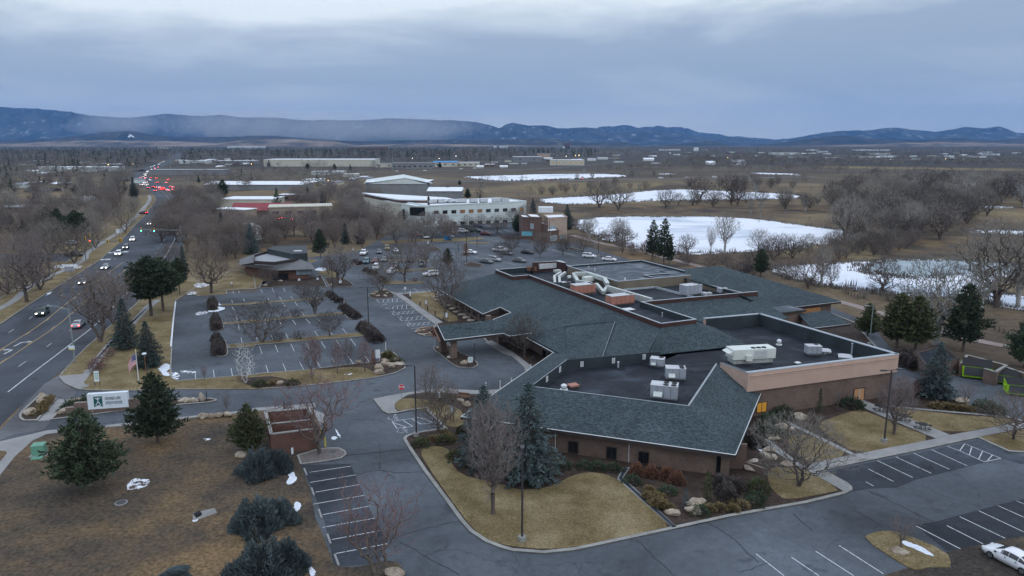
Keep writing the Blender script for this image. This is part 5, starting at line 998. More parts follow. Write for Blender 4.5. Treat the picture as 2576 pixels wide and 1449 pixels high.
# =============== TREES AND SHRUBS ===============
def grow(seed,H,W,trunk,n=700,bf=.35,shape='round',trunks=1,lean=0,base_r=.22):
    """targets scattered through the crown, each joined to the closest node with a path-length penalty"""
    r=np.random.default_rng(seed); T=[]
    cz=(trunk+H)/2; hz_=(H-trunk)/2
    ph=r.random(6)*6.28
    while len(T)<n:
        p=r.uniform(-1,1,3); d=np.linalg.norm(p)
        if d>1 or d<.02: continue
        if r.random()>d**.8+.1: continue
        a=math.atan2(p[1],p[0]); lump=1+.2*math.sin(2*a+ph[0]+2*p[2])+.18*math.sin(3*a+ph[1]-3*p[2])+.14*math.sin(5*a+ph[2]+4*p[2])
        if shape=='round': w=W*lump*(1-.12*p[2])
        elif shape=='vase': w=W*lump*(.72+.34*p[2])
        elif shape=='column': w=W*(1-.25*p[2])*lump
        else: w=W*lump*(1.0-.3*max(p[2],0))
        T.append((p[0]*w,p[1]*w,cz+p[2]*hz_*(1+.12*math.sin(2*a+ph[3])+.1*math.sin(5*a+ph[5]))))
    T=np.array(T); P=[np.zeros(3)]; par=[-1]; L=[0.0]
    for k in range(trunks):
        a=6.28*k/trunks+ph[4]; off=np.array([math.cos(a),math.sin(a),0])*(W*.16 if trunks>1 else lean)
        prev=0
        for j in range(1,5):
            q_=off*(j/4)**1.4+np.array([r.normal(0,.04),r.normal(0,.04),trunk*j/4]); P.append(q_); par.append(prev); L.append(L[prev]+trunk/4); prev=len(P)-1
    order=np.argsort(np.linalg.norm(T-np.array([0,0,trunk]),axis=1)); arr=np.zeros((len(P)+3*n,3)); arr[:len(P)]=P; LL=np.zeros(len(P)+3*n); LL[:len(P)]=L; m=len(P); s0=3 if trunks==1 else 2
    ok=np.ones(len(P)+3*n,bool); ok[:s0]=False
    for i in order:
        t=T[i]; d=np.linalg.norm(arr[:m]-t,axis=1); c=d+bf*LL[:m]; c[~ok[:m]]=1e9
        c=c+np.where(arr[:m,2]>t[2]+.3,.8,0)
        j=int(np.argmin(c)); dist=d[j]
        seg=2 if dist>.9 else 1; prev=j
        for k in range(1,seg+1):
            f=k/seg; q_=arr[j]*(1-f)+t*f
            if k<seg: q_=q_+r.normal(0,.06*dist,3)+np.array([0,0,-.05*dist])
            arr[m]=q_; LL[m]=LL[prev]+dist/seg; par.append(prev); prev=m; m+=1
    cnt=np.zeros(m); ch=[[] for _ in range(m)]
    for k in range(1,m): ch[par[k]].append(k)
    for k in range(m-1,0,-1):
        if cnt[k]==0: cnt[k]=1
        cnt[par[k]]+=cnt[k]
    rad=base_r*(cnt/cnt[0])**.47
    return arr[:m],par,rad,ch,r
def tree_meshes(seed,H,W,trunk,n=700,bf=.35,shape='round',trunks=1,lean=0,base_r=.22,twigs=5,tl=.7,tw=.016,thr=.035,droop=0,minr=.011):
    A,par,rad,ch,r=grow(seed,H,W,trunk,n,bf,shape,trunks,lean,base_r)
    tb=MB(); cb=MB()
    for k in range(1,len(A)):
        p=par[k]; r0=max(rad[p] if p else rad[k]*1.15,minr); r1=max(rad[k],minr)
        if p==0: r0=r1*1.25
        else: r0=min(r0,r1*1.7)
        (tb if rad[k]>thr else cb).tube([A[p],A[k]],[r0,r1],6 if rad[k]>.1 else (4 if rad[k]>thr else 3),False)
    cen=np.array([0,0,trunk])
    for k in range(5,len(A)):
        if rad[k]>.05: continue
        nn=twigs if not ch[k] else max(1,twigs//2)
        for j in range(nn):
            d=A[k]-cen; d=d/(np.linalg.norm(d)+1e-6)+r.normal(0,.55,3)+np.array([0,0,.35-droop]); d/=np.linalg.norm(d)
            l=tl*r.uniform(.5,1.3); a=A[k]; b=a+d*l; s=np.cross(d,r.normal(0,1,3)); s/=np.linalg.norm(s)+1e-6
            mid=a+d*l*.55+r.normal(0,.05*l,3); i=len(cb.v)
            cb.v+= [tuple(a+s*tw),tuple(a-s*tw),tuple(mid+s*tw*.7),tuple(mid-s*tw*.7),tuple(b-np.array([0,0,droop*l*.5]))]; cb.f+=[(i,i+1,i+3,i+2),(i+2,i+3,i+4)]
            e=mid+ (d+r.normal(0,.7,3))*l*.4; i=len(cb.v); cb.v+=[tuple(mid+s*tw*.7),tuple(mid-s*tw*.7),tuple(e)]; cb.f+=[(i,i+1,i+2)]
    return tb,cb
PROTO={}
def proto_from(key,tb,cb,bark,crown,H):
    mt=bpy.data.meshes.new(key+'_trunk'); mt.from_pydata([tuple(map(float,v)) for v in tb.v],[],tb.f); mt.update(); mt.materials.append(M[bark])
    mc=bpy.data.meshes.new(key+'_crown'); mc.from_pydata([tuple(map(float,v)) for v in cb.v],[],cb.f); mc.update(); mc.materials.append(M[crown])
    PROTO[key]=(mt,mc,H,crown,bark)
proto_from('ash0',*tree_meshes(11,10,4.4,1.9,950,.3,'round',base_r=.25,twigs=7,tl=.7,tw=.012),'bark','twig_brown',10)
proto_from('ash1',*tree_meshes(12,10,4.8,1.7,950,.25,'round',trunks=2,base_r=.26,twigs=7,tl=.75,tw=.012),'bark','twig_brown',10)
proto_from('ash2',*tree_meshes(13,10,4.0,2.2,950,.25,'vase',trunks=2,base_r=.26,twigs=7,tl=.7,tw=.012),'bark','twig_mauve',10)
proto_from('dense0',*tree_meshes(21,12,4.6,2.0,1100,.25,'round',base_r=.3,twigs=7,tl=.6,tw=.018),'bark','twig_mauve',12)
proto_from('dense1',*tree_meshes(22,12,4.2,1.2,1100,.25,'round',trunks=3,base_r=.34,twigs=7,tl=.6,tw=.018),'bark','twig_grey',12)
proto_from('cotton0',*tree_meshes(31,16,7.5,3.0,1000,.28,'round',trunks=2,base_r=.55,twigs=5,tl=1.1,tw=.022,thr=.05,droop=.25,minr=.016),'bark','twig_grey',16)
proto_from('cotton1',*tree_meshes(32,16,6.0,3.5,900,.30,'vase',trunks=1,base_r=.5,twigs=5,tl=1.0,tw=.022,thr=.05,droop=.1,minr=.016),'bark_pale','twig_grey',16)
proto_from('cotton2',*tree_meshes(33,14,6.5,2.0,900,.25,'round',trunks=3,base_r=.55,twigs=5,tl=1.1,tw=.022,thr=.05,droop=.3,minr=.016),'bark','twig_dark',14)
proto_from('pear0',*tree_meshes(41,7,1.25,1.2,420,.05,'column',base_r=.10,twigs=5,tl=.45,tw=.012,thr=.03,minr=.008),'bark','twig_red',7)
proto_from('pear1',*tree_meshes(42,7,1.6,1.0,420,.05,'column',base_r=.11,twigs=5,tl=.45,tw=.012,thr=.03,minr=.008),'bark','twig_red',7)
proto_from('young',*tree_meshes(43,5,1.9,1.5,300,.3,'vase',base_r=.10,twigs=4,tl=.5,tw=.011,thr=.03,minr=.008),'bark','twig_mauve',5)
proto_from('open0',*tree_meshes(44,9,4.6,1.7,420,.32,'vase',trunks=2,base_r=.2,twigs=4,tl=.75,tw=.011,thr=.03,minr=.010),'bark','twig_red',9)
proto_from('birch',*tree_meshes(45,8,1.8,.6,240,.12,'column',trunks=3,base_r=.17,twigs=3,tl=.6,tw=.011,thr=.02,minr=.010),'bark_white','twig_pale',8)
proto_from('shrub0',*tree_meshes(51,1.8,1.3,.1,260,.1,'round',trunks=4,base_r=.08,twigs=5,tl=.35,tw=.012,thr=.03),'bark','twig_dark',1.8)
proto_from('shrub1',*tree_meshes(52,1.8,1.2,.1,240,.1,'round',trunks=4,base_r=.08,twigs=5,tl=.35,tw=.012,thr=.03),'bark','twig_red',1.8)
def conifer(seed,H,W,kind='spruce',n=26,crown_base=.06,tuft=.34,dens=1.0,tr=.2,round_=.0):
    r=np.random.default_rng(seed); tb=MB(); cb=MB(); tb.tube([(0,0,0),(0,0,H*.5),(0,0,H*.96)],[tr,tr*.6,.03],7)
    F_=[];V_=[]
    def leafs(p,d,cnt,l,spread,up):
        for _ in range(cnt):
            o=d*.6+r.normal(0,spread,3)+np.array([0,0,up]); o/=np.linalg.norm(o)+1e-6; s=np.cross(o,r.normal(0,1,3)); s/=np.linalg.norm(s)+1e-6
            a=p+r.normal(0,.07,3); w=l*.17; b=a+o*l*r.uniform(.6,1.2); i=len(cb.v)
            cb.v+=[tuple(a+s*w*.6),tuple(a-s*w*.6),tuple((a+b)/2-s*w),tuple(b),tuple((a+b)/2+s*w)]; cb.f.append((i,i+1,i+2,i+3,i+4))
    z=H*crown_base; k=0
    while z<H*.985:
        f=(z/H-crown_base)/(1-crown_base)
        if kind=='spruce': prof=(1-f)**.85*(.55+.45*min(1,f*6+.3)); 
        else: prof=math.sin(PI*min(1,(f*.86+.16)))**.75*(1-.25*f) if round_ else ((1-f)**.65)*(.6+.4*min(1,f*4))
        R=W*prof; nb=max(3,int((5 if kind=='spruce' else 4.5)*(1+R*.8)*dens))
        for j in range(nb):
            a=6.283*(j+r.random()*.8)/nb+k*.7; Rj=R*r.uniform(.5,1.12)*(1+.14*math.sin(3*a+seed+z)+.12*math.sin(2*a-z*.9))
            if kind!='spruce' and r.random()<.12: continue
            sl=(-.18 if kind=='spruce' else .12)-.1*f
            e=np.array([math.cos(a)*Rj,math.sin(a)*Rj,z+Rj*sl+ (Rj*.12 if kind!='spruce' else 0)]); b0=np.array([0,0,z])
            if Rj>.5: tb.tube([tuple(b0),tuple(b0*.5+e*.5+np.array([0,0,.05])),tuple(e)],[.035+.01*R,.025,.012],3,False)
            m=max(2,int(Rj/.32)); d=(e-b0)/max(np.linalg.norm(e-b0),1e-3)
            for t in range(m):
                u=.28+.72*(t+.6)/m; p=b0+(e-b0)*u; side=np.array([-d[1],d[0],0])*(r.uniform(-1,1)*(.42*(1.1-u*.6))*min(1.3,Rj*.5))
                leafs(p+side,d,int((5 if kind=='spruce' else 5)*dens),tuft*(1.15 if kind!='spruce' else 1.0),.5 if kind=='spruce' else .55,-.12 if kind=='spruce' else .42)
        z+=(.34 if kind=='spruce' else .40)*(1.0 if H<9 else H/9); k+=1
    leafs(np.array([0,0,H*.97]),np.array([0,0,1.]),8,tuft,.25,.5)
    return tb,cb
proto_from('spruce0',*conifer(61,10,2.6,'spruce'),'bark','needle_spruce',10); proto_from('spruce1',*conifer(62,10,2.9,'spruce',dens=1.1),'bark','needle_blue',10)
proto_from('pine0',*conifer(63,8,3.6,'pine',crown_base=.12,tuft=.42),'bark','needle_pine',8); proto_from('pine1',*conifer(64,9,3.4,'pine',crown_base=.16,tuft=.45),'bark','needle_pine',9)
proto_from('pine2',*conifer(65,10,4.2,'pine',crown_base=.30,tuft=.5,round_=1,tr=.28),'bark','needle_pine',10); proto_from('pine3',*conifer(66,11,2.9,'pine',crown_base=.18,tuft=.5,dens=.8),'bark','needle_pine',11)
proto_from('arbor',*conifer(67,2.6,.6,'spruce',crown_base=.03,tuft=.2,tr=.06),'bark','needle_green',2.6)
def juniper(seed,R,Hh,cnt,l=.42,mat_='needle_juniper'):
    r=np.random.default_rng(seed); cb=MB(); tb=MB(); tb.tube([(0,0,0),(.1,0,Hh*.4)],[.1,.05],5)
    for k in range(10): a=k*.63; tb.tube([(0,0,.1),(math.cos(a)*R*.6,math.sin(a)*R*.6,Hh*.5)],[.05,.02],3,False)
    for _ in range(cnt):
        a=r.random()*6.283; rr=R*math.sqrt(r.random()); lob=1+.18*math.sin(3*a+seed)+.12*math.sin(5*a); h=Hh*(1-(rr/R)**2.2)*r.uniform(.45,1.05)*(1+.25*math.sin(4*a+rr*2))
        p=np.array([math.cos(a)*rr*lob,math.sin(a)*rr*lob,max(.05,h)]); o=np.array([math.cos(a)*.9,math.sin(a)*.9,.75])+r.normal(0,.4,3); o/=np.linalg.norm(o); s=np.cross(o,r.normal(0,1,3)); s/=np.linalg.norm(s)
        L=l*r.uniform(.6,1.4); w=L*.13; b=p+o*L; i=len(cb.v); cb.v+=[tuple(p+s*w*.5),tuple(p-s*w*.5),tuple((p+b)/2-s*w),tuple(b),tuple((p+b)/2+s*w)]; cb.f.append((i,i+1,i+2,i+3,i+4))
    return tb,cb
proto_from('juniper0',*juniper(71,2.6,1.5,4200),'bark','needle_juniper',1.5); proto_from('juniper1',*juniper(72,2.6,1.5,4200),'bark','needle_juniper',1.5)
proto_from('mound',*juniper(73,.7,.75,500,.22),'bark','needle_green',.75); proto_from('barehedge',*juniper(74,.9,1.15,1500,.26),'bark','twig_dark',1.15); proto_from('grasstuft',*juniper(75,.45,.45,260,.3),'bark','grass_tan' if False else 'lawn_tan',.45)
def place(key,loc,H,label,cat='tree',name='bare_tree',rz=None,wx=1.0,group=None,crown=None,bark=None):
    if name=='bare_tree': name={'cott':'cottonwood_tree','dens':'elm_tree','pear':'pear_tree','birc':'birch_tree'}.get(key[:4],name)
    mt,mc,h0,cm,bm=PROTO[key]; s=H/h0
    o=thing(name,label,cat,loc,random.uniform(0,6.28) if rz is None else rz,group); o.scale=(s*wx,s*wx,s)
    for nm,me,mm,df in (('trunk',mt,bark,bm),('crown',mc,crown,cm)):
        if cat!='tree' and nm=='trunk': nm='stem'
        if cat!='tree' and nm=='crown': nm='foliage'
        c=bpy.data.objects.new(nm,me); C.objects.link(c); c.parent=o
        if mm and mm!=df: c.material_slots[0].link='OBJECT'; c.material_slots[0].material=M[mm]
    return o
def T(key,tile,bx,by,top,label,**kw):
    if key[:3] in ('ash','den','cot','ope'): kw['wx']=kw.get('wx',1.0)*1.22
    """base pixel and crown-top row read in one tile"""
    x,y=q(tile,bx,by); 
    if isinstance(top,tuple): ty=TY[top[0]]+top[1]/4.0
    else: ty=TY[tile[0]]+top/4.0
    return place(key,G(x,y),hgt(x,y,ty),label,**kw)
EV_=dict(name='evergreen_tree')
# --- near evergreens
T('pine0','D0',880,585,('C',850),'bushy dark pine beside the pale green utility box',wx=1.1,**EV_)
T('pine0','C0',1590,1190,480,'tall bushy pine right of the white entrance sign',wx=.98,rz=2.1,**EV_)
T('pine0','C0',2510,1290,800,'smaller olive green pine left of the brick bin enclosure',wx=1.05,rz=1,crown='needle_green',**EV_)
T('spruce1','B0',1500,1430,960,'wide blue green spruce behind the flagpole',wx=1.28,crown='needle_spruce',**EV_); T('spruce0','B0',1270,1250,735,'dark narrow spruce left of the wide spruce by the sidewalk',wx=1.25,**EV_)
T('pine2','B0',1525,920,315,'big round topped dark pine between main road and west lot, left trunk',wx=1.0,**EV_); T('pine2','B0',1645,870,330,'big round topped dark pine nearest the west lot corner',wx=.95,rz=2,**EV_); T('pine2','B0',1810,700,330,'dark pine rising behind the pair at the west lot corner',wx=.7,rz=3,**EV_)
T('spruce1','D2',160,480,('C',575),'tall blue spruce at the corner of the clinic front wing',wx=1.35,**EV_); T('spruce1','D1',2290,330,('C',600),'dark spruce half hidden behind the leaning bare tree at the clinic front',wx=1.4,**EV_)
T('spruce1','C3',1680,740,165,'silvery blue spruce near the utility enclosure at right',wx=1.3,crown='needle_blue',**EV_)
T('pine1','B3',1290,1240,690,'left of the two broad olive pines behind the right parapet',wx=1.15,crown='needle_green',**EV_); T('pine1','B3',1480,1270,715,'right of the two broad olive pines behind the right parapet',wx=1.1,rz=2,crown='needle_green',**EV_); T('pine0','B3',1000,1120,790,'low pine touching the clinic parapet among the broad olive pines',crown='needle_green',**EV_)
T('pine1','B3',1960,1275,600,'tall full pine behind the blue spruce and utility enclosure',wx=.95,**EV_); T('pine0','B3',2580,1440,905,'tall dark pine cut by the right picture edge',wx=.9,**EV_)
T('pine3','B2',1412,360,('A',1212),'left of the two tall open pines before the frozen pond',wx=.9,**EV_); T('pine3','B2',1525,402,('A',1200),'right of the two tall open pines before the frozen pond',wx=1.0,rz=2,**EV_); T('pine3','B2',1583,410,110,'shorter dark pine against the pair of tall open pines',wx=.8,rz=4,**EV_)
T('pine1','B2',2500,520,240,'round dark pine behind the right rear roof slope',**EV_)
T('arbor','D2',1960,705,395,'upright dark green arborvitae by the brick corner pier',cat='shrub',name='conical_shrub',wx=1.0,crown='needle_green'); T('arbor','D2',1745,770,565,'small pale conical evergreen in the gravel bed',cat='shrub',name='conical_shrub',wx=.9,crown='needle_juniper')
T('arbor','C3',515,880,645,'thin twisted dark evergreen against the long brick wall',cat='shrub',name='conical_shrub',wx=.75,crown='needle_pine')
for k,(t,x,y,tp) in enumerate([('B1',680,300,60),('A1',660,1449,1300)][:1]): pass
T('pine1','B1',650,330,45,'wide dark pine behind the small dark office',wx=.9,**EV_); T('spruce0','A1',900,1449,1230,'spruce in the middle lot, left of three dark evergreens',wx=1.1,**EV_); T('spruce0','A1',1050,1449,1225,'spruce in the middle lot, centre of three dark evergreens',wx=1.1,rz=1,**EV_); T('pine1','A1',1265,1345,1160,'dark pine before the entrance of the white office',wx=.8,**EV_)
T('pine1','B1',1930,420,235,'dark pine tip behind the tall dense bare tree by the north walk',**EV_)
T('dense0','B1',1905,915,262,'tall dense brown grey bare tree standing on the north lawn',wx=.62,crown='twig_brown')
T('spruce1','A2',210,1180,985,'blue green spruce right of the white office end',wx=1.15,crown='needle_spruce',**EV_); T('spruce1','A2',555,1300,1045,'tall blue spruce right of the stepped brown building',wx=1.15,crown='needle_spruce',**EV_); T('pine0','A2',55,1350,1150,'dark juniper at the left corner of the stepped building',wx=.8,**EV_); T('pine0','A2',265,1410,1245,'dark bushy conifer against the stepped building wall',wx=.75,**EV_)
T('spruce0','B0',1850,480,200,'slim dark spruce behind the round topped pines',wx=.8,**EV_); T('spruce1','B0',2530,290,-20,'dark spruce in front of the white domed canopy',wx=1.2,**EV_); T('spruce0','A0',2240,1440,1130,'dark spruce before the tan strip mall corner',wx=1.2,**EV_)
for k,(x,y,tp,nm) in enumerate([(480,1330,1080,'tallest'),(600,1400,1090,'dark'),(780,1449,1110,'rightmost'),(250,1380,1210,'low'),(90,1300,1140,'leftmost')]): T(('pine2','pine1')[k%2],'A0',x,y,tp,nm+' pine of the dark clump left of the main road signal',wx=.9,**EV_)
for k,(x,y,tp,lb) in enumerate([(85,880,735,'dark conical spruce in the neighbourhood at far left'),(1350,990,770,'big dark pine standing where the main road bends'),(765,960,850,'round dark pine above the left road bend'),(960,1000,930,'dark spruce clump left of the road bend'),(1160,960,890,'flat topped dark pine left of the road bend'),(880,940,865,'small dark pine between the spruces left of the bend'),(450,880,790,'dark pine pair in the left neighbourhood'),(340,1000,925,'dark tree beside the peach house'),(2040,1060,960,'dark pine right of the road before the strip mall'),(2250,1000,800,'large dark pine behind the strip mall'),(2000,830,750,'dark pine over the green roofed shop'),(2030,1200,1100,'olive pine between main road and strip mall')]): T(('pine1','spruce0','pine0')[k%3],'A0',x,y,tp,lb,**EV_)
for k,(t,x,y,tp,lb) in enumerate([('A1',195,1030,945,'dark pine between the strip mall roofs'),('A1',670,1055,910,'tall dark pine right of the strip mall'),('A1',1930,980,865,'dark pine by the long lean to roof'),('A1',2130,1000,890,'blue grey spruce at the lean to roof end'),('A1',2255,1005,930,'small dark pine behind the white office roof'),('A1',1030,985,900,'dark pine in front of the metal shed'),('A1',2050,860,805,'dark pine beyond the lean to shed'),('A1',130,670,600,'dark spruces in front of the long pale warehouse'),('A1',520,700,635,'reddish dark pine by the power pole'),('A1',790,710,640,'dark pine before the long warehouse middle'),('A1',950,710,640,'wide dark pine before the long warehouse end'),('A1',1140,640,590,'dark pine at the end of the long warehouse'),('A1',1850,690,625,'dark round tree by the blue roofed store')]): T(('pine1','spruce0','pine0')[k%3],t,x,y,tp,lb,wx=1.1,**EV_)
# --- near bare trees
T('ash2','D1',2385,835,('C',770),'large reddish grey bare tree leaning on the front lawn',wx=.62,rz=1.0,crown='twig_mauve')
T('young','D1',2200,60,('C',640),'bare tree',wx=1.0) if False else None
T('ash0','C1',1835,1120,640,'bare tree in the bed behind the tall lamp post near the front kerb',wx=.85); T('dense0','C1',1760,800,395,'broad mauve bare tree on the small lawn behind the stop sign',wx=.75,crown='twig_mauve'); T('ash0','C1',1965,850,580,'slender bare tree right of the broad mauve one by the stop sign',wx=.55)
T('open0','C1',635,1298,500,'wide open bare tree rising from the gravel island',wx=.98,crown='twig_red')
T('open0','D1',1222,1465,480,'reddish bare tree at the bottom of the front parking row',wx=.85,rz=2,crown='twig_red')
T('ash1','D3',310,552,-170,'round pale brown bare tree on the small right lawn',wx=.95,crown='twig_grey'); T('young','D3',1335,1185,860,'small bare tree on the corner island beside the snow strip',wx=1.25)
T('ash2','C3',1265,1110,560,'bare tree by the lamp post on the lawn next to the picnic tables',wx=.85); T('ash1','C3',2465,1160,690,'bare tree on the lawn at the far right edge'); T('ash0','C3',1350,780,520,'small bare tree between picnic tables and brick wall',wx=.9,crown='twig_red'); T('young','C3',695,880,650,'thin bare sapling against the long brick wall',wx=.4); T('young','C3',1975,835,590,'small spreading bare tree beside the service yard',wx=1.0)
T('birch','C0',2475,590,160,'white stemmed birch at the bottom edge of the west lot',wx=1.0); T('young','C0',2060,575,410,'red stemmed sapling left of the birch',wx=.5,crown='twig_red')
for k,(x,y,tp,lb,w) in enumerate([(560,505,95,'first upright reddish pear tree from the left along the west lot edge',1.15),(603,440,120,'second upright reddish pear tree, close behind the first',.9),(822,490,150,'third upright pear tree, beside the mid lot edge',1.1),(925,405,140,'fourth upright pear tree, right of the middle',1.0),(1098,475,140,'last upright pear tree near the boulders',1.1)]): T(('pear0','pear1')[k%2],'C1',x,y,tp,lb,wx=w)
T('young','C1',565,560,470,'low bare tree on the lawn strip below the pears',wx=1.3); T('young','C0',2285,910,690,'thin bare sapling by the south sidewalk',wx=.6); T('young','C1',1360,300,235,'drooping bare shrub tree on the boulder island',wx=1.5,crown='twig_mauve')
T('arbor','C1',1180,385,250,'rusty brown conical shrub beside the boulder island',cat='shrub',name='conical_shrub',wx=1.1,crown='leaf_rust')
for k,(t,x,y,tp,lb,w) in enumerate([('B1',65,1185,770,'large dark bare tree in the second grass strip of the west lot',1.0),('B1',742,1125,870,'bare tree in the lower grass strip near the hedge islands',.95),('B1',595,905,610,'bare tree in the middle grass strip of the west lot',.95),('B1',463,745,560,'bare tree in the upper grass strip of the west lot',.8),('B1',130,610,410,'low spreading bare tree in front of the small dark office',1.0),('B1',850,600,210,'large bare tree on the island right of the small office',1.0),('B1',1257,680,360,'bare tree on the boulder ringed island in the drive',.75),('B1',1498,578,150,'tall bare tree on the grass strip of the middle lot',.8),('B1',1700,430,170,'bare tree right of the tall one in the middle lot',.9),('B1',730,500,330,'bare tree on the lawn right of the small office',.7)]): T(('ash1','ash0','ash2')[k%3],t,x,y,tp,lb,wx=w*1.12,crown='twig_dark' if k<5 else None)
T('ash0','B2',125,1330,('B',890),'bare tree in the planting court beside the portico roof',wx=.75,crown='twig_dark'); T('dense0','B2',720,1420,1095,'purplish bare tree rising behind the dark vented wall',wx=.55,crown='twig_brown')
T('ash2','B0',1010,1180,440,'large bare street tree beside the white car on the main road',wx=.95,crown='twig_brown'); T('ash1','B0',1140,1000,500,'bare street tree behind the one beside the white car',wx=.8); T('dense0','B0',2130,690,150,'brown bare tree on the lawn north of the west lot',wx=.8,crown='twig_brown')
T('dense0','B0',270,780,90,'round purplish bare tree left of the road verge',wx=.8,crown='twig_mauve'); T('dense1','B0',405,655,75,'round bare tree second from the road on the left verge',wx=.8,crown='twig_mauve'); T('dense1','B0',75,700,300,'pale bare tree at the left picture edge',wx=.9)
T('pear0','B1',213,750,685,'tiny upright bare tree in the top strip of the west lot'); T('shrub1','B1',1605,575,530,'red twig shrub on the middle lot strip',cat='shrub',name='bare_shrub')
T('arbor','B1',2110,305,190,'orange leaved conical tree by the parked cars in the north lot',wx=2.0,crown='leaf_rust')
# pond side trees
for k,(key,t,x,y,tp,lb,w,c,bk) in enumerate([('cotton1','B3',1690,1205,330,'big pale cottonwood with forked trunk right of the olive pines',.95,'twig_grey','bark_pale'),('cotton2','B3',1155,690,320,'round dark willow leaning over the right frozen pond',.8,'twig_dark',None),('cotton1','B3',2150,850,380,'tall cottonwood over the right pond, left of the leaning trunks',.8,'twig_grey','bark_pale'),('cotton0','B3',2290,830,('A',1180),'leaning dark trunked cottonwood at the right pond',.8,'twig_grey',None),('cotton1','B3',2510,820,120,'pale bare tree at the right edge above the pond',.8,'twig_grey','bark_pale'),
 ('cotton1','B3',535,610,190,'bare tree with weeping twigs left on the right pond shore',.7,'twig_grey',None),('ash0','B3',632,620,350,'thin dark tree next to the weeping one on the shore',.6,'twig_dark',None),('ash1','B3',400,640,280,'brownish bare tree behind the green rear roof',.9,'twig_brown',None),('cotton2','B3',780,160,('A',960),'massive cottonwood with twin trunks at the big pond corner',.8,'twig_grey',None),('cotton0','B3',2120,440,80,'dark limbed cottonwood in the dry grass above the right pond',.8,'twig_grey',None),
 ('cotton1','B2',2140,270,('A',1130),'pale bare tree in front of the big frozen pond, tallest',.75,'twig_grey','bark_pale'),('cotton2','B2',1760,280,95,'crooked low bare tree on the near shore of the big pond',.9,'twig_dark',None),('cotton1','B2',2000,280,20,'thin bare tree between the crooked and tallest shore trees',.5,'twig_grey',None),('ash0','B2',2480,290,40,'bare tree at the right of the big pond shore',.8,'twig_grey',None),('cotton2','B2',2390,480,250,'dark bare tree above the round dark pine',.8,'twig_dark',None),('ash1','B2',1770,400,280,'shrubby bare tree along the trail',.9,'twig_brown',None),('ash1','B2',2120,390,260,'bushy bare tree beyond the trail behind the roofs',1.2,'twig_brown',None),
 ('cotton1','A2',775,1425,1150,'bare tree at the left end of the big frozen pond',.8,'twig_grey',None),('ash0','B2',1050,180,('A',1190),'bare tree on the pond bank by the trail start',.6,'twig_grey',None),('dense1','B2',1110,280,('A',1190),'fine twigged bare tree on the bank left of the pines',.55,'twig_grey',None),('ash1','B2',945,160,40,'low bare tree on the left bank of the big pond',.6,'twig_grey',None),
 ('cotton0','A2',1070,1115,830,'spreading dark cottonwood in the dry field, right of the thick clump',1.0,'twig_grey',None),('cotton0','A2',880,1080,790,'thick cottonwood clump in the dry field',.95,'twig_grey',None),('cotton2','A2',1880,1025,770,'dark limbed cottonwood on the shore of the long pond',.9,'twig_dark',None),('cotton2','A2',2210,1020,740,'broad cottonwood right on the long pond shore',.9,'twig_dark',None),('cotton2','A2',2270,1065,790,'twin cottonwood just in front of the broad one',.6,'twig_dark',None),('cotton1','A2',2450,970,800,'cottonwood right of the broad one on the long pond',.8,'twig_dark',None),('cotton1','A2',2400,1145,980,'small pale tree in front of the big pond far shore',.6,'twig_grey','bark_pale'),('cotton1','A2',2500,1180,1000,'small forked pale tree at the big pond right end',.5,'twig_grey','bark_pale')]):
    T(key,t,x,y,tp,lb,wx=w,crown=c,bark=bk)
T('ash1','A2',690,860,840-200,'x',wx=1) if False else None
# --- groves: many individuals, each its own tree, named by place in its grove
TEN=['','','twenty','thirty','forty','fifty','sixty']
ORD=['first','second','third','fourth','fifth','sixth','seventh','eighth','ninth','tenth','eleventh','twelfth','thirteenth','fourteenth','fifteenth','sixteenth','seventeenth','eighteenth','nineteenth','twentieth']
for _t in range(2,7):
    if _t>2: ORD.append(['','','','thirtieth','fortieth','fiftieth','sixtieth'][_t])
    ORD+=[TEN[_t]+' '+w for w in ORD[:9]]
def inpoly(x,y,P):
    c=False
    for k in range(len(P)):
        a=P[k];b=P[k-1]
        if (a[1]>y)!=(b[1]>y) and x<(b[0]-a[0])*(y-a[1])/(b[1]-a[1])+a[0]: c=not c
    return c
def grove(poly,n,where,keys,hr,seed,look='bare tree',crowns=(None,),name='bare_tree',mind=7,bark=None,wx=(1.0,1.3)):
    r=random.Random(seed); xs=[p[0] for p in poly]; ys=[p[1] for p in poly]; W=[G(*p) for p in poly]; X0,X1=min(w[0] for w in W),max(w[0] for w in W); Y0,Y1=min(w[1] for w in W),max(w[1] for w in W); pts=[]; tr=0
    PW=[(w[0],w[1]) for w in W]
    while len(pts)<n and tr<20000:
        tr+=1; a=(r.uniform(X0,X1),r.uniform(Y0,Y1))
        if not inpoly(*a,PW) or any(math.dist(a,b)<mind for b in pts): continue
        pts.append(a)
    pts.sort(key=lambda a:a[0]/a[1])
    for k,a in enumerate(pts):
        H=r.uniform(*hr); lb='%s %s, %s from the left'%(look,where,ORD[k])
        place(r.choice(keys),(a[0],a[1],0),H,lb,wx=r.uniform(*wx),crown=r.choice(crowns),name=name,group=look+'s '+where,rz=r.uniform(0,6.28),bark=bark)
A3=('ash0','ash1','ash2','dense0'); CO=('cotton0','cotton1','cotton2','dense1')
grove([(405,560),(470,520),(540,560),(610,600),(600,640),(500,690),(430,680),(400,640)],46,'between the main road and the small office',A3,(8,12),1,crowns=('twig_brown','twig_mauve','twig_brown'),mind=5)
grove([(620,575),(830,560),(960,575),(960,600),(880,640),(790,630),(780,600),(640,610)],34,'south of the strip mall',A3,(7,11),2,crowns=('twig_brown','twig_mauve','twig_brown'),mind=7)
grove([(640,640),(600,655),(560,640),(600,600),(700,600),(760,610)],12,'just behind the small dark office',A3,(7,10),3,crowns=('twig_brown','twig_mauve'),mind=6)
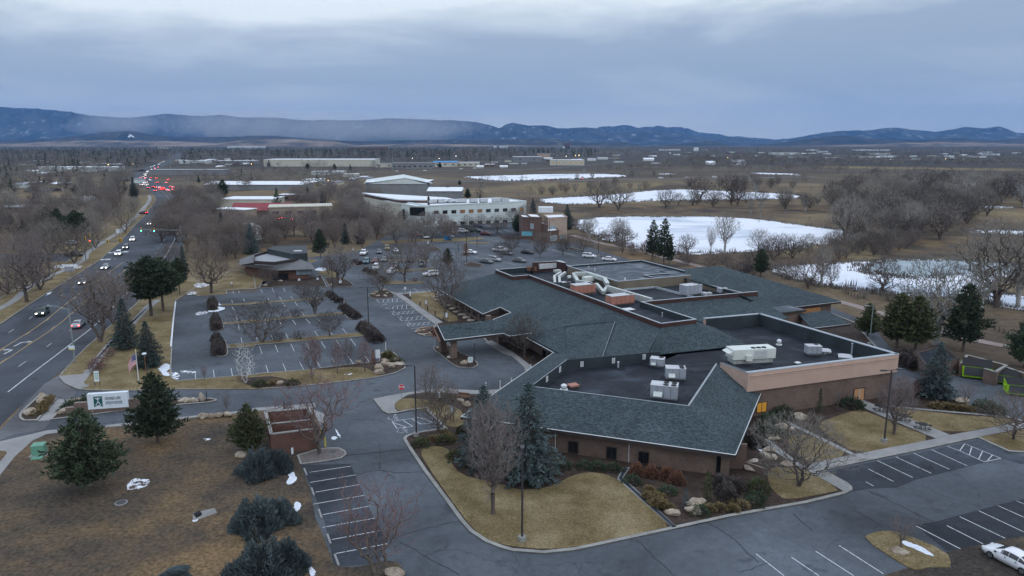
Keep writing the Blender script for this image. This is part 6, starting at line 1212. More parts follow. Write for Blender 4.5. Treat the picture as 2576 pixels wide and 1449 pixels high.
grove([(860,520),(1000,575),(1120,585),(1150,610),(1040,625),(950,600),(870,560)],36,'around the white office parking',A3,(7,10),4,crowns=('twig_mauve','twig_brown','twig_grey'),mind=8)
grove([(1130,575),(1330,560),(1400,590),(1200,600)],7,'along the front of the long white office',('ash0','ash1'),(6,9),5,crowns=('twig_mauve','twig_brown'),mind=12)
grove([(1240,640),(1440,620),(1480,640),(1350,655),(1260,660)],7,'in the lot behind the clinic roof',('ash0','ash1'),(5,7.5),6,crowns=('twig_dark','twig_brown'),mind=7)
grove([(-40,560),(200,520),(330,525),(355,545),(300,600),(230,650),(100,700),(-40,720)],42,'in the neighbourhood left of the main road',('dense0','dense1','ash1'),(8,13),7,crowns=('twig_mauve','twig_brown','twig_grey'),mind=9)
grove([(-60,470),(330,450),(345,490),(340,520),(200,520),(-60,540)],44,'left of the road bend, farther off',('dense0','dense1','cotton1'),(9,14),8,crowns=('twig_grey','twig_mauve','twig_grey'),mind=11,look='hazy bare tree')
grove([(450,500),(540,495),(560,540),(500,560),(440,560)],22,'right of the road before the strip mall',A3,(8,12),9,crowns=('twig_grey','twig_brown'),mind=8)
grove([(700,500),(900,490),(960,520),(900,545),(840,530),(700,510)],32,'between strip mall and white office',('ash1','ash2','dense1'),(8,12),10,crowns=('twig_grey','twig_mauve'),mind=9,look='grey bare tree')
grove([(2110,560),(2280,540),(2400,530),(2440,560),(2400,600),(2280,610),(2150,600)],40,'in the thicket right of the big frozen pond',CO,(9,16),11,crowns=('twig_grey','twig_dark','twig_grey'),mind=8,look='tangled cottonwood',wx=(1,1.25))
grove([(2040,520),(2300,480),(2576,486),(2620,530),(2450,545),(2200,540),(2080,545)],54,'in the cottonwood wood at the right',CO,(11,17),12,crowns=('twig_grey','twig_grey','twig_dark'),mind=9,look='tall grey cottonwood',wx=(1,1.25))
grove([(1320,500),(1400,480),(1560,470),(1640,472),(1600,486),(1440,495)],16,'in the reeds between the far ponds',CO,(5,9),13,crowns=('twig_grey','twig_brown'),mind=12,look='low bare willow')
grove([(1900,520),(2060,510),(2200,500),(2220,520),(2060,535)],10,'beyond the big pond on the brown field',CO,(7,12),14,crowns=('twig_grey','twig_dark'),mind=14,look='scattered cottonwood')
grove([(1900,640),(2000,632),(2200,610),(2300,612),(2280,640),(2100,655),(1960,665)],32,'on the bank between the two right ponds',('ash1','dense1','cotton2'),(4,8),15,crowns=('twig_brown','twig_dark','twig_grey'),mind=5,look='shrubby bare tree',wx=(.9,1.3))
grove([(1500,600),(1560,612),(1640,630),(1740,650),(1860,680),(1850,690),(1700,668),(1560,635)],14,'along the trail behind the clinic',('ash1','shrub1','shrub0'),(2,4.5),16,crowns=('twig_red','twig_brown'),mind=5,look='low bare shrub',name='bare_shrub',wx=(.9,1.2))
grove([(2200,960),(2290,930),(2330,945),(2230,975)],0,'x',('ash1',),(2,3),17)
# --- shrubs near
def row(key,t,pts,h,lab,name='hedge_shrub',crown=None,wx=1.0,group=None):
    for k,(x,y) in enumerate(pts):
        place(key,(*V(t,x,y)[:2],.12),h,lab%ORD[k] if '%s' in lab else lab,cat='shrub',name=name,wx=wx,crown=crown,group=group or lab.replace('%s ',''))
row('barehedge','B0',[(2142,858),(2140,835),(2140,812),(2140,790)],1.5,'%s dark clipped shrub from the camera on the top left hedge island','hedge_shrub','twig_dark',.85)
row('barehedge','B0',[(2178,1055),(2176,1025),(2174,995),(2172,965)],1.5,'%s dark clipped shrub from the camera on the middle left hedge island','hedge_shrub','twig_dark',.85)
row('barehedge','B0',[(2200,1310),(2198,1275),(2194,1240),(2190,1205),(2184,1172)],1.5,'%s dark clipped shrub from the camera on the lower left hedge island','hedge_shrub','twig_dark',.85)
row('barehedge','B1',[(740,712),(770,735),(800,760),(845,780)],1.1,'%s loose dark shrub on the upper right hedge island','bare_shrub','twig_dark',1.2)
row('barehedge','B1',[(885,848),(915,872),(945,898),(975,920),(1010,940)],1.2,'%s loose dark shrub on the middle right hedge island','bare_shrub','twig_dark',1.2)
row('barehedge','B1',[(1080,1048),(1105,1075),(1135,1095),(1160,1120),(1190,1150),(1215,1175)],1.5,'%s loose dark shrub on the lower right hedge island','bare_shrub','twig_dark',1.2)
row('barehedge','B1',[(1000,385),(1040,400),(1110,470),(1150,490),(1190,500),(1265,560),(1280,580)],1.1,'%s dark shrub on the small islands of the middle lot','bare_shrub','twig_dark',1.2)
for x,y,lb in ((220,1175,'round bare shrub in the lower strip, left of two'),(430,1155,'round bare shrub in the lower strip, right of two'),(403,930,'single round bare shrub in the middle strip')): place('shrub0',V('B1',x,y),1.9 if x<430 else 1.7,lb,cat='shrub',name='bare_shrub')
for t,x,y,h,lb in (('C0',965,480,2.0,'red brown vase shaped shrub nearest the entrance lawn'),('C0',1005,440,2.2,'red brown vase shaped shrub behind the nearest one'),('C0',1105,325,1.7,'red brown shrub farthest up the sidewalk'),('C0',2445,580,1.5,'red brown shrub at the foot of the birch'),('C1',325,850,1.0,'small red brown shrub by the corner of the brick enclosure')): place('shrub1',V(t,x,y),h,lb,cat='shrub',name='bare_shrub',crown='twig_red')
for t,x,y,h,w,lb in (('D0',2620,420,2.3,.58,'nearest the brick enclosure, uppermost of three'),('D0',2600,960,2.4,.60,'middle of three on the brown field'),('D0',2640,1440,2.5,.64,'lowest of three, cut by the picture bottom')):
    place('juniper0' if h<2.4 else 'juniper1',V(t,x,y),h,'big blue grey spreading juniper, '+lb,cat='shrub',name='juniper_shrub',wx=w)
    place('juniper1',(V(t,x,y)[0]+1.7,V(t,x,y)[1]+1.2,0),h*.8,'smaller lobe juniper beside the big one, '+lb,cat='shrub',name='juniper_shrub',wx=w*.9)
place('juniper1',V('D0',1760,1450),.5,'low dark juniper at the bottom picture edge in the brown field',cat='shrub',name='juniper_shrub',wx=1.5)
row('barehedge','D2',[(1255,440),(1400,455),(1545,475),(1660,520)],1.25,'%s rusty shrub from the left under the clinic windows','bare_shrub','twig_orange',.85)
row('mound','D2',[(1210,515),(1560,630),(520,365),(730,365),(205,530),(1020,395),(2460,690),(2430,740),(1890,830),(860,375)],.8,'%s low dark mound shrub in the front beds','mound_shrub','needle_pine',1.25)
row('mound','D2',[(2475,595),(300,450),(160,430)],1.2,'%s brown green mound at the side of the front beds','mound_shrub','needle_green',1.1)
row('barehedge','D2',[(2150,640),(2240,590),(2100,560),(2180,700),(2330,60),(2460,150),(2380,120)],1.3,'%s large dark bare shrub beside the brick corner pier','bare_shrub','twig_dark',1.0)
row('mound','C1',[(1895,1190),(2100,1090),(1660,1220),(1930,770),(370,610),(40,620),(1410,375),(2000,1350),(1330,320)],.9,'%s small green mound shrub in the beds around the south drive','mound_shrub','needle_green',1.2)
row('mound','C3',[(845,830),(160,925),(40,1000),(2170,860),(2260,890),(30,1110)],1.3,'%s dark mound shrub around the right lawns','mound_shrub','needle_pine',1.3)
row('grasstuft','C3',[(1680,835),(1780,845),(1825,850),(1870,858),(1945,865),(2020,870),(1700,845)],.6,'%s tan grass tuft in the bed by the service yard','grass_tuft','lawn_tan',1.2)
row('grasstuft','D2',[(1380,615),(1365,670),(1430,670),(1490,685),(1410,700),(1465,715),(1440,745),(1500,745),(1580,795),(1990,800),(2090,790),(2220,800),(2330,770),(1500,770),(2250,745)],.55,'%s straw coloured grass tuft in the gravel bed','grass_tuft','lawn_tan',1.0)
row('grasstuft','C0',[(490,755),(485,775),(465,805),(440,830),(415,860),(410,890),(370,905)],.5,'%s straw grass tuft in the left entrance median','grass_tuft','lawn_tan',1.3)
row('grasstuft','C1',[(1850,1160),(1885,1105),(1935,1140),(1945,1170),(1785,1165),(1320,320),(1345,330),(200,590),(165,600)],.5,'%s straw grass tuft near the south beds','grass_tuft','lawn_tan',1.2)
row('barehedge','C3',[(1330,400),(1400,410),(1470,440),(1300,360),(1380,350),(1560,720),(1530,690)],1.7,'%s dense brown bush by the service drive','bare_shrub','twig_dark',1.1)
row('mound','C0',[(735,850),(900,800)],1.3,'%s dark green bush in the sign bed','mound_shrub','needle_pine',1.2)
# --- woodland too dense to count: one mass of bare crowns and one of dark evergreens
def mass(name,label,regions,mat_,seed,con=False):
    r=np.random.default_rng(seed); V_=[];F_=[]; base=0
    for poly,dens,(h0,h1) in regions:
        PW=[G(*p)[:2] for p in poly]; X=np.array([p[0] for p in PW]);Yy=np.array([p[1] for p in PW]); area=abs(sum(PW[k-1][0]*PW[k][1]-PW[k][0]*PW[k-1][1] for k in range(len(PW))))/2
        n=int(area*dens/10000); c=0;t=0
        while c<n and t<n*6:
            t+=1; x=r.uniform(X.min(),X.max()); y=r.uniform(Yy.min(),Yy.max())
            if not inpoly(x,y,PW): continue
            if abs(np.interp(y,RCY,RCX)-x)<17: continue
            c+=1; H=r.uniform(h0,h1); d=y; m=int(np.clip(70000/d,20,150)); W=H*(.36 if con else .50)*r.uniform(.7,1.2)
            u=r.normal(0,1,(m,3)); u/=np.linalg.norm(u,axis=1)[:,None]; rr=r.random(m)**.4
            if con: zz_=r.random(m)**1.3; P=np.stack([u[:,0]*W*(1-zz_)*1.2*rr,u[:,1]*W*(1-zz_)*1.2*rr,H*(.08+.9*zz_)],1)
            else: P=np.stack([u[:,0]*W*rr,u[:,1]*W*rr,H*.56+u[:,2]*H*.44*rr],1)
            L=H*(.17 if not con else .13)*r.uniform(.6,1.4,m)[:,None]*min(1.6,max(1,d/900)); D=u*np.array([1,1,.8])+r.normal(0,.5,(m,3))+np.array([0,0,.45 if not con else -.1]); D/=np.linalg.norm(D,axis=1)[:,None]; S=np.cross(D,r.normal(0,1,(m,3))); S/=np.linalg.norm(S,axis=1)[:,None]
            w=L*(.085 if not con else .22); A_=P-D*L*.5+S*w; B_=P-D*L*.5-S*w; E_=P+D*L*.5
            vv=np.stack([A_,B_,E_],1).reshape(-1,3)+np.array([x,y,0]); V_.append(vv); F_.append(np.arange(len(vv)).reshape(-1,3)+base); base+=len(vv)
            tv=np.array([[x-.012*H,y,0],[x+.012*H,y,0],[x,y,H*.7]]); V_.append(tv); F_.append(np.array([[0,1,2]])+base); base+=3
    if name=='reed_scrub':
        for P in PONDS:
            for k in range(len(P)):
                a=P[k];b=P[(k+1)%len(P)]; L0=math.dist(a[:2],b[:2]); 
                for t in range(int(L0/2.6)+1):
                    f=r.random(); x=a[0]+(b[0]-a[0])*f+r.normal(0,1.3); y=a[1]+(b[1]-a[1])*f+r.normal(0,2.2); H=r.uniform(.4,1.2)*(2.2 if r.random()<.10 else 1); m=9
                    q0=np.stack([x+r.normal(0,.7,m),y+r.normal(0,.7,m),np.zeros(m)],1); tp=q0+np.stack([r.normal(0,.25,m),r.normal(0,.25,m),H*r.uniform(.6,1.1,m)],1); w=np.array([.07+.0003*y,0,0])
                    vv=np.stack([q0-w,q0+w,tp],1).reshape(-1,3); V_.append(vv); F_.append(np.arange(len(vv)).reshape(-1,3)+base); base+=len(vv)
    V_=np.concatenate(V_).astype(np.float32); F_=np.concatenate(F_).astype(np.int32)
    me=bpy.data.meshes.new(name); me.vertices.add(len(V_)); me.vertices.foreach_set('co',V_.ravel()); me.loops.add(F_.size); me.loops.foreach_set('vertex_index',F_.ravel()); me.polygons.add(len(F_)); me.polygons.foreach_set('loop_start',np.arange(0,F_.size,3,dtype=np.int32)); me.update(); me.validate()
    o=link(name,me,mat_); o['kind']='stuff'; o['label']=label; print(name,len(F_)); return o
RCX=np.array([p[0] for p in RC]);RCY=np.array([p[1] for p in RC])
FARB=[([(-200,382),(2800,382),(2800,371.5),(-200,371.5)],3.5,(11,16)),([(-200,400),(1300,396),(1300,382),(-200,382)],12,(11,16)),([(-200,425),(380,425),(380,400),(-200,400)],14,(9,13)),([(420,425),(700,421),(1080,421),(1250,405),(1250,397),(420,400)],9,(8,12)),([(1250,400),(1700,396),(2000,398),(2800,398),(2800,382),(1250,382)],5,(8,13)),
 ([(-200,470),(370,440),(370,425),(-200,425)],22,(9,14)),([(455,500),(640,480),(900,455),(900,440),(480,450)],22,(8,13)),([(440,450),(900,440),(1080,438),(1080,424),(560,428),(440,430)],10,(6,11)),([(720,497),(900,480),(920,460),(760,470)],18,(8,13)),([(1080,500),(1160,510),(1350,500),(1400,480),(1280,460),(1160,465)],7,(6,11)),([(1320,470),(1440,470),(1560,462),(1560,458),(1350,462)],2,(4,7)),
 ([(1500,437),(1640,434),(2120,440),(2140,420),(1990,412),(1700,412),(1540,422)],18,(8,14)),([(1700,414),(2050,414),(2070,400),(1760,398)],16,(10,16)),([(2040,420),(2800,422),(2800,402),(2060,404)],11,(9,14)),([(2120,470),(2260,500),(2800,505),(2800,470),(2440,452),(2200,440)],16,(11,17)),([(2280,445),(2800,452),(2800,438),(2300,434)],9,(7,12)),([(2150,545),(2800,560),(2800,500),(2260,500)],7,(9,15)),([(2200,660),(2800,640),(2800,600),(2450,600),(2230,640)],2,(2,4)),([(1380,500),(1480,492),(1470,485),(1390,488)],10,(4,7)),([(1560,485),(1700,474),(1690,468),(1560,474)],8,(4,6)),
 ([(-1300,620),(-200,560),(-200,400),(-1300,400)],5,(9,13)),([(1100,430),(1290,428),(1290,412),(1210,412)],5,(7,11)),([(500,600),(600,620),(620,560),(560,520),(470,520)],6,(7,11)),([(-200,560),(330,520),(300,480),(-200,480)],5,(8,12))]
wd=mass('far_woodland','hazy mass of bare trees filling the plain towards the mountains',FARB,'wood_mass',81)
ev=mass('far_evergreens','dark evergreens scattered through the far bare woodland',[([(-200,400),(1500,396),(1500,380),(-200,380)],2.6,(13,20)),([(-200,380),(1500,380),(1500,372),(-200,372)],.5,(12,18)),([(-200,440),(380,435),(380,400),(-200,400)],2.2,(10,15)),([(-200,500),(350,500),(370,440),(-200,440)],3,(9,14)),([(440,600),(900,600),(900,500),(460,500)],1.6,(8,12)),([(420,425),(1250,418),(1250,398),(420,400)],.8,(10,15)),([(1250,400),(2800,400),(2800,376),(1250,376)],.16,(9,14)),([(450,500),(900,470),(900,440),(480,450)],.8,(9,13))],'needle_pine',82,True)
sb=mass('reed_scrub','low brown scrub and reeds along the pond margins and dry fields',[([(1380,552),(2130,572),(2180,552),(2000,538),(1500,538)],16,(1,2.4)),([(1500,612),(1700,650),(1900,690),(2280,780),(2576,790),(2576,780),(2240,755),(1980,706),(1900,650),(1700,645),(1560,620)],22,(.8,1.8)),([(1960,662),(2300,648),(2800,652),(2800,600),(2250,612),(1900,640)],26,(1,2.6)),([(1300,500),(1700,470),(2100,480),(2100,470),(1700,458),(1300,480)],9,(1,2.5)),([(1100,470),(1700,440),(1700,430),(1100,436)],5,(1,2.5)),([(2200,600),(2620,592),(2620,560),(2200,560)],18,(1,2.2)),([(2280,800),(2800,880),(2800,960),(2500,910),(2330,860)],10,(.6,1.4)),([(1500,520),(2100,525),(2140,545),(1500,540)],5,(.6,1.5))],'wood_mass',83)

grove([(1560,520),(1700,512),(1900,508),(2000,515),(1900,520),(1640,524)],10,'on the near bank of the long pond',('cotton2','cotton0','ash1'),(6,12),21,crowns=('twig_dark','twig_grey'),mind=9,look='shore cottonwood')
grove([(1380,440),(1600,436),(1700,446),(1560,452),(1400,450)],9,'by the far highway',('dense1','cotton1'),(6,10),22,crowns=('twig_grey',),mind=14,look='far grey tree')
grove([(1640,470),(1900,460),(2100,462),(2100,476),(1800,476)],14,'beyond the long pond',('dense1','cotton2','cotton1'),(6,11),23,crowns=('twig_grey','twig_brown'),mind=12,look='field cottonwood')
grove([(1450,565),(1520,598),(1590,618),(1580,624),(1500,605),(1440,575)],6,'on the west bank of the big pond',('ash1','cotton1','shrub1'),(2.5,6),24,crowns=('twig_grey','twig_brown'),mind=6,look='bank tree')
grove([(1980,700),(2100,728),(2260,750),(2400,752),(2380,762),(2200,762),(1990,712)],7,'on the near shore of the right pond',('ash1','shrub1','shrub0'),(1.5,4),25,crowns=('twig_grey','twig_brown'),mind=5,look='low shore tree')
# =============== VEHICLES ===============
def car_body(kind):
    # stations: x, half width, z bottom, z belt, z roof, roof half width   (front is +x)
    if kind=='sedan': L=4.85;S=[(-2.42,.70,.45,.72,.76,.62),(-2.30,.86,.30,.90,.97,.70),(-1.95,.91,.22,.94,1.04,.70),(-1.75,.92,.22,.95,1.12,.66),(-.95,.92,.22,.95,1.41,.60),(-.1,.92,.22,.93,1.46,.60),(.45,.92,.22,.91,1.38,.60),(1.20,.92,.22,.89,1.02,.68),(1.45,.91,.22,.86,.93,.72),(2.0,.88,.24,.76,.80,.68),(2.32,.76,.30,.62,.66,.58),(2.43,.58,.40,.52,.54,.45)]; gl=(3,7)
    elif kind=='suv': L=4.7;S=[(-2.33,.78,.45,.85,.9,.70),(-2.25,.90,.32,1.0,1.45,.64),(-2.0,.93,.25,1.02,1.66,.64),(-1.2,.94,.25,1.02,1.71,.64),(.2,.94,.25,1.0,1.68,.64),(.55,.94,.25,1.0,1.58,.64),(1.1,.93,.25,.99,1.10,.72),(1.35,.92,.25,.97,1.02,.74),(2.1,.90,.28,.86,.92,.70),(2.33,.74,.36,.66,.70,.58)]; gl=(1,6)
    else: L=5.7;S=[(-2.85,.90,.55,1.0,1.02,.88),(-2.8,.96,.45,1.05,1.07,.92),(-.85,.97,.40,1.06,1.08,.92),(-.80,.97,.40,1.08,1.75,.68),(-.6,.97,.40,1.08,1.86,.68),(.55,.97,.40,1.08,1.84,.68),(.75,.97,.40,1.08,1.72,.68),(1.35,.97,.40,1.08,1.18,.76),(1.6,.96,.40,1.06,1.12,.80),(2.6,.94,.42,1.0,1.06,.78),(2.85,.84,.5,.8,.85,.70)]; gl=(3,7)
    mb=MB(); rings=[]
    for x,w,zb,zl,zr,wr in S:
        i=len(mb.v); rings.append(i); zm=zb+(zl-zb)*.55
        for p in ((-w*.93,zb),(-w,zm),(-w*.97,zl),(-wr,zr-.03),(-wr*.6,zr),(wr*.6,zr),(wr,zr-.03),(w*.97,zl),(w,zm),(w*.93,zb)): mb.v.append((x,p[0],p[1]))
    for a,b in zip(rings,rings[1:]):
        for j in range(10): mb.f.append((a+j,b+j,b+(j+1)%10,a+(j+1)%10))
    mb.f.append(tuple(rings[0]+j for j in range(10))); mb.f.append(tuple(rings[-1]+j for j in range(9,-1,-1)))
    g=MB()
    def lerp(P,Q,f): return tuple(P[k]+(Q[k]-P[k])*f for k in range(3))
    a0,a1=gl
    for sgn,(lo,hi) in ((-1,(2,3)),(1,(7,6))):
        for k in range(a0,a1):
            A=mb.v[rings[k]+lo];B=mb.v[rings[k+1]+lo];Cc=mb.v[rings[k+1]+hi];D=mb.v[rings[k]+hi]
            A2=lerp(A,D,.10);B2=lerp(B,Cc,.10);C2=lerp(B,Cc,.86);D2=lerp(A,D,.86)
            P=[lerp(A2,B2,.03),lerp(A2,B2,.97),lerp(D2,C2,.97),lerp(D2,C2,.03)]
            if (P[2][2]-P[1][2])<.04 and (P[3][2]-P[0][2])<.04: continue
            g.poly([(p[0],p[1]+sgn*.014,p[2]+.006) for p in P])
    for k,(f0,f1) in ((a1-1,(.06,.95)),(a0,(.1,.92))):
        if kind=='truck' and k==a0: k=a0-1
        A=mb.v[rings[k]+3];B=mb.v[rings[k]+6];Cc=mb.v[rings[k+1]+6];D=mb.v[rings[k+1]+3]
        s=.03 if k>=a1-1 else -.02
        P=[lerp(A,D,f0),lerp(B,Cc,f0),lerp(B,Cc,f1),lerp(A,D,f1)]; g.poly([(p[0]+s*.5,p[1]*.93,p[2]+.035) for p in P])
    return mb,g,S
CARP={}
for kind in ('sedan','suv','truck'):
    mb,g,S=car_body(kind)
    if kind=='truck':
        bed=MB().box((-1.83,0,1.085),(1.85,1.55,.02)); CARP['truck_bed']=bed
    b=bpy.data.meshes.new('car_body_'+kind); b.from_pydata(mb.v,[],mb.f); b.update(); b.polygons.foreach_set('use_smooth',[True]*len(b.polygons)); b.materials.append(M['car white'])
    b2=bpy.data.meshes.new('car_glass_'+kind); b2.from_pydata(g.v,[],g.f); b2.update(); b2.materials.append(M['glass_dark'])
    CARP[kind]=(b,b2,S)
def me_of(mb,mat):
    m=bpy.data.meshes.new('part'); m.from_pydata(mb.v,[],mb.f); m.update(); m.materials.append(M[mat]); return m
WH=me_of(MB().tube([(0,-.115,0),(0,.115,0)],.335,18),'rubber')
rm=MB(); rm.tube([(0,-.125,0),(0,.125,0)],.215,14)
RIM=me_of(rm,'rim'); sk_=MB()
for k in range(5):
    a=k*2*PI/5; 
    for sy in (-.13,.13): sk_.box((math.cos(a+.3)*.12,sy,math.sin(a+.3)*.12),(.10,.012,.05),0,Matrix.Rotation(-(a+.3),3,'Y'))
SPK=me_of(sk_,'fan_black')
HL=me_of(MB().box((0,0,0),(.12,.34,.13)),'head_off'); TLm=me_of(MB().box((0,0,0),(.10,.30,.16)),'tail_off'); 
DH=me_of(MB().box((0,0,0),(.18,.03,.03)).box((0,0,.12),(.002,.02,.5)),'fan_black'); GR=me_of(MB().box((0,0,0),(.06,.9,.16)),'fan_black'); MR=me_of(MB().box((0,0,0),(.12,.16,.11)),'fan_black'); RAIL=me_of(MB().box((0,0,0),(1.7,.04,.05)),'fan_black'); BED=me_of(CARP['truck_bed'],'fan_black'); PL=me_of(MB().box((0,0,0),(.02,.42,.14)),'trim_white')
def child(nm,me,par,loc=(0,0,0),mat=None,sc=None):
    o=bpy.data.objects.new(nm,me); C.objects.link(o); o.parent=par; o.location=loc
    if sc: o.scale=sc
    if mat: o.material_slots[0].link='OBJECT'; o.material_slots[0].material=M[mat]
    return o
def car(kind,col,loc,rz,label,heads=False,tails=False,detail=2,group=None,scale=1):
    b,g,S=CARP[kind]; nm={'sedan':'sedan_car','suv':'suv_car','truck':'pickup_truck'}[kind]
    o=thing(nm,label,{'sedan':'car','suv':'car','truck':'truck'}[kind],loc,rz,group); o.scale=(scale,)*3
    bd=child('body',b,o,mat='car '+col)
    child('windows',g,o)
    fx=S[-1][0]-.12; rx=S[0][0]+.06; w=.60 if kind!='truck' else .74; hz_={'sedan':.62,'suv':.78,'truck':.86}[kind]; tz={'sedan':.80,'suv':.98,'truck':.90}[kind]
    for s in (-1,1):
        child('headlight',HL,o,(fx,s*w,hz_),mat='head_light' if heads else None); child('tail_light',TLm,o,(rx,s*(w+.08),tz),mat='tail_light' if tails else None)
    if detail>0:
        wb_=1.42 if kind!='truck' else 1.75
        for sx in (-1,1):
            for sy in (-1,1):
                w_=child('wheel',WH,o,(sx*wb_,sy*.83,.335))
                if detail>1: child('rim',RIM,w_); child('spokes',SPK,w_)
    if detail>1:
        child('grille',GR,o,(S[-1][0]-.01,0,hz_-.05))
        for s in (-1,1): child('mirror',MR,o,(.95,s*1.0,S[7][3]+.06)); child('door_handle',DH,o,(.1,s*.935,.84 if kind=='sedan' else .9)); child('door_handle',DH,o,(-.85,s*.935,.84 if kind=='sedan' else .9))
        child('number_plate',PL,o,(S[0][0]-.01,0,.7))
        if kind=='suv':
            for s in (-1,1): child('roof_rail',RAIL,o,(-.7,s*.6,1.72))
    if kind=='truck' : child('bed',BED,o)
    return o
def aim(t,a,b): p=V(t,*a); r=V(t,*b); return math.atan2(r[1]-p[1],r[0]-p[0])
# white sedan, bottom right: front wheel and rear wheel read on the photo
fw=V('D3',2240,1275,0); rw=V('D3',2545,1435,0); rz=math.atan2(fw[1]-rw[1],fw[0]-rw[0]); cx=((fw[0]+rw[0])/2,(fw[1]+rw[1])/2); nx=(-math.sin(rz),math.cos(rz))
sgn_=-1 if (nx[1]<0) else 1
car('sedan','white',(cx[0]+nx[0]*sgn_*.83,cx[1]+nx[1]*sgn_*.83,.05),rz,'shiny white sedan parked on the brown strip, bottom right corner',detail=2)
def rdir(y,back=False):
    x0=np.interp(y,RCY,RCX);x1=np.interp(y+4,RCY,RCX); a=math.atan2(4,x1-x0); return a+(PI if back else 0)
p=V('B0',430,905); car('suv','dark green',(*p[:2],.03),rdir(p[1],True),'dark suv with headlights on, nearest oncoming car on the main road',heads=True)
p=V('B0',790,1025); car('sedan','silver',(*p[:2],.03),rdir(p[1]),'silver white sedan driving away beside the bare street tree',tails=True)
for (x,y,k,c,lb) in ((845,590,'sedan','grey','oncoming car half hidden by the bare street trees'),(1065,440,'sedan','silver','second oncoming car seen through the bare twigs'),(1195,305,'suv','white','white oncoming suv just at the crossing'),(1268,240,'suv','grey','grey oncoming suv just behind the crossing'),(1335,160,'suv','white','white oncoming suv under the signal arm')):
    p=V('B0',x,y); car(k,c,(*p[:2],.03),rdir(p[1],True),lb,heads=True,detail=1)
p=V('A0',1505,1255); car('sedan','white',(*p[:2],.03),rdir(p[1],True),'lone white oncoming car midway up the main road',heads=True,detail=1)
p=V('A0',1440,1150); car('suv','maroon',(*p[:2],.03),2.9,'dark red suv leaving the left side street',tails=True,detail=1)
p=V('B0',750,318); car('truck','black',(*p[:2],.03),0.05,'black pickup truck waiting on the left side street',detail=1)
p=V('B0',720,200); car('suv','silver',(*p[:2],.03),2.9,'silver suv parked under the dark pines on the left',detail=1)
# parked cars in the lots
LOT=[('B1',1085,300,'truck','white',-1.55,'white pickup truck at the left end of the middle lot'),('B1',1113,385,'suv','teal',-1.5,'teal grey suv right below the white pickup'),('B1',1208,445,'suv','white',-1.5,'white suv below the maroon car in the middle lot'),('B1',1368,485,'suv','white',1.4,'white suv standing alone in the lower row of the middle lot'),('B1',1200,375,'sedan','maroon',-1.5,'maroon car seen through twigs in the middle lot'),('B1',1290,365,'sedan','grey',-1.5,'grey car right of the maroon one in the middle lot'),('B1',1398,425,'sedan','silver',-1.5,'silver car behind the lone white suv'),('B1',1550,370,'sedan','black',-1.5,'black car in the centre of the middle lot'),('B1',1670,415,'suv','grey',-1.4,'grey suv at the right of the middle lot'),('B1',1755,515,'suv','white',-2.8,'white suv beside the half bare conifer'),('B1',1405,275,'sedan','silver',-1.3,'silver sedan in the upper row of the middle lot'),('B1',1240,285,'sedan','grey',-1.4,'dark grey car behind twigs, upper row of the middle lot'),
 ('B1',2455,270,'truck','white',-.7,'white pickup in the north lot near the tall red pole'),('B1',2525,300,'sedan','grey',-.7,'grey car just right of the white pickup'),('B1',2405,365,'suv','silver',-.6,'silver suv behind a bare tree in the north lot'),('B1',2320,385,'sedan','grey',-.6,'grey sedan left of the suv behind a bare tree'),('B1',2160,290,'sedan','white',-.5,'white car beside the orange leaved tree'),('B1',2480,255,'sedan','silver',-.7,'silver car partly behind the white pickup'),('B1',1320,250,'suv','tan',-1.4,'tan suv with an orange light in the middle lot'),
 ('B2',75,375,'sedan','grey',-.6,'grey sedan by the dark red screen behind the roof'),('B2',158,290,'sedan','black',-.6,'black car farther back behind the dark red screen'),('B2',780,330,'suv','white',-.45,'white suv with dark hood in the lot behind the highest roof'),('B2',980,362,'sedan','white',-.4,'white car just showing over the highest roof'),
 ('A1',1900,1295,'sedan','maroon',-1.4,'maroon car at the office lot left end'),('A1',1955,1295,'sedan','grey',-1.4,'dark grey car next to the maroon one'),('A1',1910,1330,'suv','black',-1.4,'black suv in front of the maroon car'),('A1',1970,1345,'truck','tan',-1.4,'tan pickup in the office lot'),('A1',2085,1335,'suv','white',-.3,'white suv alone in the office lot'),('A1',2210,1330,'truck','dark green',-.3,'dark green pickup in the office lot'),('A1',2235,1280,'suv','blue',-.3,'dark blue suv close to the white office wall'),('A1',2313,1360,'suv','maroon',-.3,'dark red suv at the right of the office lot'),('A1',1957,1385,'sedan','silver',-1.2,'silver car by the blue bins'),('A1',1580,1345,'sedan','silver',-.2,'silver car seen through twigs, left in the office lot'),('A1',1600,1370,'sedan','red',-.2,'red car below the silver one in the office lot'),
 ('A1',890,1240,'sedan','grey',-.2,'grey car in the strip mall lot, centre'),('A1',1045,1210,'sedan','white',-.2,'white car in the strip mall lot, right'),('A1',575,1195,'sedan','grey',1.5,'grey car at the strip mall wall'),('A1',680,1195,'suv','silver',1.5,'silver suv at the strip mall corner')]
for t,x,y,k,c,rz,lb in LOT:
    p=V(t,x,y); car(k,c,(*p[:2],.03),rz,lb,detail=2 if (t[0]=='B') else 1,group='cars parked in the lots')
for x,y,f in ((65,1212,1),(232,1205,1),(290,1195,1),(370,1212,1),(515,1185,1),(552,1215,0)):
    p=V('A1',x,y); car('sedan','grey',(*p[:2],.03),PI/2 if f else -PI/2,'car with %s lights lit before the tan strip mall, %s'%('red rear' if f else 'white front',{65:'leftmost',232:'second from left',290:'third from left',370:'fourth from left',515:'fifth from left',552:'the only one facing us'}[x]),heads=not f,tails=bool(f),detail=1)
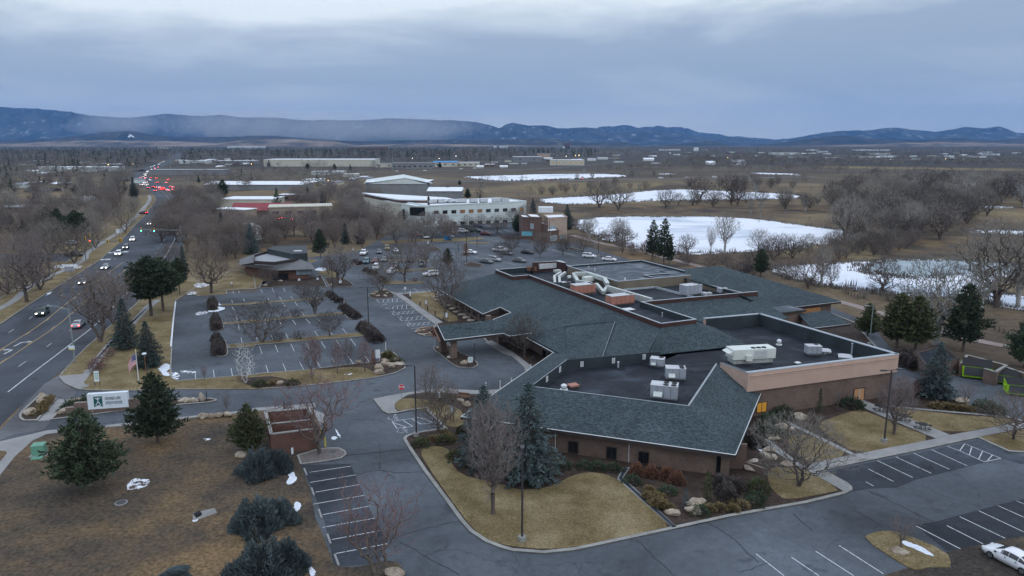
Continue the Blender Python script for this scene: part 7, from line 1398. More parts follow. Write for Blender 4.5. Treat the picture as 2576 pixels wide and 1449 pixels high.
# far traffic queue
Q_=[(1650,622,0),(1635,628,0),(1612,636,0),(1600,645,0),(1590,680,1),(1590,718,1),(1598,728,1),(1540,668,0),(1520,676,0),(1555,662,0),(1500,712,0),(1485,722,0),(1478,735,0),(1468,742,0),(1455,752,0),(1465,760,0),(1445,772,0),(1415,785,1),(1462,787,1),(1518,787,1),(1572,787,1),(1580,835,1),(1450,835,0),(1435,842,0),(1455,848,0),(1425,855,0),(1410,850,0),(1480,852,0),(1465,858,0),(1690,808,1),(1670,838,1),(1540,880,1),(1580,882,1),(1600,886,1),(1640,886,1),(1608,905,1),(1680,905,1),(1740,880,1),(1755,910,1),(1795,942,1),(1490,887,1),(1510,805,0),(1525,700,0),(1560,690,1),(1600,700,1)]
_rq=random.Random(3); Q_+=[(_rq.uniform(1560,1800),_rq.uniform(872,925),1) for _ in range(12)]+[(_rq.uniform(1400,1490),_rq.uniform(800,860),0) for _ in range(5)]
Q_.sort(key=lambda a:-a[1]); 
for k,(x,y,f) in enumerate(Q_):
    p=V('A0',x,y+3); kk=('sedan','suv')[k%2]
    car(kk,('grey','silver','black','white','red')[k%5],(*p[:2],.03),rdir(p[1],not f),'far queued car showing %s lights, %s in line from the near end'%('red' if f else 'white',ORD[k] if k<30 else 'number '+str(k+1)),heads=not f,tails=bool(f),detail=0,group='cars queuing far up the main road',scale=1.0)
for x,y,f,t,lb in ((390,810,0,'A2','dark red car on the far highway'),(595,803,0,'A2','white car on the far highway, left'),(735,798,1,'A2','car with one red light on the far highway'),(1498,790,0,'A2','white car on the far highway, right'),(1765,787,0,'A2','grey car on the far highway'),(2040,782,0,'A2','white van like car far right on the highway'),(300,762,0,'A3','pale car pair at the highway end'),(1600,727,0,'A3','silver car behind the willows at right'),(1700,716,0,'A1','white car on the railway side road'),(1415,720,0,'A1','pale car by the long open shed'),(2200,690,0,'A1','white van lit by the cream store'),(2065,698,0,'A1','white car left of the white van')):
    p=V(t,x,y); car('suv' if 'van' in lb else 'sedan','red' if 'dark red' in lb else ('white' if 'white' in lb or 'pale' in lb else 'silver'),(*p[:2],.05),.1,lb,heads=False,tails=bool(f),detail=0,scale=1.1)
# small white skid loader and blue bins
sl_=thing('skid_loader','small white tracked loader by the office lot bins','loader',V('A1',1718,1400),.4); MB().box((0,0,.9),(2.2,1.4,.9)).build('body','trim_white',sl_); MB().box((-.3,0,1.7),(1.1,1.2,.9)).build('cab','glass_dark',sl_); MB().box((1.5,0,.5),(.6,1.7,.5),0).build('bucket','unit_dark',sl_)
for s in (-1,1): MB().box((0,s*.8,.35),(2.3,.3,.6)).build('track','rubber',sl_)
for k,(x,lb) in enumerate(((1917,'left blue recycling bin by the office lot'),(1950,'right blue recycling bin by the office lot'))):
    o=thing('recycling_bin',lb,'bin',V('A1',x,1412),0,'blue recycling bins'); MB().box((0,0,.8),(1.5,1.1,1.6)).build('bin','blue_paint',o); MB().box((0,0,1.65),(1.6,1.2,.1)).build('lid','blue_paint',o)
# =============== STREET FURNITURE ===============
def lamp(label,t,x,y,top,arms=1,rz=0,mat='pole_dark',base=True,hx=1.2):
    px,py=q(t,x,y); h=hgt(px,py,(TY[top[0]]+top[1]/4) if isinstance(top,tuple) else TY[t[0]]+top/4)
    o=thing('lamp_post',label,'lamp post',G(px,py),rz,'lamp posts of the parking lots')
    if base: MB().cyl((0,0,.1),.38,.5,14).build('concrete_base','kerb_concrete',o)
    MB().tube([(0,0,.5),(0,0,h)],[.11,.085],8).build('pole',mat,o)
    for s in ((1,) if arms==1 else (-1,1)):
        MB().box((s*hx*.45,0,h-.05),(hx*.6,.08,.08)).build('arm',mat,o); MB().box((s*hx*.95,0,h-.02),(.75,.38,.14)).build('lamp_head',mat,o)
    return o
lamp('tall lamp post on the front lawn with a round concrete foot','D2',102,1105,('D',172),1,PI/2,'pole_dark',hx=.5); lamp('tall lamp post in the bed by the accessible stalls','C1',1615,1125,405,1,PI); lamp('double headed lamp post at the lower right hedge island','B1',1137,1080,622,2); lamp('double headed lamp post at the upper right hedge island','B1',775,700,352,2); lamp('tilted looking lamp post on the right lawn near the picnic tables','C3',1168,1190,450,2,.2)
lamp('pale grey lamp post behind the right parapet','B3',1020,1215,812,1,PI,'pole_grey'); lamp('double headed lamp post in the north lot by the orange tree','B1',2036,300,187,2); lamp('tall thin dark pole on the office lot island','B1',2225,235,0,1,0,base=False); lamp('dark lamp post by the pond bank','B2',870,310,30,1,0); lamp('grey pole near the north lot end','B2',832,380,130,1,0,'pole_grey'); lamp('lamp post before the stepped brown building','B2',375,205,('A',1210),1,0)
lamp('tall reddish pole on the round island of the north lot','B1',2120,390,('A',1270),1,0,'trim_brown',False)
sl1=thing('street_lamp','grey street lamp with long arm and banner box beside the main road','street lamp',V('B0',757,1395),0); h=hgt(*q('B0',757,1395),TY['B']+845/4); MB().tube([(0,0,0),(0,0,h)],[.13,.09],8).build('pole','pole_grey',sl1); MB().tube([(0,0,h-.1),(-2.2,.4,h+.35),(-3.2,.5,h+.4)],[.06,.05,.05],5).build('arm','pole_grey',sl1); MB().box((-3.5,.5,h+.38),(.8,.35,.16)).build('lamp_head','pole_grey',sl1)
hb=hgt(*q('B0',757,1395),TY['B']+1232/4); sbx=MB().box((-.1,-.3,hb),(.95,.2,.7)).build('sign_box','sign_white',sl1); MB().box((-.1,-.42,hb-.22),(.93,.03,.22)).build('stripe','lamp_warm' if False else 'yellow_paint',sbx)
# traffic signals at the left crossing
def signal(par,loc,lit='signal_red',rz=0):
    b=MB().box(loc,(.42,.32,1.15),rz).build('signal_head','traffic_yellow',par)
    for k,(m_) in enumerate(('sign_red','traffic_yellow','signal_green')):
        mm='fan_black'
        if lit=='signal_red' and k==0: mm='signal_red'
        if lit=='signal_green' and k==2: mm='signal_green'
        MB().box((loc[0],loc[1]-.18,loc[2]+.36-k*.36),(.26,.04,.26),rz).build('lens',mm,b)
ts=thing('traffic_signal','traffic signal pole with long mast arm over the road at left','traffic signal',V('B0',865,358),0); h=hgt(*q('B0',865,358),TY['B']+85/4)
MB().tube([(0,0,0),(0,0,h)],[.18,.12],8).build('pole','pole_grey',ts); pe=onwall(*q('B0',1235,145),V('B0',865,358),(V('B0',865,358)[0]+10,V('B0',865,358)[1]+.01)); L_=pe.x-V('B0',865,358)[0]; ha=hgt(*q('B0',865,358),TY['B']+168/4)
MB().tube([(0,0,ha),(L_,0,ha+.6)],[.12,.07],6).build('mast_arm','pole_grey',ts); MB().tube([(0,0,h-.3),(2,0,h+.2)],.06,5).build('lamp_arm','pole_grey',ts)
signal(ts,(L_*.62,-.2,ha+.2),None); signal(ts,(L_*.97,-.2,ha+.45),None); signal(ts,(L_*.93,-.2,ha+.45),None); signal(ts,(.6,-.2,ha+1.2),None)
ts2=thing('traffic_signal','second signal pole with a lit red lamp behind the mast arm','traffic signal',V('B0',932,278),0); h=hgt(*q('B0',932,278),TY['B']+18/4); MB().tube([(0,0,0),(0,0,h)],[.15,.1],8).build('pole','pole_grey',ts2); signal(ts2,(-.4,-.2,h*.42),'signal_red'); signal(ts2,(-.4,-.2,h*.7),None)
ts3=thing('traffic_signal','signal pole on the right of the crossing with green lights over the lanes','traffic signal',V('B0',1830,240),0); h=8.2; MB().tube([(0,0,0),(0,0,h)],[.16,.12],8).build('pole','pole_grey',ts3); a=V('B0',1830,240); pe=onwall(*q('B0',1425,75),a,(a[0]+10,a[1]+.01)); MB().tube([(0,0,6.6),(pe.x-a[0]-.5,0,7.0)],[.12,.07],6).build('mast_arm','pole_grey',ts3)
pg=onwall(*q('B0',1557,80),a,(a[0]+10,a[1]+.01)); signal(ts3,(pe.x-a[0],-.2,6.9),'signal_green'); signal(ts3,(pg.x-a[0],-.2,6.8),'signal_green')
cbx=thing('utility_cabinet','grey green control cabinet in the snow patch by the crossing','cabinet',V('B0',700,470),.1); MB().box((0,0,.8),(2.2,.9,1.6)).build('cabinet','unit_grey',cbx); MB().box((0,0,1.65),(2.4,1.1,.1)).build('lid','trim_white',cbx)
gbx=thing('utility_box','pale green transformer box on the south west field','utility box',V('D0',400,230),.25); MB().box((0,0,.12),(1.9,1.6,.1)).build('pad','concrete',gbx); MB().box((0,0,.75),(1.35,1.15,1.2)).build('box','green_box',gbx); MB().poly([(-.7,-.6,1.35),(.7,-.6,1.35),(.7,.6,1.42),(-.7,.6,1.42)]).build('lid','green_box',gbx)
pb_=thing('utility_pad','flat pale lid in front of the green transformer box','utility pad',V('D0',375,270),.25); MB().box((0,0,.12),(1.2,.8,.12)).build('lid','green_box',pb_)
mh=thing('manhole','round manhole cover in the brown field','manhole',V('D0',1220,720)); MB().cyl((0,0,0),.62,.14,20).build('collar','concrete',mh); MB().cyl((0,0,.1),.5,.06,20).build('cover','unit_dark',mh)
mh=thing('manhole','small round cover in the gravel island','manhole',V('D1',775,205)); MB().cyl((0,0,0),.42,.15,18).build('cover','unit_dark',mh)
cu_=thing('culvert_end','flared concrete culvert mouth in the brown field','culvert',V('D0',2010,870),.5); m=MB(); m.poly([(-.5,-.5,0),(1.7,.3,.05),(1.5,.6,.5),(-.3,.35,.6)]); m.poly([(-.5,-.5,0),(-.3,.35,.6),(-.55,.35,.6),(-.7,-.4,0)]); m.build('apron','concrete',cu_); MB().tube([(-.45,.1,.3),(.1,.35,.35)],.33,12).build('pipe_mouth','fan_black',cu_); MB().cyl((-.45,-.35,.02),.28,.1,9).build('snow','snow',cu_)
# wheel stops
for k,(a,b) in enumerate((((485,375),(512,440)),((560,572),(585,645)),((632,790),(662,875)),((718,1038),(752,1132)),((792,1242),(833,1350)))):
    p=Vector(V('D1',*a));r=Vector(V('D1',*b)); m=MB(); L=(r-p).length; pf=[(-.11,0),(-.09,.14),(.09,.14),(.11,0)]
    for xx in (-L/2,L/2): m.v+=[(xx,y_,z_) for y_,z_ in pf]
    m.f=[(0,1,5,4),(1,2,6,5),(2,3,7,6),(3,2,1,0),(4,5,6,7),(0,4,7,3)]
    o=m.build('wheel_stop','concrete'); o.location=((p.x+r.x)/2,(p.y+r.y)/2,.03); o.rotation_euler=(0,0,math.atan2(r.y-p.y,r.x-p.x)); tag(o,'concrete wheel stop at the head of the front stalls, %s from the far end'%ORD[k],'wheel stop','wheel stops')
for k in range(11):
    f=k/10; x=1435+(1780-1435)*f; y=745+(985-745)*f; p=V('B1',x,y); o=MB().box((0,0,.09),(1.8,.2,.14)).build('wheel_stop','concrete'); o.location=(p[0],p[1],.02); o.rotation_euler=(0,0,aim('B1',(1435,745),(1780,985))); tag(o,'concrete wheel stop along the accessible stalls, %s from the far end'%ORD[k],'wheel stop','wheel stops by the accessible stalls')
# bollards, posts
for x,y,tp,lb in ((698,1225,1135,'yellow bollard nearest the gravel island'),(665,1155,1075,'yellow bollard by the enclosure corner'),(655,1130,1045,'yellow bollard tight behind the enclosure corner')):
    px,py=q('C1',x,y); h=max(.9,hgt(px,py,TY['C']+tp/4)); o=thing('bollard',lb,'bollard',G(px,py),0,'yellow bollards'); MB().cyl((0,0,0),.12,h,12).build('post','yellow_paint',o); MB().tube([(0,0,h),(0,0,h+.08)],[.12,.05],12).build('cap','yellow_paint',o)
for t,x,y,tp,m_,lb in (('B1',1308,1285,1180,'pole_white','white flexible marker on a yellow foot at the boulder island'),('B1',1065,975,935,'pole_white','white marker post at the middle hedge island'),('B1',888,800,755,'pole_white','white marker post at the upper hedge island'),('C1',2314,665,575,'pole_white','left white bollard by the clinic walk'),('C1',2457,640,558,'pole_white','middle white bollard by the clinic walk'),('C1',2571,575,535,'pole_white','right white bollard by the strip roof'),('C2',190,440,392,'pole_white','white marker at the entrance sidewalk'),('B1',1822,1225,1140,'pole_dark','left dark post before the portico'),('B1',1842,1225,1145,'pole_dark','right dark post before the portico'),('C1',287,850,765,'pole_dark','dark post at the corner of the bin enclosure'),('B1',2200,1400,1190,'trim_brown','tall red brown post on the portico island'),('C0',2083,770,665,'pole_dark','thin dark post at the tip of the entrance median')):
    px,py=q(t,x,y); h=hgt(px,py,TY[t[0]]+tp/4); o=thing('marker_post',lb,'post',G(px,py)); MB().cyl((0,0,0),.07,h,8).build('post',m_,o); MB().cyl((0,0,0),.12,.35,8).build('foot','yellow_paint' if 'yellow' in lb else m_,o)
for k,(x,y) in enumerate(((1653,815),(1728,865),(1803,912),(1890,975))): 
    o=thing('path_light','dark bollard light on the north lawn, %s from the far end'%ORD[k],'path light',V('B1',x,y),0,'bollard lights along the north walk'); MB().cyl((0,0,0),.13,1.0,10).build('post','pole_dark',o); MB().cyl((0,0,1.0),.2,.08,12).build('cap','pole_dark',o)
for k,(t,x,y) in enumerate((('C2',58,270),('C2',212,375))): o=thing('path_light',('far','near')[k]+' dark path light in the planting court','path light',V(t,x,y)); MB().cyl((0,0,0),.11,1.0,8).build('post','pole_dark',o); MB().cyl((0,0,1.0),.16,.1,8).build('cap','pole_dark',o)
# signs
def post_sign(label,t,x,y,w,h,z,face='sign_white',posts=2,frame='pole_dark',rz=.3,extra=None,name='post_sign'):
    o=thing(name,label,'sign',V(t,x,y),rz)
    for s in ((-1,1) if posts==2 else (0,)): MB().cyl((s*w*.48,.03,0),.05,z+h/2,6).build('post',frame,o)
    p=MB().box((0,-.03,z),(w,.05,h)).build('panel',face,o)
    if extra=='stripes':
        for k in range(3): MB().box((0,-.062,z+h*.25-k*h*.22),(w*.7,.012,h*.07)).build('lettering_bar','sign_green',p)
    return o
post_sign('white and green info sign on two posts at the entrance lawn','C0',982,615,.7,1.7,1.6,rz=.35,extra='stripes'); post_sign('two post white sign behind the boulder island','C1',1228,375,.8,1.5,1.5); post_sign('white sign on the portico island','C1',2158,435,.8,.9,1.5,extra='stripes'); post_sign('white sign at the corner of the north lawn','B1',1502,695,.55,.6,1.5); post_sign('slim white sign on two posts on the north lawn','B1',1712,845,.4,.9,1.6); post_sign('slim white sign close to the portico roof','B1',1918,985,.4,1.0,1.7); post_sign('slim sign by the north walk start','B1',1553,745,.3,1.2,1.3)
post_sign('small white parking sign near the accessible stalls','C1',1972,985,.45,.8,2.0,rz=-.6); post_sign('small white sign under the mauve tree by the stop sign','C1',1852,830,.4,.8,1.9,rz=-.6); post_sign('white square sign on the planted island right of the small office','B1',850,605,.7,.7,.9); post_sign('white sign in front of the small dark office, right','B1',622,570,.6,.6,.8); post_sign('white sign in front of the small dark office, left','B1',435,580,.6,.6,.8); post_sign('white sign at the middle lot edge','B1',978,270,.5,.5,.8); post_sign('white sign by the office lot entrance','B1',1730,215,.6,1.0,1.4); post_sign('white sign on the lawn beyond the west lot','B0',2333,640,.5,.5,1.5); post_sign('slender white sign edge on beside the brick enclosure','D1',375,385,.28,.75,2.4,posts=1,rz=1.1); post_sign('pale green street sign board by the crossing','B0',1190,125,1.2,1.6,2.5)
post_sign('white notice on the portico column','B1',1965,1345,.7,1.3,3.0,posts=1,rz=.4)
st=thing('stop_sign','red octagonal stop sign at the south drive junction','stop sign',V('C1',1468,778),.0); px,py=q('C1',1468,778); h=hgt(px,py,TY['C']+595/4)
R_=.46; zc_=h-R_; MB().cyl((0,.04,0),.035,h-.1,6).build('post','pole_grey',st)
m=MB(); m.v=[(R_*math.cos(PI/8+k*PI/4),y_,zc_+R_*math.sin(PI/8+k*PI/4)) for y_ in (0,.02) for k in range(8)]; m.f=[tuple(range(7,-1,-1)),tuple(range(8,16))]+[(k,(k+1)%8,8+(k+1)%8,8+k) for k in range(8)]; pn=m.build('plate','flag_white',st)
r2=R_*.93; m=MB(); m.v=[(r2*math.cos(PI/8+k*PI/4),y_,zc_+r2*math.sin(PI/8+k*PI/4)) for y_ in (-.012,-.002) for k in range(8)]; m.f=[tuple(range(7,-1,-1)),tuple(range(8,16))]+[(k,(k+1)%8,8+(k+1)%8,8+k) for k in range(8)]; m.build('red_face','sign_red',pn)
def text(s,size,loc,mat,par,rz=0,bold=0.0,sx=1.0,name='lettering'):
    cv=bpy.data.curves.new('t','FONT'); cv.body=s; cv.size=size; cv.align_x='LEFT'; cv.align_y='CENTER'; cv.extrude=.006; cv.offset=bold; cv.space_character=1.05
    to=bpy.data.objects.new('t',cv); C.objects.link(to); me=bpy.data.meshes.new_from_object(to); bpy.data.objects.remove(to)
    me.materials.clear(); o=link(name,me,mat,par); o.location=loc; o.rotation_euler=(PI/2,0,rz); o.scale=(sx,1,1); return o
t_=text('STOP',.40,(-.37,-.022,zc_),'flag_white',pn,bold=.012,sx=.78)
# entrance sign
p0=V('C0',895,822,.9);p1=V('C0',1300,795,.9); sg=thing('entrance_sign','long white monument sign with teal emblem and dark lettering at the entrance','sign',((p0[0]+p1[0])/2,(p0[1]+p1[1])/2,0),math.atan2(p1[1]-p0[1],p1[0]-p0[0])); W_=math.dist(p0[:2],p1[:2]); h1=hgt(*q('C0',895,822+20),TY['C']+705/4)
print('sign',W_,h1)
SH=2.25; cab=MB().box((0,0,.55+SH/2),(W_,.7,SH)).build('cabinet','sign_white',sg); MB().box((0,0,.3),(W_*.96,.8,.6)).build('plinth','brick_tan',sg)
for s in (-1,1):
    m=MB(); m.box((s*(W_/2+.9),.1,.8),(1.8,.7,1.6)); m.box((s*(W_/2+2.2),.1,.5),(1.4,.65,1.0)); m.build('wing_wall','brick_tan',sg)
em=MB(); ex=-W_/2+1.35; ez_=.55+SH*.5
em.v=[(ex-.55,-.37,ez_+.75),(ex+.55,-.37,ez_+.75),(ex+.55,-.37,ez_-.8),(ex,-.37,ez_-.5),(ex-.55,-.37,ez_-.8)]; em.f=[(0,4,3,2,1)]; eb_=em.build('emblem','sign_teal',cab)
fg=MB()
for a,b in (((0,.42),(0,.0)),((0,.28),(-.34,.55)),((0,.28),(.34,.55)),((0,.0),(-.34,-.55)),((0,.0),(.34,-.55))): fg.tube([(ex+a[0],-.39,ez_+a[1]),(ex+b[0],-.39,ez_+b[1])],.055,5)
fg.cyl((ex,-.39,ez_+.46),.1,.12,8); fg.build('emblem_figure','sign_white',eb_)
TW=W_-3.0; 
for s_,z_ in (('ORTHOPAEDIC & SPINE',ez_+.34),('CENTER OF THE ROCKIES',ez_-.30)):
    o=text(s_,.60,(ex+.9,-.37,z_),'sign_text',cab); wd_=max(v.co.x for v in o.data.vertices); o.scale=((TW*(.93 if 'SPINE' in s_ else 1))/wd_,1,1)
# flag
px,py=q('C0',1395,560); h=hgt(px,py,TY['C']+255/4); fp=thing('flagpole','white flagpole with gold ball on the entrance lawn','flagpole',G(px,py)); MB().tube([(0,0,0),(0,0,h)],[.09,.05],8).build('pole','pole_white',fp); MB().tube([(0,0,h),(0,0,h+.1),(0,0,h+.2)],[.03,.12,.03],8).build('ball','gold',fp)
fl=thing('flag','stars and stripes flag hanging limp from the flagpole','flag',(G(px,py)[0],G(px,py)[1],h-.7)); FW,FH=2.3,1.7
def flagpt(u,v): return (-.08-u*FW*.62,-.25*math.sin(u*5),-v*FH-u*u*1.3-.25*u+.08*math.sin(u*9))
for k in range(13):
    m=MB(); n=10; u0=0 if k>6 else .4
    for j in range(n):
        a=u0+(1-u0)*j/n;b=u0+(1-u0)*(j+1)/n; m.poly([flagpt(a,k/13),flagpt(a,(k+1)/13),flagpt(b,(k+1)/13),flagpt(b,k/13)])
    m.build('stripe','flag_red' if k%2==0 else 'flag_white',fl)
m=MB()
for j in range(5): a=.4*j/5;b=.4*(j+1)/5; m.poly([flagpt(a,0),flagpt(a,7/13),flagpt(b,7/13),flagpt(b,0)])
cn=m.build('canton','flag_blue',fl); m=MB()
for r_ in range(5):
    for c_ in range(6): p=flagpt(.03+c_*.065,.04+r_*.1); m.box((p[0],p[1]-.01,p[2]),(.05,.012,.05))
m.build('stars','flag_white',cn)
lw=thing('lawn_lamp','pale headed post lamp beside the flagpole','lamp post',V('C0',1475,530)); h=hgt(*q('C0',1475,530),TY['C']+300/4); MB().tube([(0,0,0),(0,0,h)],.07,6).build('pole','wood_brown',lw); MB().tube([(0,0,h),(0,0,h+.15),(0,0,h+.3)],[.12,.38,.3],10).build('lamp_head','sign_white',lw)
# rocks
def rock(label,t,x,y,w,h,z=.12,seed=None,mat='rock_face',group='landscape boulders'):
    r=random.Random(seed if seed is not None else int(x*7+y*13)); bm=bmesh.new(); bmesh.ops.create_icosphere(bm,subdivisions=2,radius=1)
    ax=[(r.uniform(-1,1),r.uniform(-1,1),r.uniform(-.6,1)) for _ in range(7)]
    for v in bm.verts:
        d=1.0
        for a in ax:
            A=Vector(a).normalized(); t_=v.co.dot(A)
            if t_>.62: v.co-=A*(t_-.62)
        v.co+=Vector((r.uniform(-.05,.05),r.uniform(-.05,.05),r.uniform(-.05,.05)))
        v.co.x*=w*.5*1.25; v.co.y*=w*.36*1.25; v.co.z=max(v.co.z,-.45)*h*.62
    w*=.85; me=bpy.data.meshes.new('boulder'); bm.to_mesh(me); bm.free(); o=link('boulder',me,mat); p=V(t,x,y); o.location=(p[0],p[1],z+h*.25); o.rotation_euler=(0,0,r.uniform(-.5,.5)); tag(o,label,'boulder',group); return o
RK=[('D2',1852,735,2.1,.9,'large flat pale boulder in front of the green conical shrub'),('D2',1815,815,1.7,.9,'rounded pale boulder below the large flat one'),('D2',1612,840,1.4,.9,'squat pale boulder near the drain channel'),('D2',2400,385,1.9,.8,'tan boulder with snow beside the brick pier'),('D2',2560,265,1.6,.9,'tan boulder by the diagonal walk, upper'),('D3',20,200,1.6,.7,'white boulder left of the diagonal walk'),('D3',20,275,1.5,.8,'white boulder just below the other by the diagonal walk'),('D2',2430,310,1.4,.5,'low brown boulder near the brick pier'),
 ('C3',325,950,1.8,1.1,'pale boulder in the bed under the brick wall'),('C3',110,1045,1.9,.9,'pale flat boulder nearest the lit window'),('C3',240,1060,1.0,.6,'small boulder right of the flat one'),('C3',35,1145,1.9,.6,'flat tan boulder by the upper diagonal walk'),('C3',180,1415,1.6,.6,'snowy low boulders by the small lawn'),('C3',1960,785,1.9,.9,'tan boulder at the service yard bed'),('C3',2070,855,1.7,.5,'flat pale boulder in the service yard bed'),
 ('C1',1290,410,1.5,1.2,'tan block boulder, centre of the boulder island'),('C1',1240,450,1.6,1.2,'pale boulder left of the tan block'),('C1',1240,495,1.6,.9,'pale low boulder at the kerb of the boulder island'),('C1',1300,380,1.5,.8,'flat boulder behind the tan block'),('C1',1350,402,2.4,.4,'long flat slab on the boulder island'),('C1',1430,400,1.9,.4,'second flat slab on the boulder island'),('C1',1412,370,1.3,.9,'brownish boulder on the right of the island'),('C1',1035,392,1.0,.8,'lone tan boulder by the last pear tree'),('C1',1375,430,1.2,.7,'brown boulder among twigs on the island'),
 ('C1',245,600,1.3,.7,'white boulder in the lower bed of the west lot'),('C1',2095,395,1.2,.9,'pale boulder on the portico island, left'),('C1',2140,385,1.2,.9,'pale boulder on the portico island, right'),('C1',1845,235,1.1,.6,'small boulder by the left portico column'),('C1',1945,335,.9,.5,'tan stones near the portico column'),('C1',2120,820,1.2,1.0,'pale boulder near the bench by the clinic walk'),('C1',2050,780,1.2,.7,'tan boulder left of the bench'),
 ('C0',965,870,1.9,1.0,'big white boulder in front of the entrance sign'),('C0',650,885,1.9,.8,'long white boulder at the sign bed edge'),('C0',425,765,1.3,1.4,'upright tan boulder in the left median'),('C0',410,785,1.7,.6,'low tan boulder at the foot of the upright one'),('C0',310,900,1.6,1.3,'big tan boulder at the near end of the left median'),('C0',345,910,1.1,.6,'small tan boulder beside the big one'),('C0',1155,835,1.2,.6,'tan boulder under the sign, centre'),('C0',1245,828,1.1,.5,'pale stone under the sign, right'),('C0',790,765,2.2,.4,'flat stones behind the sign'),('C0',2035,765,.9,1.5,'upright pale stone near the median tip'),('C0',1950,780,1.2,.8,'brown stone beside the upright pale one'),('C0',1900,785,1.1,.8,'brown stone, second from the upright one'),('C0',1850,770,1.5,.6,'pale stones at the middle of the median'),
 ('C0',2065,940,1.7,.9,'orange tan boulder by the south sidewalk'),('C0',2120,935,1.3,.8,'red brown boulder by the south sidewalk'),('C0',2190,930,1.7,.7,'long tan boulder by the south sidewalk'),('C0',2290,925,1.3,.8,'grey boulder under the thin sapling'),('D0',2425,248,1.5,.7,'lone tan boulder on the brown field'),('D0',2470,790,.9,.5,'small tan boulder between the junipers'),('D1',1400,1435,1.7,.8,'grey boulder at the bottom drive tip'),
 ('B1',1225,718,1.1,.5,'pale slab on the ringed island, centre'),('B1',1300,720,1.0,.5,'pale slab on the ringed island, right'),('B1',1180,700,1.1,.5,'brown boulder on the ringed island, left'),('B1',1205,685,1.0,.7,'brown boulder on the ringed island, back left'),('B1',1290,665,1.2,.6,'pale boulder on the ringed island, back'),('B1',1320,695,.9,.5,'tan boulder on the ringed island, front right'),('B1',1685,1062,1.4,.7,'tan boulder on the island by the portico tip'),('B1',1640,1072,1.0,.6,'yellowish boulder on that island, left'),('B1',1740,1105,1.1,.7,'white boulder on that island, front'),('B1',1680,1110,1.0,.4,'straw tinted stone on that island, front left'),
 ('B1',245,570,1.3,.5,'tan stone before the small dark office'),('B1',95,612,1.6,.5,'flat stones at the small office kerb'),('B1',760,610,.8,.5,'tan stone on the planted island near the small office'),('B1',850,560,1.4,.6,'snowy stone under the large bare tree'),('D3',1340,1225,1.6,.5,'blue grey flat stone under the small corner tree')]
for k,(t,x,y,w,h,lb) in enumerate(RK): rock(lb,t,x,y,w,h,mat='rock_face')
rr_=random.Random(5); 
for k in range(16):
    f=k/15; x=1800+(2165-1800)*f; y=740+(960-740)*f+ (10 if k%2 else -4); rock('retaining boulder edging the north wing bed, %s from the far end'%ORD[k],'B1',x,y,1.6,.6,seed=k+900,group='retaining boulders along the north wing')
# picnic tables
def picnic(label,t,x,y):
    o=thing('picnic_table',label,'picnic table',V(t,x,y,.15)); MB().cyl((0,0,.72),.62,.06,20).build('table_top','fan_black',o)
    for k in range(4): a=k*PI/2+.6; MB().tube([(math.cos(a)*.35,math.sin(a)*.35,0),(math.cos(a)*.3,math.sin(a)*.3,.73)],.04,5).build('leg','fan_black',o)
    for k in range(4):
        a=k*PI/2+.2; MB().tube([(math.cos(a)*.35,math.sin(a)*.35,.18),(math.cos(a)*1.15,math.sin(a)*1.15,.18),(math.cos(a)*1.15,math.sin(a)*1.15,.45)],.03,4).build('seat_arm','fan_black',o); MB().cyl((math.cos(a)*1.15,math.sin(a)*1.15,.45),.24,.05,12).build('seat','fan_black',o)
picnic('round black picnic table nearest the camera on the walk','C3',1555,1050); picnic('round black picnic table in the middle of the walk','C3',1360,965); picnic('round black picnic table closest to the brick wall door','C3',1140,870)
bn=thing('bench','dark bench on the small plaza behind the stop sign tree','bench',V('C1',2085,745,.15),-.3); MB().box((0,0,.45),(1.8,.45,.06)).build('seat','wood_brown',bn); MB().box((0,.22,.75),(1.8,.06,.35)).build('backrest','wood_brown',bn)
for s in (-1,1): MB().box((s*.75,0,.22),(.08,.4,.44)).build('leg','pole_dark',bn)
# split rail fence along the pond trail
for k in range(11):
    x0=590+k*31; y0=590+k*15.5; p=V('B3',x0,y0); r=V('B3',x0+31,y0+15.5); o=thing('rail_fence','split rail fence section above the trail, %s from the left'%ORD[k],'fence',p,0,'split rail fence sections by the trail'); d=(r[0]-p[0],r[1]-p[1],0)
    MB().box((0,0,.55),(.14,.14,1.1)).build('post','twig_dark',o)
    for z in (.4,.85): MB().tube([(0,0,z),(d[0],d[1],z+.05)],.05,4).build('rail','twig_dark',o)
for k in range(9):
    x0=2190+k*45; y0=1010+k*22; p=V('B3',x0,y0); r=V('B3',x0+45,y0+22); o=thing('rail_fence','split rail fence section right of the tall pine, %s from the left'%ORD[k],'fence',p,0,'split rail fence sections at the right edge'); d=(r[0]-p[0],r[1]-p[1],0); MB().box((0,0,.55),(.14,.14,1.1)).build('post','twig_dark',o)
    for z in (.4,.85): MB().tube([(0,0,z),(d[0],d[1],z+.05)],.05,4).build('rail','twig_dark',o)
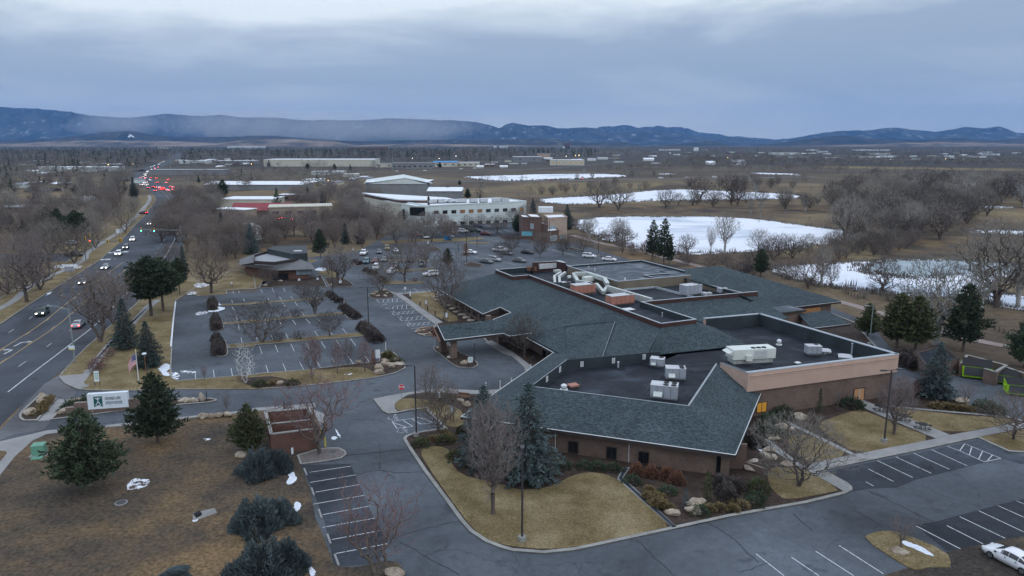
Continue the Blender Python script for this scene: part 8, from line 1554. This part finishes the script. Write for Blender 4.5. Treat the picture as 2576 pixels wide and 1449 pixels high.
# power poles
for k,(t,x,y,tp,lb) in enumerate((('A0',645,690,540,'tall steel power pole left of the long white roof'),('A0',240,620,545,'steel power pole far left'),('A0',1720,735,530,'tall steel power pole right of the queue of cars'),('A1',468,730,520,'lattice armed power pole before the long pale warehouse'),('A1',1375,710,510,'power pole in front of the open shed'),('A2',448,660,490,'power pole right of the grey industrial building'),('A2',642,640,480,'power pole behind the boxy store'),('A2',712,640,490,'thick power pole right of the boxy store'),('A2',1033,650,540,'thin power pole in the far field'),('A1',2455,640,480,'power pole left of the grey industrial building'),('A0',1895,920,810,'wooden pole right of the queue of cars'),('A0',0,620,540,'power pole at the left picture edge'),('A0',118,620,560,'second power pole far left'))):
    px,py=q(t,x,y); h=(py-(TY['A']+tp/4))/(py-HZ)*CH; o=thing('power_pole',lb,'power pole',G(px,py)); s=max(.35,G(px,py)[1]/2200); MB().tube([(0,0,0),(0,0,h)],[s*1.1,s*.5],6).build('pole','pole_grey',o)
    MB().box((0,0,h*.97),(5,.3*s*2,.35),0).build('crossarm','pole_grey',o)
# dome canopy and lit lamps
dc=thing('dome_canopy','white round dome canopy behind the spruce left of the strip mall','canopy',V('A0',2500,1400)); m=MB(); n=14
for j in range(5):
    for k in range(n):
        a=2*PI*k/n;b=2*PI*(k+1)/n; e0=j/5*PI/2;e1=(j+1)/5*PI/2; R=6.0; f_=lambda a_,e: (R*math.cos(a_)*math.cos(e),R*math.sin(a_)*math.cos(e),2+R*.75*math.sin(e)); m.poly([f_(a,e0),f_(b,e0),f_(b,e1),f_(a,e1)])
m.build('dome','roof_white',dc,smooth=True); MB().cyl((0,0,0),5.9,2.0,14).build('wall','wall_white',dc)
for t,x,y,z,m_,lb in (('A0',1090,650,8,'lamp_warm','warm street light beyond the long white roof'),('A0',1337,645,8,'lamp_warm','warm street light left of the queue of cars'),('A1',727,810,6,'lamp_warm','bright warm flood light by the long grey warehouse'),('A1',1219,855,5,'lamp_warm','orange wall light on the metal shed'),('A1',612,590,8,'lamp_white','white light above the long pale warehouse'),('A1',1575,585,9,'lamp_white','white yard light left of the blue roof'),('A1',1843,588,9,'lamp_white','white yard light right of the blue roof'),('A1',2012,563,8,'lamp_white','tiny white light in the far trees'),('A2',128,1320,3,'lamp_warm','warm entrance light of the stepped brown building'),('A2',675,556,8,'lamp_warm','warm road light far beyond the boxy store'),('A2',640,560,8,'lamp_warm','second warm road light far beyond the boxy store'),('A2',545,565,8,'lamp_white','white road light left of the warm pair'),('A2',2170,580,8,'lamp_warm','pinkish light left of the white barn'),('A3',1790,592,6,'lamp_warm','small yellow light in the right woods'),('A3',1235,595,6,'lamp_white','white light at the right factories'),('A0',2530,645,7,'lamp_warm','orange light right of the pale buildings')):
    p=V(t,x,y,z); s=max(.25,p[1]/2200); o=thing('street_light',lb,'street light',(p[0],p[1],0)); MB().tube([(0,0,0),(0,0,z)],.1*max(1,s*2),5).build('pole','pole_dark',o); MB().tube([(0,0,z-s*.5),(0,0,z),(0,0,z+s*.5)],[s*.5,s,s*.5],6).build('lamp',m_,o)
AIR=3.4e-5; SUN=.6
SKYR=[(0,(.68,.74,.77)),(.04,(.54,.62,.71)),(.08,(.40,.49,.61)),(.115,(.41,.50,.62)),(.145,(.60,.70,.79)),(.175,(.92,1.0,1.05)),(.3,(.98,1.09,1.26)),(.7,(1.04,1.16,1.38))]
# =============== air, sky, light, camera ===============
m=bpy.data.materials.new('air'); m.use_nodes=True; nt=m.node_tree
for n in list(nt.nodes):
    if n.type=='BSDF_PRINCIPLED': nt.nodes.remove(n)
pv=nt.nodes.new('ShaderNodeVolumePrincipled'); pv.inputs['Color'].default_value=(.20,.47,.97,1); pv.inputs['Density'].default_value=AIR
nt.links.new(pv.outputs[0],nt.nodes['Material Output'].inputs['Volume'])
hz=MB().box((0,13500,640),(50000,28400,1320)).build('haze',m); hz['kind']='stuff'; hz['label']='thin blue air between here and the mountains'
# snow showers trailing from the cloud in front of the mountains
m2=bpy.data.materials.new('falling_snow'); m2.use_nodes=True; nt=m2.node_tree
for n in list(nt.nodes):
    if n.type=='BSDF_PRINCIPLED': nt.nodes.remove(n)
pv=nt.nodes.new('ShaderNodeVolumePrincipled'); pv.inputs['Color'].default_value=(.97,.98,1.0,1); pv.inputs['Density'].default_value=1.5e-4; nt.links.new(pv.outputs[0],nt.nodes['Material Output'].inputs['Volume'])
for gi,(px,py,wx,hz2,dp,rr) in enumerate(((690,322,150,52,1000,11500),(880,326,150,46,1000,11400),(1060,326,150,40,900,11600),(540,312,90,40,900,11800),(330,312,110,36,900,12200))):
    for ni,f in enumerate((1.0,.8,.6,.4)):
        s_=rr/F; cx=(px-1288)*s_; cz=CH+(HZ-py)*s_; sm=MB(); NJ,NK=14,28
        vv=[]
        for j in range(NJ+1):
            for k in range(NK):
                e=-PI/2+PI*j/NJ; a=2*PI*k/NK; lump=1+.10*math.sin(3*a+gi)+.08*math.sin(5*e+a+ni)
                vv.append((cx+f*wx*s_*math.cos(e)*math.cos(a)*lump+.35*f*hz2*s_*math.sin(e),rr+f*dp*math.cos(e)*math.sin(a),max(8+ni,cz+f*hz2*s_*math.sin(e)*lump)))
        sm.v=vv; sm.f=[(j*NK+k,j*NK+(k+1)%NK,(j+1)*NK+(k+1)%NK,(j+1)*NK+k) for j in range(NJ) for k in range(NK)]
        o=sm.build('falling_snow',m2); o['kind']='stuff'; o['label']='pale snow shower hanging in front of the mountains'
w=bpy.data.worlds.new("World"); bpy.context.scene.world=w; w.use_nodes=True; nt=w.node_tree; bg=nt.nodes['Background']
sky=nt.nodes.new('ShaderNodeTexSky'); sky.sky_type='NISHITA'; sky.sun_disc=False; sky.sun_elevation=math.radians(42); sky.sun_rotation=math.radians(-35)
tc=nt.nodes.new('ShaderNodeTexCoord'); gen=tc.outputs['Generated']
sp_=nt.nodes.new('ShaderNodeSeparateXYZ'); nt.links.new(gen,sp_.inputs[0])
# cloud deck: brightness by height above the horizon, streaked by noise
zc=nt.nodes.new('ShaderNodeMath'); zc.operation='MAXIMUM'; zc.inputs[1].default_value=0; nt.links.new(sp_.outputs[2],zc.inputs[0])
def vm(op,a,b_):
    n=nt.nodes.new('ShaderNodeVectorMath'); n.operation=op; nt.links.new(a,n.inputs[0]); n.inputs[1].default_value=b_; return n.outputs[0]
def mth(op,a,b_,c_=None):
    n=nt.nodes.new('ShaderNodeMath'); n.operation=op
    for k,x in enumerate((a,b_,c_)):
        if x is None: continue
        if hasattr(x,'node'): nt.links.new(x,n.inputs[k])
        else: n.inputs[k].default_value=x
    return n.outputs[0]
nA=noise(nt,vm('MULTIPLY',gen,(1.5,1.5,6.0)),1.5,7,.55,.8); nB=noise(nt,vm('MULTIPLY',gen,(2.2,2.2,16.0)),1.6,6,.55,.4)
zz=mth('ADD',zc.outputs[0],mth('MULTIPLY',mth('SUBTRACT',nA,.5),.17))
zz=mth('ADD',zz,mth('MULTIPLY',mth('SUBTRACT',nB,.5),.08))
# lighter towards the upper left of the view
zz=mth('ADD',zz,mth('MULTIPLY',mth('MULTIPLY',sp_.outputs[0],zc.outputs[0]),-.24))
col=ramp(nt,zz,SKYR)
cl=mix(nt,1.0,col,(10,10,10),'MULTIPLY')
sk=mix(nt,.93,sky.outputs[0],cl)
nt.links.new(sk,bg.inputs[0]); bg.inputs[1].default_value=.1
sl=bpy.data.lights.new('sun','SUN'); sl.energy=SUN; sl.angle=math.radians(50); sl.color=(1,.96,.92)
so=bpy.data.objects.new('sun',sl); C.objects.link(so); so.rotation_euler=(math.radians(48),0,math.radians(35))
cam=bpy.data.cameras.new('camera'); cam.sensor_width=36; cam.lens=36*F/2576; cam.clip_end=60000; cam.clip_start=.5
co=bpy.data.objects.new('camera',cam); C.objects.link(co); co.location=(0,0,CH); co.rotation_euler=(PI/2-PIT,0,0)
sc=bpy.context.scene; sc.camera=co; sc.view_settings.view_transform='Standard'; sc.view_settings.look='None'; sc.view_settings.exposure=0; sc.view_settings.gamma=1
